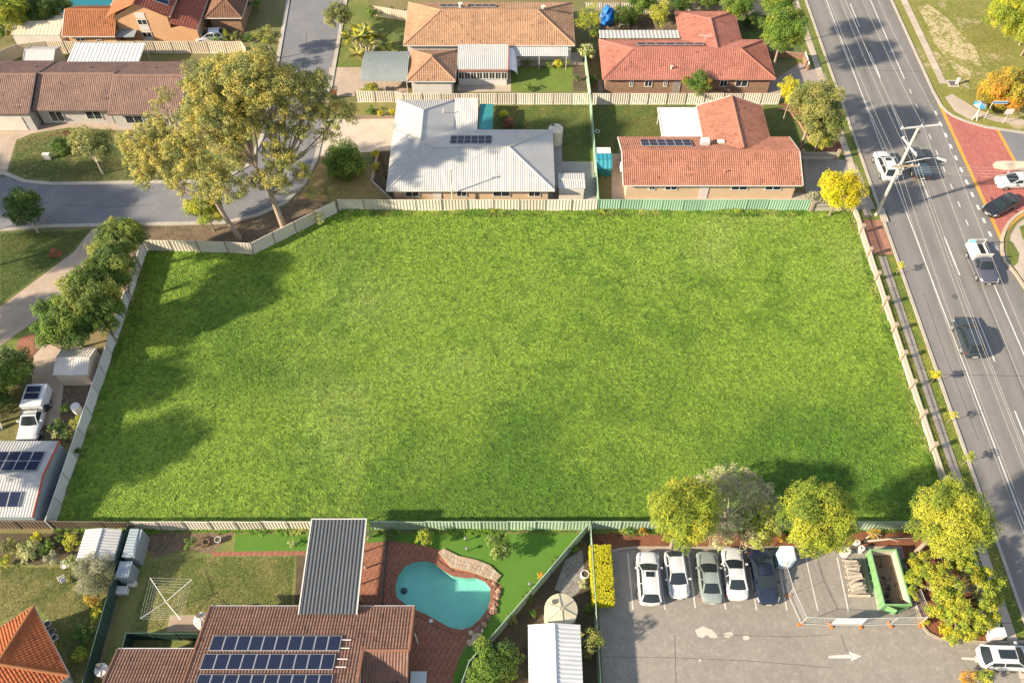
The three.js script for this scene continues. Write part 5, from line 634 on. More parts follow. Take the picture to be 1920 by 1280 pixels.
{ const t = thing('timber_stack', 'heap of grey weathered timbers beside the green skip', 'timber pile', [29.4, 0, -26.5]); const m = [mat([0.42, 0.36, 0.29], 0.9, G_CONC), mat([0.33, 0.28, 0.23], 0.9, G_CONC), mat([0.5, 0.43, 0.34], 0.9, G_CONC)]; for (let k = 0; k < 3; k++) for (let i = 0; i < 15 - k * 2; i++) { const z = -27.9 + k * 0.12 + i * 0.21, x = 29.3 + (z + 26.5) * 0.04, L = rr(0.55, 0.8) * (1 - k * 0.12); obj('timber', new B().beam([x - L + rr(-0.2, 0.2), 0.1 + k * 0.19 + rr(-0.02, 0.06), z + rr(-0.2, 0.2)], [x + L + rr(-0.2, 0.2), 0.1 + k * 0.19 + rr(-0.02, 0.1), z + rr(-0.2, 0.2)], rr(0.13, 0.21), rr(0.12, 0.19)), m[(i + k) % 3], t); } obj('cover_sheet', new B().quad([30, 0.75, -28.2], [30.5, 0.05, -28.1], [30.4, 0.03, -26.4], [29.95, 0.72, -26.7]).quad([29.95, 0.72, -26.7], [30.4, 0.03, -26.4], [30.3, 0.03, -25], [29.9, 0.6, -25.3]), mat([0.1, 0.1, 0.1], 0.5), t); }
for (const [x, y, r, c] of [[1612, 1033, 0.28, 'upright'], [1604, 1022, 0.25, 'leaning'], [1583, 1038, 0.4, 'squat']]) { const p = P(x, y), t = thing('cable_drum', c + ' pale drum beside the timber heap', 'drum', p); obj('drum', new B().lathe(p[0], p[2], [[0, 0.1], [r, 0.1], [r, 0.15], [r * 0.7, 0.2], [r * 0.7, 0.6], [r, 0.62], [r, 0.7], [r * 0.4, 0.72], [r * 0.4, 0.5]], 14), mPaleWall, t); obj('foot', new B().lathe(p[0], p[2], [[r, 0], [r, 0.1]], 14), mPaleWall, t); }
{ const t = thing('portable_toilet', 'pale blue and white portable toilet under the car park tree', 'portable toilet', [23.35, 0, -27.9]); obj('cabin', new B().cbox(23.35, 0.1, -27.9, 1.15, 2.05, 1.15), mat([0.35, 0.58, 0.68], 0.6, G_PAINT), t); const b = new B(); for (let i = 0; i < 6; i++) { const a = i / 6 * Math.PI, c = (i + 1) / 6 * Math.PI, f = (s) => [23.35 - Math.cos(s) * 0.62, 2.15 + Math.sin(s) * 0.1]; b.quad([...f(a), -27.28], [...f(c), -27.28], [...f(c), -28.52], [...f(a), -28.52]); } obj('roof', b, mat([0.74, 0.76, 0.78], 0.5), t); obj('door', new B().box(22.95, 23.75, 0.2, 2.05, -27.32, -27.28), mat([0.6, 0.68, 0.72], 0.6), t); obj('skid', new B().cbox(23.35, 0, -27.9, 1.25, 0.1, 1.25), mGutterDark, t); }
const mOrange = mat([0.5, 0.17, 0.03], 0.6), TF = 'temporary wire fence panel on orange feet around the skip';
function tempPanel(a, b, banner, label) { const t = thing('temporary_fence', label, 'temporary fence', [a[0], 0, a[1]]), A = (h) => [a[0], h, a[1]], Bq = (h) => [b[0], h, b[1]]; obj('frame', new B().tube([A(0.05), A(1.85), Bq(1.85), Bq(0.05)], 0.025, 6).tube([A(0.15), Bq(0.15)], 0.025, 6), mSteel, t); const w = new B(), L = Math.hypot(b[0] - a[0], b[1] - a[1]); for (let i = 1; i < L / 0.12; i++) { const s = i * 0.12 / L; w.tube([[a[0] + (b[0] - a[0]) * s, 0.15, a[1] + (b[1] - a[1]) * s], [a[0] + (b[0] - a[0]) * s, 1.85, a[1] + (b[1] - a[1]) * s]], 0.005, 3, false); } for (let i = 1; i < 6; i++) w.tube([A(0.15 + i * 0.28), Bq(0.15 + i * 0.28)], 0.005, 3, false); obj('mesh', w, mSteel, t).userData.kind = 'stuff'; if (banner) obj('banner', new B().quad([...A(0.35)], Bq(0.35), Bq(1.8), A(1.8)), mat([0.74, 0.74, 0.74], 0.7), t); return t; }
const TP = [[23.1, -27.4], [23.35, -25], [23.95, -22.6], [26.35, -22.5], [28.85, -22.5], [31.3, -22.55], [33.8, -22.6]];
for (let i = 0; i + 1 < TP.length; i++) tempPanel(TP[i], TP[i + 1], i === 3, ['wire fence panel on orange feet beside the portable toilet', 'wire fence panel on orange feet beside the dark car', 'wire fence panel at the corner of the fenced bays', 'wire fence panel with a plain white banner', 'wire fence panel beside the white banner, below the skip', 'wire fence panel reaching the car park garden kerb'][i]);
tempPanel([33.85, -24.9], [34.1, -22.9], false, 'wire fence panel leaning over the garden bed beside the skip');
TP.forEach(([x, z], i) => { const t = thing('fence_foot', 'orange plastic block foot of the temporary wire fence', 'fence foot', [x, 0, z], 'orange feet of the temporary fence', i < 3 ? 0.2 : 1.57 + 0.5 * (i % 2), true); obj('block', new B().box(-0.3, 0.3, 0.002, 0.13, -0.11, 0.11).box(-0.22, 0.22, 0.13, 0.16, -0.08, 0.08), mOrange, t); obj('socket', new B().tube([[0, 0.16, 0], [0, 0.2, 0]], 0.05, 8), mGutterDark, t); });
for (const [a, b, r, l] of [[[1620, 1016], [1712, 1010], 0.09, 'long bare pale trunk lying in the red mulch'], [[1622, 1012], [1650, 992], 0.07, 'bent dead branch arching over the red mulch']]) { const p = P(...a), q = P(...b), m = mix(p, q, 0.5); m[1] = 0.35; p[1] = q[1] = 0.12; const k = obj('fallen_branch', new B().tube([p, m, q], [r * 1.3, r, r * 0.6], 7).tube([m, add(m, [0.4, 0.6, 0.5])], [r * 0.6, r * 0.2], 5).tube([mix(p, m, 0.6), add(mix(p, m, 0.6), [-0.5, 0.5, -0.4])], [r * 0.5, r * 0.2], 5), mat([0.5, 0.42, 0.34], 0.9, G_CONC)); tag(k, l, 'branch'); }

// ---------- trees and plants ----------
const LC0 = { lime: [[0.2, 0.23, 0.022], [0.13, 0.17, 0.02], [0.29, 0.28, 0.03]], green: [[0.07, 0.13, 0.02], [0.11, 0.165, 0.022], [0.045, 0.085, 0.015]], dark: [[0.035, 0.075, 0.015], [0.06, 0.1, 0.018], [0.085, 0.125, 0.02]], olive: [[0.12, 0.13, 0.04], [0.19, 0.18, 0.05], [0.08, 0.1, 0.03]], gum: [[0.125, 0.13, 0.042], [0.2, 0.185, 0.05], [0.085, 0.098, 0.034], [0.22, 0.18, 0.042]], yellow: [[0.44, 0.33, 0.008], [0.33, 0.26, 0.01], [0.52, 0.4, 0.02]], gold: [[0.36, 0.29, 0.015], [0.25, 0.23, 0.02], [0.42, 0.34, 0.02]], grey: [[0.19, 0.19, 0.11], [0.13, 0.14, 0.08], [0.26, 0.25, 0.16]], orange: [[0.4, 0.16, 0.02], [0.2, 0.17, 0.03], [0.45, 0.24, 0.03]], hedge: [[0.11, 0.14, 0.03], [0.18, 0.19, 0.035], [0.055, 0.09, 0.02]], redleaf: [[0.14, 0.05, 0.03], [0.2, 0.08, 0.04], [0.09, 0.05, 0.03]], pale: [[0.24, 0.25, 0.1], [0.16, 0.19, 0.06], [0.32, 0.3, 0.15]] };
const LC = Object.fromEntries(Object.entries(LC0).map(([k, v]) => [k, v.map((c) => c.map((x) => Math.min(0.6, x * (k === 'gum' ? 2.75 : k === 'hedge' || k === 'olive' || k === 'pale' ? 2 : 1.8))))]));
const mLeaf = new THREE.MeshPhysicalMaterial({ vertexColors: true, roughness: 0.75, transmission: 0.25, thickness: 0, ior: 1.3, side: THREE.DoubleSide }), mBark = mat([0.3, 0.24, 0.18], 0.95, G_CONC), mBarkPale = mat([0.5, 0.43, 0.35], 0.95, G_CONC), mBarkGum = mat([0.36, 0.28, 0.21], 0.9, G_CONC);
function leafGeo(n) { return { p: new Float32Array(n * 18), c: new Float32Array(n * 18), k: 0, n }; }
function leaf(g, x, y, z, s, dir, col, asp = 0.5) { // a folded diamond; dir is where the blade faces
  if (g.k >= g.n) return;
  let a = nrm([rr(-1, 1), rr(-1, 1) * 0.7 - 0.15, rr(-1, 1)]); const nn = nrm(dir); a = nrm(add(a, nn, -dot(a, nn) * 0.85)); const b = nrm(cross(nn, a)), h = s * asp / 2, f = s * 0.12, o = g.k * 18, p = g.p, c = g.c;
  const A = [x - a[0] * s / 2, y - a[1] * s / 2, z - a[2] * s / 2], T = [x + a[0] * s / 2, y + a[1] * s / 2, z + a[2] * s / 2], L = [x + b[0] * h - nn[0] * f, y + b[1] * h - nn[1] * f, z + b[2] * h - nn[2] * f], R = [x - b[0] * h - nn[0] * f, y - b[1] * h - nn[1] * f, z - b[2] * h - nn[2] * f];
  p.set(A, o); p.set(L, o + 3); p.set(T, o + 6); p.set(A, o + 9); p.set(T, o + 12); p.set(R, o + 15); for (let i = 0; i < 6; i++) c.set(col, o + i * 3); g.k++;
}
function leafDone(g, o = [0, 0, 0]) { const p = g.p.slice(0, g.k * 18), c = g.c.slice(0, g.k * 18); for (let i = 0; i < p.length; i += 3) { p[i] -= o[0]; p[i + 1] -= o[1]; p[i + 2] -= o[2]; } const q = new THREE.BufferGeometry(); q.setAttribute('position', new THREE.BufferAttribute(p, 3)); q.setAttribute('color', new THREE.BufferAttribute(c, 3)); q.computeVertexNormals(); return q; }
const rdir = () => { const y = rr(-1, 1), a = rr(0, 6.2832), r = Math.sqrt(1 - y * y); return [Math.cos(a) * r, y, Math.sin(a) * r]; };
const pick = (l) => l[Math.min(l.length - 1, rnd() * l.length | 0)];
// leaves around a list of small clumps [x, y, z, r]
function clothe(clumps, cols, size = 0.22, dens = 700, asp = 0.5, up = 0.5) {
  let n = 0; for (const c of clumps) n += Math.ceil(dens * c[3] * c[3] * 0.0441 / (size * size)); const g = leafGeo(n);
  for (const [x, y, z, r, tint] of clumps) {
    const m = Math.ceil(dens * r * r * 0.0441 / (size * size)), base = tint || pick(cols), alt = pick(cols), tw = rr(0.25, 0.7);
    for (let i = 0; i < m; i++) { const d = rdir(), q = r * (0.35 + 0.7 * Math.cbrt(rnd())) * (0.85 + 0.3 * Math.sin(d[0] * 5 + x * 3) * Math.sin(d[2] * 5 + z * 3)); if (d[1] < -0.55 && rnd() < 0.6) continue; const col = lerp3(base, alt, rnd() < tw ? rr(0, 1) : 0), k = rr(0.75, 1.2); leaf(g, x + d[0] * q, y + d[1] * q * 0.85, z + d[2] * q, size * rr(0.7, 1.3), add(add(d, rdir(), 0.8), [0, up, 0]), [col[0] * k, col[1] * k, col[2] * k], asp); }
  }
  return g;
}
// clumps spread over an ellipsoid's skin, uneven
function lumps(cx, cy, cz, R, ry = 0.85, k = 1, fill = 0.38) { const n = Math.round(cl(11 + R * R * 6.5, 11, 62) * k), o = [[cx, cy, cz, R * 0.55]]; for (let i = 0; i < n; i++) { const y = 1 - 2 * (i + 0.5) / n, a = i * 2.39996 + rr(-0.4, 0.4), r = Math.sqrt(1 - y * y), q = R * rr(0.5, 0.95); if (y < -0.75 || rnd() < 0.08) continue; o.push([cx + Math.cos(a) * r * q, cy + y * q * ry, cz + Math.sin(a) * r * q, R * fill * rr(0.45, 1.15)]); } return o; }
function limbs(b, base, fork, r, ends, seg = 6) { const f = [base[0] + (fork[0] - base[0]) * 0.5 + rr(-0.1, 0.1), (base[1] + fork[1]) / 2, base[2] + (fork[2] - base[2]) * 0.5]; b.tube([[base[0], -0.05, base[2]], [base[0], 0.15, base[2]], f, fork], [r * 1.35, r * 1.05, r * 0.85, r * 0.7], seg + 2); for (const e of ends) { const m = mix(fork, e, 0.5); m[0] += rr(-0.3, 0.3); m[1] += len(sub(e, fork)) * rr(-0.02, 0.1); m[2] += rr(-0.3, 0.3); b.tube([fork, m, e], [r * 0.5, r * 0.32, r * 0.1], seg); } }
function plant(name, label, cat, at0, clumps, o) { // at0 = base [x, z]
  const t = thing(name, label, cat, [at0[0], 0, at0[1]], o.group), b = new B(); const big = clumps.filter((_, i) => i % (o.every || 3) === 0).slice(0, o.limbs ?? 7), top = Math.min(...clumps.map((c) => c[1] - c[3])); const fork = [at0[0] + (o.lean?.[0] || 0), Math.max(0.12, o.fork ?? Math.max(0.2, top)), at0[1] + (o.lean?.[1] || 0)];
  limbs(b, [at0[0], 0, at0[1]], fork, o.r ?? 0.1, big.map((c) => [c[0], c[1], c[2]])); b.crease = 1.2; obj('trunk', b, o.bark || mBark, t);
  const g = clothe(clumps, LC[o.col], o.leaf ?? 0.175, o.dens ?? 450, o.asp ?? 0.5); if (o.mixWith) { const h = clothe(clumps.filter(() => rnd() < 0.4), LC[o.mixWith], o.leaf ?? 0.175, (o.dens ?? 450) * 0.5, o.asp ?? 0.5); const m = leafGeo(g.k + h.k); m.k = g.k + h.k; m.p.set(g.p.subarray(0, g.k * 18)); m.p.set(h.p.subarray(0, h.k * 18), g.k * 18); m.c.set(g.c.subarray(0, g.k * 18)); m.c.set(h.c.subarray(0, h.k * 18), g.k * 18); obj('crown', leafDone(m, [at0[0], 0, at0[1]]), mLeaf, t); return t; }
  obj('crown', leafDone(g, [at0[0], 0, at0[1]]), mLeaf, t); return t;
}
// round crown seen at a pixel: centre height hc, radius in pixels
function crownAt(name, label, cat, px, py, rpx, hc, o) { const c = P(px, py, hc), R = rpx * (CAM_H - hc) / (FOCAL * SC + (py - 640) * CC), base = o.base ? P(...o.base) : c; return plant(name, label, cat, [base[0], base[2]], lumps(c[0], hc, c[2], R, o.ry ?? 0.85, o.k ?? 1, o.fill ?? 0.4), { r: Math.max(0.04, R * 0.05), ...o }); }

// the two big gums: clumps read from the photograph, heights from their spread
const gumB = [[477, 114, 20, 2.2], [440, 139, 19, 2.2], [390, 142, 18, 2.5], [390, 183, 17, 2.4], [415, 217, 15, 2.3], [371, 230, 14, 2], [459, 230, 14, 2], [443, 174, 17, 2.4], [496, 161, 18, 2.4], [537, 149, 18, 2.2], [577, 158, 17, 2], [595, 150, 17.3, 1.5], [552, 183, 16, 2], [605, 183, 15, 1.8], [634, 214, 13, 2], [617, 252, 11, 1.3], [521, 255, 12, 1.8], [571, 249, 12, 1.4], [506, 330, 8, 1.8], [477, 342, 7.5, 1.5], [540, 299, 9.5, 1.6], [565, 324, 7, 1.5], [582, 358, 4.5, 1], [465, 200, 15.5, 1.8], [400, 250, 13, 1.8], [575, 205, 14, 1.6], [450, 255, 12.5, 1.5], [545, 225, 13, 1.5], [420, 120, 18.5, 1.6], [480, 185, 16.5, 1.9], [510, 180, 16.5, 1.7], [470, 140, 18.5, 2], [425, 190, 16, 1.9], [500, 230, 13.5, 1.5], [595, 215, 13.2, 1.5], [365, 160, 16.8, 1.6], [350, 225, 13.4, 1.5], [530, 345, 7, 1.3], [512, 286, 10, 1.5], [427, 267, 12, 1.9], [356, 205, 14.5, 1.6], [525, 205, 14.5, 1.7]];
const gumA = [[428, 355, 8, 2], [396, 318, 9, 2.2], [359, 299, 9.5, 2.1], [328, 280, 10, 2], [287, 268, 10, 2.1], [259, 255, 10, 1.7], [271, 330, 8, 1.7], [312, 318, 8.5, 1.8], [246, 283, 9, 1.5], [343, 255, 11, 2], [296, 227, 11, 1.7], [309, 178, 14, 1.2], [292, 196, 13.5, 0.9], [340, 361, 6, 0.7], [385, 372, 7.4, 1.3], [232, 262, 9.5, 1.3], [255, 300, 8.6, 1.5], [275, 290, 9.4, 1.7], [405, 345, 8.6, 1.7], [300, 250, 10.6, 1.7], [325, 345, 7.6, 1.3], [375, 345, 8, 1.6], [365, 270, 10.5, 1.8], [300, 296, 9.2, 1.8], [338, 325, 8.5, 1.6], [440, 300, 10, 1.6]];
function gum(label, bx, by, list, fork, lean, r) {
  const base = P(bx, by), cl0 = [], ends = []; for (const [x, y, h, R] of list) { const c = P(x, y, h); ends.push(c); for (const l of lumps(c[0], c[1], c[2], R, 0.66, 1.0, 0.32)) if (rnd() < 0.88) cl0.push(l); }
  const t = thing('gum_tree', label, 'tree', base, 'gum trees beside the side street'), b = new B(), F = [base[0] + lean[0], fork, base[2] + lean[1]], F2 = [F[0] + lean[0] * 0.4 - 0.8, fork + 3.2, F[2] + lean[1] * 0.4 - 0.6], F3 = [F[0] + 1.6, fork + 2.6, F[2] - 1];
  b.tube([[base[0], -0.1, base[2]], [base[0] + 0.02, 0.4, base[2]], mix(base, F, 0.5), F], [r * 1.4, r * 1.05, r * 0.9, r * 0.75], 9); b.tube([F, F2], [r * 0.6, r * 0.42], 7); b.tube([F, F3], [r * 0.55, r * 0.4], 7);
  for (const e of ends) { const s = e[1] < fork + 2.5 ? F : e[0] < F[0] ? F2 : F3, m1 = mix(s, e, 0.4), m2 = mix(s, e, 0.75); m1[1] -= 0.2; m1[0] += rr(-0.5, 0.5); m2[0] += rr(-0.5, 0.5); m2[2] += rr(-0.5, 0.5); b.tube([s, m1, m2, e], [r * 0.36, r * 0.27, r * 0.16, r * 0.06], 6); for (let k = 0; k < 5; k++) { const d = rdir(); b.tube([m2, add(add(m2, d, 0.7), [0, 0.4, 0]), add(add(e, rdir(), 1.3), [0, 0.2, 0])], [r * 0.13, r * 0.08, 0.015], 4); } }
  b.crease = 1.2; obj('trunk', b, mBarkGum, t); const g = clothe(cl0, LC.gum, 0.2, 430, 0.42, 0.3); obj('crown', leafDone(g, base), mLeaf, t);
}
gum('tall spreading gum tree with forked trunk beside the diagonal fence', 532, 428, gumB, 5, [-0.4, -0.4], 0.36);
gum('leaning gum tree whose crown hangs over the side street', 447, 447, gumA, 5.6, [-1.3, -0.6], 0.3);

const T = (label, px, py, r, hc, col, o = {}) => crownAt(o.name || 'tree', label, o.cat || 'tree', px, py, r, hc, { col, ...o }), S = (label, px, py, r, hc, col, o = {}) => T(label, px, py, r, hc, col, { name: 'shrub', cat: 'shrub', leaf: 0.16, r: 0.04, fork: 0.15, ...o });
T('small yellow green tree under the leaning gum', 388, 388, 37, 3.4, 'lime', { base: [401, 432], dens: 560, leaf: 0.2 });
T('dense round street tree with dappled crown on the curved lawn', 170, 268, 37, 3.4, 'olive', { base: [193, 326], bark: mBarkPale, mixWith: 'pale' });
S('low dense dark green bush on the curved lawn', 113, 271, 21, 0.9, 'green'); S('small dark red bush behind the dense green bush', 125, 249, 8, 0.7, 'redleaf');
T('dark green street tree on the shaded lawn', 42, 388, 36, 3.2, 'dark', { base: [71, 436], bark: mBarkPale, leaf: 0.2 });
T('pale leafy tree at the street end of the hedge', 230, 442, 42, 5.5, 'hedge', { mixWith: 'green', fork: 1.5, dens: 620 }); T('bushy olive hedge tree beside the white fence', 208, 492, 44, 6.2, 'hedge', { mixWith: 'green', fork: 1.2, dens: 620 }); T('dark green hedge tree with glossy top', 195, 522, 42, 6, 'dark', { fork: 1.2, dens: 620 }); T('yellowish hedge tree beside the diagonal driveway', 162, 552, 52, 6.5, 'hedge', { mixWith: 'green', fork: 1.2, dens: 620 }); T('broad mid green hedge tree over the white fence', 184, 586, 42, 5, 'green', { mixWith: 'hedge', fork: 1, dens: 620 }); T('large dark leafy tree above the cream garden shed', 120, 602, 54, 4.4, 'green', { mixWith: 'hedge', fork: 1, dens: 620 });
T('dense round tree at the edge of the west lawn', 8, 690, 46, 3.2, 'green', { mixWith: 'pale', fork: 1 }); T('dark tree beside the west driveway', -45, 722, 60, 3, 'dark', { fork: 1 });
S('large round glossy bush on the dry lawn', 645, 303, 40, 1.6, 'green', { mixWith: 'lime', leaf: 0.2, r: 0.1 }); S('spindly olive shrub at the diagonal fence', 610, 364, 15, 1.4, 'olive', { dens: 260 }); S('small pale bush in front of the diagonal fence', 596, 408, 15, 0.9, 'pale', { dens: 300 });
S('low yellow shrub beside the garden edging near the driveway', 704, 288, 9, 0.5, 'gold'); S('low yellow shrub beside the garden edging near the beige fence', 704, 311, 9, 0.5, 'gold'); S('spiky green plant at the corner of the white roof', 722, 343, 9, 0.6, 'green', { asp: 0.2 });
S('green groundcover clump on the narrow front lawn', 693, 207, 11, 0.4, 'green'); S('small yellow ball shrub on the narrow front lawn', 713, 211, 7, 0.5, 'gold'); S('bright yellow flowering shrub against the white roof', 736, 209, 8, 0.8, 'yellow');
S('round yellow green bush under the carport edge', 693, 166, 16, 1, 'lime'); T('young street tree beside the side street kerb', 632, 26, 26, 3.6, 'olive', { base: [643, 68], bark: mBarkPale, mixWith: 'pale' }); T('slim street tree on the far side of the street', 500, 68, 22, 3.2, 'olive', { base: [511, 112], bark: mBarkPale, mixWith: 'gold' }); T('olive tree behind the tall gum crown', 493, 103, 18, 2.5, 'olive', {});
S('bright green bush beside the pale front fence', 697, 24, 13, 1, 'green'); S('small dark shrubs along the pale front fence', 732, 20, 10, 0.6, 'dark');
T('small tree with reddish tips against the brick wall', 1308, 156, 25, 2.4, 'green', { mixWith: 'orange', fork: 0.8 });
T('tall lime green bamboo clump beside the blue tarpaulin', 1108, 36, 24, 3.2, 'lime', { ry: 1.5, leaf: 0.28, asp: 0.22, fork: 0.3 }); T('lime green feathery tree behind the patio roof', 1237, 28, 22, 2.8, 'lime', { ry: 1.3, leaf: 0.26, asp: 0.25, fork: 0.4 }); T('dark spreading shrub behind the blue tarpaulin', 1172, 30, 24, 1.6, 'dark', { fork: 0.3 }); T('dark green tree behind the back fence', 1205, 4, 26, 3, 'green', {}); T('leafy tree overhanging the back fence', 1385, 6, 28, 3.4, 'green', { mixWith: 'lime' }); T('dark leafy tree beyond the back fence', 1330, -4, 26, 3, 'dark', {}); T('shaded tree beyond the back fence near the lime tree', 1275, 0, 22, 3, 'dark', {});
S('large variegated shrub beside the side fence', 1102, 95, 18, 1.6, 'pale', { leaf: 0.3 }); S('green shrub under the tilted dish', 1112, 150, 12, 0.8, 'dark');
T('big bright green tree beside the main road', 1472, 50, 43, 7.5, 'green', { mixWith: 'lime', r: 0.2 }); T('green tree beside the road at the top of the verge', 1462, 2, 30, 7.5, 'green', { mixWith: 'lime' }); S('dark shrub in the shade behind the pink roof', 1412, 40, 20, 1, 'dark');
T('broad grey olive tree beside the red mulch bed', 1532, 192, 47, 6.8, 'olive', { r: 0.2 }); T('lower olive tree leaning to the road', 1548, 228, 38, 5.6, 'olive', { mixWith: 'lime' }); T('golden tree beside the broad olive tree', 1486, 172, 28, 5, 'gold', { leaf: 0.2 }); T('bright green low tree beside the picket pier', 1545, 258, 24, 2.4, 'lime', { fork: 0.6, mixWith: 'green' });
T('bright yellow tree at the corner of the field', 1577, 354, 41, 4.2, 'yellow', { mixWith: 'gold', fork: 1, leaf: 0.18 }); S('grey green shrub beside the yellow tree', 1527, 369, 15, 0.8, 'grey');
T('flame coloured shrub behind the street sign', 1882, 168, 42, 2, 'orange', { mixWith: 'green', fork: 0.4, dens: 700 }); T('yellow green tree on the worn corner lawn', 1895, 24, 40, 4, 'lime', { base: [1912, 84], mixWith: 'gold' }); T('pale green tree at the far corner of the lawn', 1940, 60, 34, 3.6, 'lime', {});
T('yellow leaved sapling beside the brick verge', 1690, 498, 8, 1.6, 'yellow', { dens: 330, leaf: 0.16, r: 0.03 }); T('yellow sapling on the road verge', 1757, 701, 10, 1.8, 'yellow', { dens: 420, leaf: 0.16, r: 0.03 }); T('thin pale sapling on the road verge', 1790, 777, 9, 1.6, 'gold', { dens: 280, leaf: 0.16, r: 0.03 }); T('small green sapling near the slatted fence', 1818, 856, 12, 1.6, 'lime', { dens: 350, leaf: 0.18, r: 0.03 });
// car park trees
T('round yellow green tree above the parked white cars', 1283, 962, 66, 7, 'lime', { leaf: 0.145, dens: 430, r: 0.18, mixWith: 'green' }); T('round yellow green tree above the portable toilet', 1537, 974, 68, 7, 'lime', { leaf: 0.145, dens: 430, r: 0.18, mixWith: 'green' }); T('tall bright tree beside the green skip and footpath', 1782, 970, 74, 7.2, 'lime', { leaf: 0.145, dens: 430, r: 0.2, mixWith: 'green' });
T('yellow green leaves between the grey tree and the round tree', 1425, 985, 40, 3.6, 'lime', { mixWith: 'grey', dens: 420 });
function bare(label, px, py, hc, R, col, dens, o = {}) { // open crown: branches show, leaves sit at the tips
  const c = P(px, py, hc), t = thing('tree', label, 'tree', [c[0], 0, c[2]]), b = new B(), tips = []; const D = o.depth ?? 3, rec = (p, d, L, r, k) => { const q = add(p, d, L); const m = add(mix(p, q, 0.5), rdir(), L * 0.08); b.tube([p, m, q], [r, r * 0.8, r * 0.6], k > 2 ? 6 : 4, false); if (k === 0) { tips.push([q[0], q[1], q[2], rr(0.26, 0.46)]); return; } const n = k > 2 ? 4 : 3; for (let i = 0; i < n; i++) { const e = nrm(add(add(d, rdir(), 0.75), [0, 0.12, 0])); rec(q, e, L * rr(0.62, 0.85), r * 0.58, k - 1); } if (k < 3) tips.push([q[0], q[1], q[2], rr(0.15, 0.3)]); };
  for (let i = 0; i < (o.stems ?? 4); i++) { const a = i / (o.stems ?? 4) * 6.283 + 0.5; rec([c[0], 0.1, c[2]], nrm([Math.cos(a) * (o.spread ?? 0.7), 1, Math.sin(a) * (o.spread ?? 0.7)]), R * 0.52, o.r ?? 0.09, D); }
  b.crease = 1.2; obj('trunk', b, o.bark || mBarkPale, t); obj('crown', leafDone(clothe(tips, o.cols || LC[col], 0.17, dens), [c[0], 0, c[2]]), mLeaf, t);
}
bare('grey bare branched tree between the two round trees', 1378, 948, 3, 3.5, 'grey', 150, { stems: 12, spread: 0.85, r: 0.06, bark: mat([0.62, 0.5, 0.42], 0.95, G_CONC), cols: [LC.pale[0], LC.pale[2], [0.45, 0.36, 0.28]] }); bare('open branched tree with scattered yellow leaves in the garden bed', 1795, 1105, 2.2, 3.0, 'lime', 520, { stems: 9, spread: 1.15, depth: 3, cols: [...LC.lime, LC.gold[1], LC.green[1]] });
for (const [x, y, r, l] of [[1772, 1180, 14, 'yellow grass tussock at the garden kerb'], [1803, 1183, 15, 'green grass tussock beside the yellow one'], [1832, 1182, 12, 'yellow tussock beside the white end pier'], [1712, 1050, 14, 'green clump beside the skip'], [1705, 1075, 10, 'low green tuft in the red mulch'], [1735, 1165, 10, 'small tuft at the curved kerb'], [1182, 998, 12, 'yellowish clump below the green fence'], [1205, 996, 10, 'pinkish clump below the green fence'], [1470, 1010, 10, 'orange clump under the grey tree'], [1640, 1000, 12, 'orange red clump by the fallen trunk']]) S(l, x, y, r, 0.45, /orange|pink/.test(l) ? 'orange' : /green/.test(l) ? 'green' : 'gold', { name: 'grass_tussock', cat: 'plant', asp: 0.18, leaf: 0.4, dens: 900, up: 1.5 });
S('orange and green shrub at the car park exit', 1818, 1276, 18, 1, 'orange'); T('bright green shrub at the car park exit', 1850, 1268, 18, 1.5, 'lime', { fork: 0.3 });
S('feathery conifer against the pale fence', 1108, 1200, 26, 1.8, 'olive', { ry: 1.7, mixWith: 'lime', asp: 0.25, leaf: 0.24 }); T('dense green bush beside the slanting fence', 922, 1250, 50, 1.8, 'green', { mixWith: 'lime', fork: 0.4 }); T('round leafy citrus tree on the pool turf', 940, 1022, 27, 1.7, 'green', { mixWith: 'pale', fork: 0.6 }); S('slender yellow green shrub at the pool paving', 795, 1007, 17, 1.4, 'lime', { dens: 420 });
S('dark spiky shrub in the pool corner bed', 735, 1003, 11, 0.7, 'dark'); S('striped yucca beside the carport', 690, 1003, 10, 0.7, 'pale', { asp: 0.18, leaf: 0.4 }); S('small citrus bush on the bare earth', 357, 1018, 13, 0.8, 'green'); S('tiny white pot plant on the turf strip', 548, 1018, 8, 0.5, 'pale');
T('grey green olive shrub beside the white shed', 184, 1074, 42, 1.9, 'grey', { leaf: 0.16, asp: 0.25, dens: 700, fork: 0.4 }); S('golden orange shrub beside the dark green fence', 176, 1124, 17, 1.1, 'orange', { mixWith: 'yellow' }); S('small green bush below the golden shrub', 178, 1152, 14, 0.7, 'lime'); S('dark rounded bush near the orange roof', 156, 1188, 22, 0.9, 'dark'); S('yellow green bush at the foot of the dark fence', 152, 1230, 18, 0.8, 'lime', { mixWith: 'green' });
for (const [x, y, r, c, l] of [[50, 1030, 24, 'pale', 'white flowering bush in the shrub bed'], [88, 1026, 17, 'green', 'green bush in the shrub bed'], [97, 1048, 16, 'grey', 'grey leaved bush at the front of the shrub bed'], [132, 1015, 20, 'lime', 'bright green bush beside the white shed roof'], [16, 1022, 18, 'olive', 'olive bush at the end of the shrub bed'], [68, 1006, 12, 'gold', 'yellowish bush against the dark fence'], [130, 1052, 13, 'pale', 'low pale bush in front of the white shed'], [112, 1008, 10, 'dark', 'dark bush in the middle of the shrub bed'], [8, 1050, 14, 'lime', 'low bright bush on the yard lawn'], [130, 1080, 12, 'olive', 'small olive bush beside the garden chairs']]) S(l, x, y, r, 0.8, c);
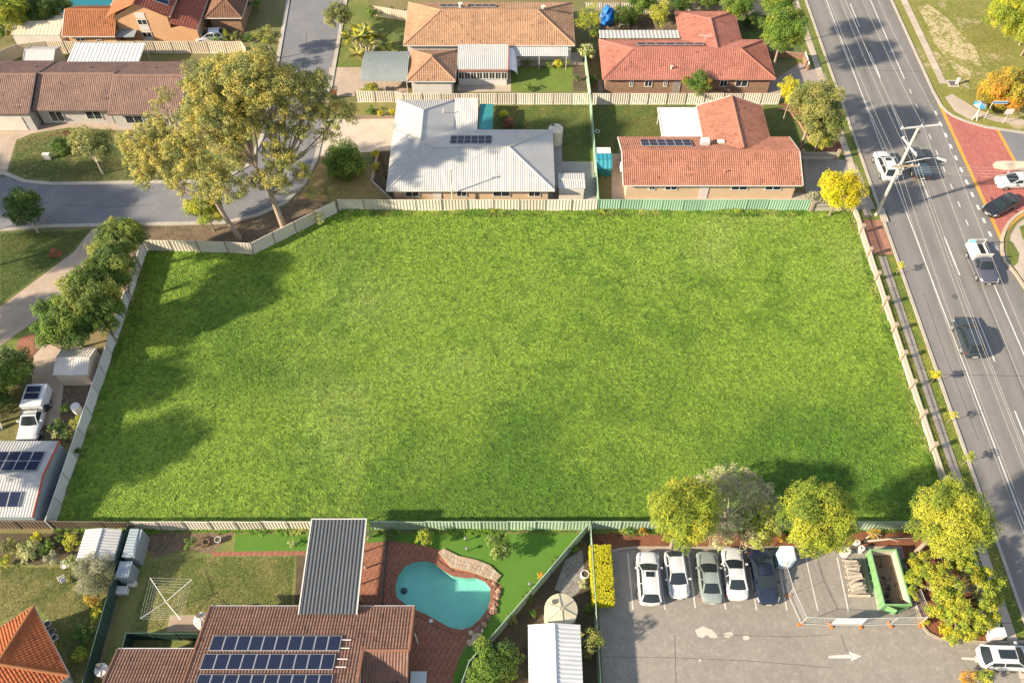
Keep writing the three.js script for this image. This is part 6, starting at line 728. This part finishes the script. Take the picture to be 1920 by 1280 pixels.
for (const [x, y, r, c, l] of [[108, 800, 18, 'dark', 'dark shrub beside the white utility truck'], [143, 790, 12, 'lime', 'climber with yellow green leaves on the white fence'], [120, 765, 10, 'green', 'low green plants in the dirt yard'], [125, 815, 13, 'dark', 'shaded shrub behind the panelled shed'], [102, 815, 9, 'pale', 'pale shrub beside the truck cab'], [146, 845, 8, 'dark', 'ivy patch hanging on the white fence']]) S(l, x, y, r, 0.8, c);
for (const [x, y, r, c, l] of [[405, 70, 12, 'green', 'clipped green bush behind the cream fence'], [420, 66, 11, 'lime', 'round clipped bush beside the white hatchback'], [441, 68, 12, 'olive', 'squared olive bush at the end of the cream fence'], [466, 68, 10, 'green', 'small dark bush beside the driveway corner']]) S(l, x, y, r, 0.8, c);
for (const [x, y, r, h, c, l] of [[18, 22, 34, 4, 'lime', 'yellow green palm like tree in the far corner yard'], [75, 18, 32, 3, 'dark', 'dark dense tree beside the far pool'], [112, 12, 22, 2.5, 'dark', 'shaded tree at the pool edge'], [105, 38, 16, 1.2, 'grey', 'grey flowering shrub behind the orange tiled wing'], [70, 45, 12, 1, 'green', 'green shrub beside the yellowish shed'], [40, 5, 24, 3.5, 'olive', 'olive tree at the top of the corner yard'], [22, 62, 10, 0.8, 'gold', 'yellow shrub beside the yellowish shed roof'], [28, 42, 12, 0.8, 'orange', 'orange red ground shrub in the corner yard'], [478, 3, 12, 1.5, 'green', 'green bush behind the shaded silver car'], [0, 60, 16, 1.5, 'green', 'leafy bush at the edge of the corner yard']]) T(l, x, y, r, h, c, { fork: 0.3 });
for (const [x, y, r, c, l] of [[945, 213, 9, 'yellow', 'yellow flowering shrub beside the teal awning'], [953, 230, 13, 'redleaf', 'dark red round shrub on the back lawn'], [975, 235, 9, 'dark', 'low dark fern beside the red shrub'], [1047, 118, 10, 'gold', 'yellow shrub along the lawn edge'], [1030, 120, 7, 'green', 'green shrub along the lawn edge'], [1065, 117, 7, 'olive', 'olive shrub at the end of the lawn'], [988, 118, 8, 'green', 'leafy pot plants by the garden seat'], [1082, 145, 6, 'green', 'narrow strip of plants beside the garden sleepers'], [1123, 330, 8, 'green', 'leggy plant beside the teal cubby'], [990, 163, 9, 'green', 'low clump on the lit back lawn'], [1120, 60, 10, 'dark', 'dark plant under the bamboo clump']]) S(l, x, y, r, 0.6, c);
for (const [x, y, r, c, l] of [[1040, 1050, 9, 'dark', 'dark plant beside the slanting fence, below the corner'], [1015, 1080, 10, 'orange', 'bronze plant beside the slanting fence'], [990, 1120, 12, 'dark', 'dark clump beside the slanting fence near the tank'], [1000, 1150, 9, 'green', 'green plant beside the round tank'], [1092, 1095, 9, 'pale', 'variegated plant at the foot of the yellow hedge'], [960, 1160, 11, 'olive', 'olive plant at the lower slanting fence'], [1102, 1140, 10, 'dark', 'shaded plant between tank and car park fence'], [1078, 1030, 8, 'green', 'small green plant in the garden corner']]) S(l, x, y, r, 0.5, c);
for (const [x, y, l] of [[925, 391, 'weeds creeping up the beige fence'], [1130, 392, 'weeds at the joint of beige and green fence'], [1385, 392, 'dry weeds below the green fence'], [744, 384, 'vine on the beige fence post']]) S(l, x, y + 4, 6, 0.35, 'lime', { name: 'weed_clump', cat: 'weeds' });
// trees outside the picture whose shade falls into it
for (const [x, z, h, R, l] of [[-72, -62, 11.5, 4, 'broad tree west of the shaded lawn'], [-65.5, -58.5, 9.5, 3.4, 'tall tree west of the side street'], [-79, -66, 12, 4.4, 'great tree far along the side street'], [-63.5, -50, 7, 3, 'round tree west of the driveway'], [-52, -32.5, 9.5, 3.3, 'round tree behind the white ribbed shed'], [-53, -40.5, 8.5, 3, 'leafy tree west of the white utility'], [-82, -70, 8, 4, 'tree over the western street end']]) plant('tree', l, 'tree', [x, z], lumps(x, h, z, R), { col: 'green', r: 0.2, leaf: 0.36, dens: 380 });
// clipped yellow hedge
{ const a = P(1099, 1022, 1.5), b = P(1140, 1128, 1.5), x0 = 6.72, x1 = 8.45, z0 = a[2], z1 = b[2], cl0 = []; for (let i = 0; i < 1500; i++) { const f = rnd(); let x = rr(x0, x1), y = rr(0.2, 1.5), z = rr(z0, z1); if (f < 0.5) y = 1.5; else if (f < 0.65) x = x1; else if (f < 0.8) x = x0; else if (f < 0.9) z = z1; else z = z0; cl0.push([x, y, z, rr(0.08, 0.13)]); } const t = thing('hedge', 'clipped rectangular bright yellow hedge beside the car park', 'hedge', [(x0 + x1) / 2, 0, (z0 + z1) / 2]); obj('foliage', leafDone(clothe(cl0, [...LC.yellow, LC.yellow[0], LC.gold[1]], 0.11, 560), [(x0 + x1) / 2, 0, (z0 + z1) / 2]), mLeaf, t); obj('stems', new B().box(x0 + 0.3, x1 - 0.3, 0, 1.1, z0 + 0.3, z1 - 0.3), mat([0.12, 0.09, 0.03], 0.95), t); }
// palms with arching fronds
function frondGeo(L, col) { const g = leafGeo(64), N = 30; for (let i = 2; i <= N; i++) { const s = i / N, x = L * s, y = L * (0.55 * s - 0.75 * s * s), w = L * 0.24 * Math.sin(Math.min(1, s * 1.15) * Math.PI * 0.9 + 0.2); for (const k of [-1, 1]) { const p = g.k * 18, c = [x, y, 0], e = [x + w * 0.5, y - w * 0.35, k * w], h = L * 0.02; g.p.set([c[0] - h, c[1], 0, c[0] + h, c[1], 0, ...e, c[0] - h, c[1], 0, ...e, e[0] - h * 2, e[1] - h, e[2]], p); const q = rr(0.75, 1.2); for (let j = 0; j < 6; j++) g.c.set([col[0] * q, col[1] * q, col[2] * q], p + j * 3); g.k++; } } return leafDone(g); }
function palm(label, px, py, h, L, n, cols, stems = 1) { const c = P(px, py, h), t = thing('palm', label, 'palm', [c[0], 0, c[2]]), gs = cols.map((q) => frondGeo(L, q)); for (let s = 0; s < stems; s++) { const a = s * 2.4, d = stems > 1 ? 0.5 + 0.35 * s : 0, hh = h - s * 0.25, x = Math.cos(a) * d, z = Math.sin(a) * d; obj('trunk', new B().tube([[c[0] + x * 0.4, 0, c[2] + z * 0.4], [c[0] + x, hh, c[2] + z]], [0.16, 0.1], 7), mBarkPale, t); for (let i = 0; i < n; i++) { const m = obj('frond', gs[i % gs.length], mLeaf, t); m.position.set(x, hh, z); m.rotation.set(0, i * 2.39996 + s, rr(-0.25, 0.75), 'YXZ'); m.scale.setScalar(rr(0.8, 1.15)); } } return t; }
palm('clump of golden palms on the front lawn by the street', 680, 62, 3.2, 1.5, 14, [LC.olive[1], LC.olive[0], LC.gold[1]], 9); palm('lime palm in the far corner yard', 12, 12, 5, 1.9, 16, LC.lime, 3);

// ---------- grass ----------
const inPoly = (x, z, p) => { let c = false; for (let i = 0, j = p.length - 1; i < p.length; j = i++) if ((p[i][1] > z) !== (p[j][1] > z) && x < (p[j][0] - p[i][0]) * (z - p[i][1]) / (p[j][1] - p[i][1]) + p[i][0]) c = !c; return c; };
function tuftGeo(n, L, sd) { const b = new B(); for (let i = 0; i < n; i++) { const a = i / n * 6.283 + rr(-0.4, 0.4), l = L * rr(0.7, 1.2), o = rr(0.55, 1.35), w = L * 0.14, x = Math.cos(a), z = Math.sin(a), r0 = L * 0.12; const p = [x * r0, 0, z * r0], m = [x * (r0 + l * o * 0.4), l * 0.42, z * (r0 + l * o * 0.4)], e = [x * (r0 + l * o), l * (0.72 - o * 0.3), z * (r0 + l * o)], s = [-z * w, 0, x * w]; b.quad(add(p, s, -1), add(p, s), add(m, s), add(m, s, -1)); b.tri(add(m, s, -1), add(m, s), e); } return b.geom(); }
const mGrass = new THREE.MeshStandardMaterial({ color: 0xffffff, roughness: 0.8, side: THREE.DoubleSide });
function grass(name, label, poly, count, L, colFn, edge = false, seed0 = 3) { let x0 = 1e9, x1 = -1e9, z0 = 1e9, z1 = -1e9; for (const p of poly) { x0 = Math.min(x0, p[0]); x1 = Math.max(x1, p[0]); z0 = Math.min(z0, p[1]); z1 = Math.max(z1, p[1]); } const im = new THREE.InstancedMesh(tuftGeo(9, L, seed0), mGrass, count), M = new THREE.Matrix4(), q = new THREE.Quaternion(), e = new THREE.Euler(), s = new THREE.Vector3(), v = new THREE.Vector3(), c = new THREE.Color(); let k = 0; while (k < count) { const x = rr(x0, x1), z = rr(z0, z1); if (!inPoly(x, z, poly)) continue; const f = colFn(x, z); e.set(rr(-0.25, 0.25), rr(0, 6.283), rr(-0.25, 0.25)); q.setFromEuler(e); const g = rr(0.65, 1.25) * f[3]; M.compose(v.set(x, 0.005, z), q, s.set(g, g * rr(0.8, 1.2), g)); im.setMatrixAt(k, M); im.setColorAt(k, c.setRGB(f[0], f[1], f[2])); k++; } im.name = numbered(name); tag(im, label, 'grass', undefined, 'stuff'); scene.add(im); return im; }
const n2 = (x, z, N, s) => at(N, Math.round(x * s) + 4096, Math.round(z * s) + 4096);
grass('field_grass', 'short bright green grass covering the vacant field', LOT, 270000, 0.165, (x, z) => { const a = n2(x, z, NB, 4.6), b = n2(x + 40, z + 10, NC, 4.4), d = n2(x, z, NM, 11); let c = lerp3([0.095, 0.19, 0.016], [0.205, 0.315, 0.032], sst(0.34, 0.64, a)); c = lerp3(c, [0.29, 0.38, 0.085], sst(0.45, 0.7, b) * 0.6); c = lerp3(c, [0.075, 0.175, 0.01], sst(0.52, 0.68, d) * 0.55); const k = rr(0.42, 1.55); return [c[0] * k, c[1] * k, c[2] * k, 0.9 + 0.4 * sst(0.4, 0.65, d)]; });
const vg = (x, z) => { const d = n2(x, z, NM, 14), c = lerp3([0.15, 0.22, 0.03], [0.3, 0.3, 0.05], sst(0.35, 0.65, d)), k = rr(0.7, 1.3); return [c[0] * k, c[1] * k, c[2] * k, 0.7]; };
grass('verge_grass', 'rough grass between the footpath and the road kerb', rect(41.55, 42.4, -63, -20), 2600, 0.14, vg); grass('verge_grass', 'rough grass between picket fence and footpath', rect(39.7, 40.55, -63, -22), 2200, 0.14, vg);
for (const [l, poly, n] of [['taller weeds along the northern field fences', rect(-19.5, 39.2, -70.15, -69.55), 2600], ['taller weeds along the long white fence', rect(-40.5, -40, -63.8, -31.2), 1300], ['taller weeds along the southern field fences', rect(-40.4, 39.2, -30.75, -31.4), 2600], ['taller weeds along the picket fence', rect(38.8, 39.15, -69.5, -32), 1100]]) grass('fence_weeds', l, poly.map(([x, z]) => [x, z]), n, 0.36, (x, z) => { const d = n2(x, z, NM, 20), c = lerp3([0.1, 0.2, 0.015], [0.26, 0.3, 0.06], sst(0.4, 0.65, d)), k = rr(0.6, 1.3); return [c[0] * k, c[1] * k, c[2] * k, 0.4 + 1.0 * sst(0.35, 0.7, n2(x, z, NC, 34))]; });
const yardCol = (a, b) => (x, z) => { const d = n2(x, z, NM, 17), c = lerp3(a, b, sst(0.35, 0.65, d)), k = rr(0.6, 1.35); return [c[0] * k, c[1] * k, c[2] * k, 0.5 + 0.6 * d]; };
for (const [l, pts, n, a, b] of [['mown grass around the clothesline', [[330, 1046], [550, 1044], [545, 1140], [400, 1136], [395, 1150], [315, 1150], [300, 1180], [240, 1180], [290, 1050]], 9000, [0.13, 0.17, 0.03], [0.27, 0.25, 0.08]], ['mown grass of the yard with the orange roof', [[0, 1062], [130, 1066], [190, 1095], [165, 1170], [140, 1260], [105, 1180], [62, 1132], [0, 1165]], 7000, [0.12, 0.15, 0.03], [0.26, 0.24, 0.08]], ['worn grass of the curved front lawn', [[30, 266], [60, 255], [130, 244], [330, 268], [330, 334], [100, 338], [20, 322]], 9000, [0.09, 0.13, 0.025], [0.24, 0.2, 0.07]], ['shaded grass beside the diagonal driveway', [[0, 438], [165, 434], [130, 470], [0, 568]], 7000, [0.08, 0.13, 0.022], [0.14, 0.16, 0.035]], ['grass of the yard with the red shrub', [[930, 195], [1102, 195], [1108, 300], [1056, 300], [1056, 248], [930, 246]], 7000, [0.1, 0.15, 0.025], [0.2, 0.19, 0.05]], ['grass of the yard with the white patio roof', [[1112, 198], [1232, 198], [1238, 258], [1160, 260], [1155, 288], [1118, 288]], 6000, [0.1, 0.15, 0.025], [0.2, 0.19, 0.05]], ['worn grass of the sandy corner lawn', [[1705, 2], [1900, 2], [1900, 200], [1850, 200], [1800, 170]], 9000, [0.18, 0.2, 0.035], [0.34, 0.3, 0.1]]]) grass('lawn_grass', l, g2(pts), n, 0.1, yardCol(a, b));

// ---------- vehicles ----------
const paint = (c, m = 0) => new THREE.MeshPhysicalMaterial({ color: lin(c), roughness: 0.35, metalness: m, clearcoat: 0.8, clearcoatRoughness: 0.08 });
const mCarGlass = new THREE.MeshStandardMaterial({ color: lin([0.02, 0.028, 0.032]), roughness: 0.05 }), mTyre = mat([0.02, 0.02, 0.02], 0.9), mRim = mat([0.45, 0.45, 0.46], 0.35, null, { metalness: 0.6 }), mTrim = mat([0.025, 0.025, 0.027], 0.6), mHead = new THREE.MeshStandardMaterial({ color: lin([0.62, 0.64, 0.66]), roughness: 0.1 }), mTail = mat([0.35, 0.012, 0.012], 0.25), mPlate = mat([0.7, 0.7, 0.66], 0.6);
// stations: [z, half width, bottom, top]; the cabin: windscreen foot, roof front, roof back, rear glass foot, heights
const CARS = {
  sedan: { L: 4.7, W: 0.9, H: 1.45, st: [[2.37, 0.34, 0.36, 0.58], [2.34, 0.55, 0.3, 0.63], [2.26, 0.7, 0.26, 0.68], [2.12, 0.8, 0.24, 0.73], [1.9, 0.86, 0.22, 0.79], [1.5, 0.9, 0.2, 0.88], [0.95, 0.9, 0.2, 0.95], [-0.4, 0.91, 0.2, 0.97], [-1.5, 0.9, 0.2, 1.0], [-2.0, 0.86, 0.24, 1.0], [-2.2, 0.8, 0.27, 0.96], [-2.3, 0.68, 0.3, 0.86], [-2.35, 0.45, 0.38, 0.72]], cab: [1.0, 0.15, -0.85, -1.62], belt: 0.95, wb: 1.38 },
  hatch: { L: 4.25, W: 0.89, H: 1.48, st: [[2.14, 0.34, 0.36, 0.6], [2.1, 0.56, 0.3, 0.66], [2.01, 0.71, 0.25, 0.73], [1.88, 0.8, 0.23, 0.79], [1.68, 0.86, 0.22, 0.85], [1.3, 0.89, 0.2, 0.92], [0.85, 0.89, 0.2, 0.97], [-0.6, 0.9, 0.2, 1.0], [-1.5, 0.88, 0.22, 1.03], [-1.85, 0.84, 0.25, 1.02], [-2.05, 0.72, 0.3, 0.92], [-2.12, 0.5, 0.38, 0.75]], cab: [0.95, 0.15, -1.35, -1.92], belt: 0.97, wb: 1.28 },
  suv: { L: 4.7, W: 0.94, H: 1.7, st: [[2.37, 0.38, 0.42, 0.78], [2.33, 0.62, 0.36, 0.84], [2.24, 0.78, 0.3, 0.91], [2.08, 0.87, 0.28, 0.97], [1.85, 0.92, 0.26, 1.02], [1.45, 0.94, 0.25, 1.07], [0.95, 0.94, 0.25, 1.12], [-0.6, 0.95, 0.25, 1.14], [-1.8, 0.93, 0.26, 1.16], [-2.15, 0.87, 0.28, 1.14], [-2.3, 0.75, 0.34, 1.0], [-2.36, 0.52, 0.44, 0.82]], cab: [1.05, 0.35, -1.75, -2.2], belt: 1.11, wb: 1.38 },
  ute: { L: 5.2, W: 0.93, H: 1.78, st: [[2.6, 0.65, 0.45, 0.85], [2.52, 0.82, 0.36, 0.98], [2.1, 0.9, 0.32, 1.08], [1.5, 0.93, 0.3, 1.13], [1.0, 0.93, 0.3, 1.17], [-0.25, 0.93, 0.3, 1.18], [-0.3, 0.9, 0.45, 0.8], [-2.55, 0.88, 0.5, 0.78], [-2.6, 0.85, 0.52, 0.75]], cab: [1.1, 0.5, -0.1, -0.35], belt: 1.16, wb: 1.6 },
};
const PC = { sw: [0, 0.94, 1] };
function vehicle(type, label, c, pos, heading, o = {}) { // heading: world direction [dx, dz] of the front
  const K = CARS[type], t = thing('car', label, o.cat || 'car', [pos[0], 0, pos[1]], o.group, Math.atan2(heading[0], heading[1]), true), pm = o.mat || paint(c, o.metal || 0), b = new B(), k = (o.scale || 1); t.scale.set(k * 1.05, k, k);
  const prof = ([z, w, yb, yt]) => [[0, yb - 0.03, z], [w * 0.86, yb, z], [w * 0.98, yb + (yt - yb) * 0.22, z], [w, yb + (yt - yb) * 0.5, z], [w * 0.985, yb + (yt - yb) * 0.75, z], [w * 0.93, yt - (yt - yb) * 0.07, z], [w * 0.8, yt, z], [w * 0.4, yt + 0.025, z], [0, yt + 0.03, z]];
  const R = K.st.map(prof), f = (p, s) => [p[0] * s, p[1], p[2]];
  for (let i = 0; i + 1 < R.length; i++) for (let j = 0; j + 1 < R[i].length; j++) for (const s of [1, -1]) { const q = [f(R[i][j], s), f(R[i][j + 1], s), f(R[i + 1][j + 1], s), f(R[i + 1][j], s)]; s > 0 ? b.quad(...q) : b.quad(q[3], q[2], q[1], q[0]); }
  for (const [r, fl] of [[R[0], 1], [R[R.length - 1], -1]]) for (let j = 1; j + 1 < r.length; j++) for (const s of [1, -1]) (s * fl > 0) ? b.tri(f(r[0], s), f(r[j + 1], s), f(r[j], s)) : b.tri(f(r[0], s), f(r[j], s), f(r[j + 1], s));
  b.crease = 0.55; obj('body', b, pm, t);
  const [zf, rf, rb, zb] = K.cab, bw = K.W * 0.86, rw = K.W * 0.66, yb = K.belt, H = K.H, q = (x, y, z) => [x, y, z];
  const roofB = new B(); { const n = 6; for (let i = 0; i < n; i++) for (let j = 0; j < 4; j++) { const g = (a, d) => { const z = rf + (rb - rf) * a, x = -rw + 2 * rw * d; return [x * (1.02 - 0.05 * a), H - 0.06 * (2 * d - 1) ** 2 - 0.05 * (2 * a - 1) ** 2, z]; }; roofB.quad(g(i / n, j / 4), g(i / n, (j + 1) / 4), g((i + 1) / n, (j + 1) / 4), g((i + 1) / n, j / 4)); } } roofB.crease = 0.8; obj('roof', roofB, o.roof || pm, t);
  const yr = H - 0.1, A = [q(-bw, yb, zf), q(bw, yb, zf), q(rw, yr, rf), q(-rw, yr, rf)], C = [q(bw, yb, zb), q(-bw, yb, zb), q(-rw, yr, rb), q(rw, yr, rb)];
  const screen = (zl, zu, s, name) => { const g = new B(), N = 8, cv = (f) => 1 - (2 * f - 1) ** 2; for (let i = 0; i < N; i++) { const row = (f) => { const x = 2 * f - 1; return [q(x * bw, yb + 0.02 * cv(f), zl + s * 0.13 * cv(f)), q(x * (bw + rw) / 2 * 1.01, (yb + yr) / 2 + 0.03, (zl + zu) / 2 + s * 0.1 * cv(f)), q(x * rw, yr + 0.05 * cv(f), zu + s * 0.05 * cv(f))]; }, a = row(i / N), c = row((i + 1) / N); for (let j = 0; j < 2; j++) s > 0 ? g.quad(a[j], c[j], c[j + 1], a[j + 1]) : g.quad(c[j], a[j], a[j + 1], c[j + 1]); } g.crease = 0.9; return obj(name, g, mCarGlass, t); };
  screen(zf, rf, 1, 'windscreen'); screen(zb, rb, -1, 'rear_window');
  if (type !== 'ute') { const hz = K.st.find((v) => v[0] < zf + 0.9), e = new B(); for (const s of [1, -1]) e.beam([s * K.W * 0.76, K.belt + 0.005, zf + 0.12], [s * K.W * 0.66, hz[3] - 0.03, hz[0] + 0.45], 0.018, 0.05); obj('bonnet_gap', e, mTrim, t).userData.kind = 'stuff'; }
  for (const s of [1, -1]) { obj('side_window', new B().quad(q(s * bw, yb, zf), q(s * bw, yb, zb), q(s * rw, yr, rb), q(s * rw, yr, rf)), mCarGlass, t);
    const pl = new B(), bar = (a, c2, w = 0.07) => pl.beam(a, c2, w, w * 0.7); bar(q(s * bw, yb, zf), q(s * rw, yr, rf), 0.08); bar(q(s * bw, yb, zb), q(s * rw, yr, rb), 0.13); bar(q(s * rw, yr + 0.01, rf), q(s * rw, yr + 0.01, rb), 0.11); const zm = (zf + zb) / 2 - 0.1; if (type !== 'ute') bar(q(s * (bw + 0.005), yb, zm), q(s * (rw + 0.005), yr, (rf + rb) / 2 - 0.05), 0.06); obj('pillars', pl, pm, t);
    obj('mirror', new B().box(Math.min(s * K.W * 0.98, s * (K.W + 0.2)), Math.max(s * K.W * 0.98, s * (K.W + 0.2)), yb + 0.02, yb + 0.17, zf - 0.42, zf - 0.27), pm, t);
    const NF1 = type === 'ute' ? 1 : 3, zFront = K.st[NF1][0] + 0.08, zBack = K.st[K.st.length - (type === 'ute' ? 2 : 3)][0] - 0.04, hy = K.st[NF1][3] - 0.13; obj('headlight', new B().beam([s * K.W * 0.78, hy, zFront - 0.05], [s * K.W * 0.93, hy + 0.06, zFront - 0.4], 0.16, 0.13), mHead, t);
    if (type !== 'ute' || !o.tray) obj('taillight', new B().beam([s * K.W * 0.72, K.st[K.st.length - 2][3] - 0.17, zBack - 0.02], [s * K.W * 0.95, K.st[K.st.length - 2][3] - 0.14, zBack + 0.26], 0.12, 0.16), mTail, t);
    for (const z of [K.wb, -K.wb]) { const r = type === 'ute' || type === 'suv' ? 0.37 : 0.33, w = obj('wheel', new B().tube([[s * (K.W - 0.2), r, z], [s * (K.W + 0.015), r, z]], r, 16), mTyre, t); obj('rim', new B().tube([[s * (K.W + 0.005), r, z], [s * (K.W + 0.03), r, z]], r * 0.66, 12), mRim, w); } }
  const zF = K.st[0][0], zB = K.st[K.st.length - 1][0]; obj('grille', new B().box(-K.W * 0.5, K.W * 0.5, K.st[0][2] + 0.02, K.st[0][3] - 0.06, zF - 0.02, zF + 0.02), mTrim, t); if (!o.tray) obj('number_plate', new B().box(-0.24, 0.24, 0.55, 0.67, zB - 0.03, zB - 0.01), mPlate, t); obj('number_plate', new B().box(-0.2, 0.2, 0.42, 0.53, zF + 0.02, zF + 0.04), mPlate, t);
  if (o.sunroof) obj('sunroof', new B().box(-rw * 0.55, rw * 0.55, H - 0.03, H + 0.004, rf - o.sunroof, rf - 0.15), mCarGlass, t);
  if (o.rails) for (const s of [1, -1]) obj('roof_rail', new B().tube([[s * rw * 0.95, H - 0.03, rf - 0.1], [s * rw * 0.97, H + 0.02, (rf + rb) / 2], [s * rw * 0.95, H - 0.05, rb + 0.1]], 0.025, 5), mRim, t);
  return t;
}
const V2 = (px, py, h = 0.7) => { const p = P(px, py, h); return [p[0], p[2]]; }, WHITE = [0.58, 0.58, 0.585], UP = [0, -1], DOWN = [0, 1];
vehicle('suv', 'white wagon with small sunroof parked nose in beside the empty bay', WHITE, V2(1217, 1082, 0.9), [0.02, -1], { sunroof: 0.6, scale: 0.98 });
vehicle('hatch', 'white hatchback parked nose out between two other cars', WHITE, V2(1269, 1076), [0.03, 1], { scale: 0.96 });
vehicle('sedan', 'pale silver green sedan in the car park', [0.32, 0.36, 0.33], V2(1330, 1081), [0.01, -1], { metal: 0.3, scale: 0.97 });
vehicle('sedan', 'white sedan parked beside the dark navy car', WHITE, V2(1378, 1074), [0.02, -1], { scale: 0.98 });
vehicle('sedan', 'dark navy sedan parked beside the temporary fence', [0.012, 0.018, 0.04], V2(1433, 1080), [0.02, 1], {});
vehicle('suv', 'white car with long glass roof leaving the car park', WHITE, V2(1893, 1232, 0.9), [1, 0.03], { sunroof: 1.5, scale: 0.98 });
vehicle('suv', 'dark blue grey car driving along the main road', [0.045, 0.06, 0.075], V2(1817, 630, 0.85), [0, -1], { metal: 0.3, scale: 1.05 });
vehicle('suv', 'white car with roof rails beside the power pole', WHITE, V2(1662, 308, 0.85), [-0.03, -1], { rails: true, sunroof: 0.6 });
vehicle('sedan', 'black sedan waiting on the red threshold', [0.012, 0.013, 0.016], V2(1879, 383), [-0.86, 0.5], {});
vehicle('sedan', 'white sedan turning in beside the traffic island', WHITE, V2(1906, 338), [-1, 0.06], {});
vehicle('hatch', 'white hatchback on the driveway behind the clipped bushes', WHITE, V2(394, 66), [-1, 0.12], {});
vehicle('suv', 'silver car in deep shade at the street end', [0.4, 0.42, 0.43], V2(437, 4), [0.03, 1], { metal: 0.3, scale: 0.95 });
{ const t = vehicle('ute', 'dark grey utility with pale tray and tools on the road', [0.07, 0.07, 0.1], V2(1843, 493, 0.9), [0.02, 1], { cat: 'utility truck', tray: true }), m = mat([0.62, 0.6, 0.57], 0.5, G_METAL); obj('tray_floor', new B().box(-0.92, 0.92, 0.8, 0.88, -2.75, -0.4), mTrim, t); for (const s of [1, -1]) obj('tray_side', new B().box(Math.min(s * 0.88, s * 0.94), Math.max(s * 0.88, s * 0.94), 0.88, 1.15, -2.75, -0.4), m, t); obj('toolbox', new B().box(-0.92, -0.1, 0.88, 1.5, -2.5, -0.55), m, t); obj('headboard', new B().box(-0.92, 0.92, 0.88, 1.8, -0.46, -0.4), m, t); obj('ladder_rack', new B().beam([-0.95, 1.85, -2.6], [0.95, 1.85, -2.6], 0.07, 0.07).beam([-0.95, 1.85, -0.45], [0.95, 1.85, -0.45], 0.07, 0.07).beam([0.9, 0.9, -2.6], [0.9, 1.85, -2.6], 0.06, 0.06).beam([-0.9, 0.9, -2.6], [-0.9, 1.85, -2.6], 0.06, 0.06), m, t); obj('rolled_tarp', new B().tube([[-0.85, 1.62, -2.7], [-0.2, 1.62, -2.5]], 0.16, 10), mat([0.15, 0.5, 0.55], 0.6), t); obj('bull_bar', new B().tube([[-0.75, 0.45, 2.7], [-0.7, 0.95, 2.75], [0.7, 0.95, 2.75], [0.75, 0.45, 2.7]], 0.05, 6), mRim, t); obj('side_step', new B().box(-1.0, -0.9, 0.32, 0.4, -1.2, 1.2), mRim, t); }
{ const t = vehicle('ute', 'dark utility with blue tray cover beside the white car', [0.03, 0.035, 0.045], V2(1722, 303, 0.9), [0.02, -1], { cat: 'utility truck' }); obj('tray_side', new B().box(-0.93, -0.87, 0.78, 1.15, -2.6, -0.35).box(0.87, 0.93, 0.78, 1.15, -2.6, -0.35).box(-0.87, 0.87, 0.78, 1.15, -2.6, -2.54), paint([0.03, 0.035, 0.045]), t); obj('tray_cover', new B().box(-0.87, 0.87, 1.1, 1.16, -2.54, -0.4), mat([0.04, 0.07, 0.1], 0.4), t); obj('sports_bar', new B().tube([[-0.8, 1.15, -0.6], [-0.65, 1.6, -0.75], [0.65, 1.6, -0.75], [0.8, 1.15, -0.6]], 0.05, 6), mTrim, t); }
{ const t = vehicle('ute', 'white utility with canopy and roof solar panels in the west yard', WHITE, V2(58, 776, 1.3), [0.05, 1], { cat: 'utility truck', tray: true }), m = mat([0.7, 0.7, 0.7], 0.5, G_PAINT); obj('canopy', new B().box(-0.95, 0.95, 0.75, 1.95, -3.0, -0.5), m, t); obj('tray_floor', new B().box(-0.92, 0.92, 0.66, 0.74, -3.0, -0.45), mTrim, t); for (let i = 0; i < 2; i++) { const q = obj('solar_panel', panelGeo, mSolar, t); q.position.set(-0.1, 2.0, -2.35 + i * 0.78); q.scale.set(1.4, 1, 0.72); } obj('roof_rack', new B().beam([-0.75, 1.86, 0.3], [0.75, 1.86, 0.3], 0.06, 0.06).beam([-0.75, 1.86, -0.15], [0.75, 1.86, -0.15], 0.06, 0.06).beam([-0.72, 1.8, 0.4], [-0.72, 1.8, -0.3], 0.05, 0.05).beam([0.72, 1.8, 0.4], [0.72, 1.8, -0.3], 0.05, 0.05), mTrim, t); obj('spare_wheel', new B().tube([[0.95, 1.1, -0.75], [1.15, 1.1, -0.75]], 0.36, 16), mTyre, t); }
scene.traverse((o) => { if (o.isMesh) { o.castShadow = true; o.receiveShadow = true; } });
renderer.render(scene, camera);
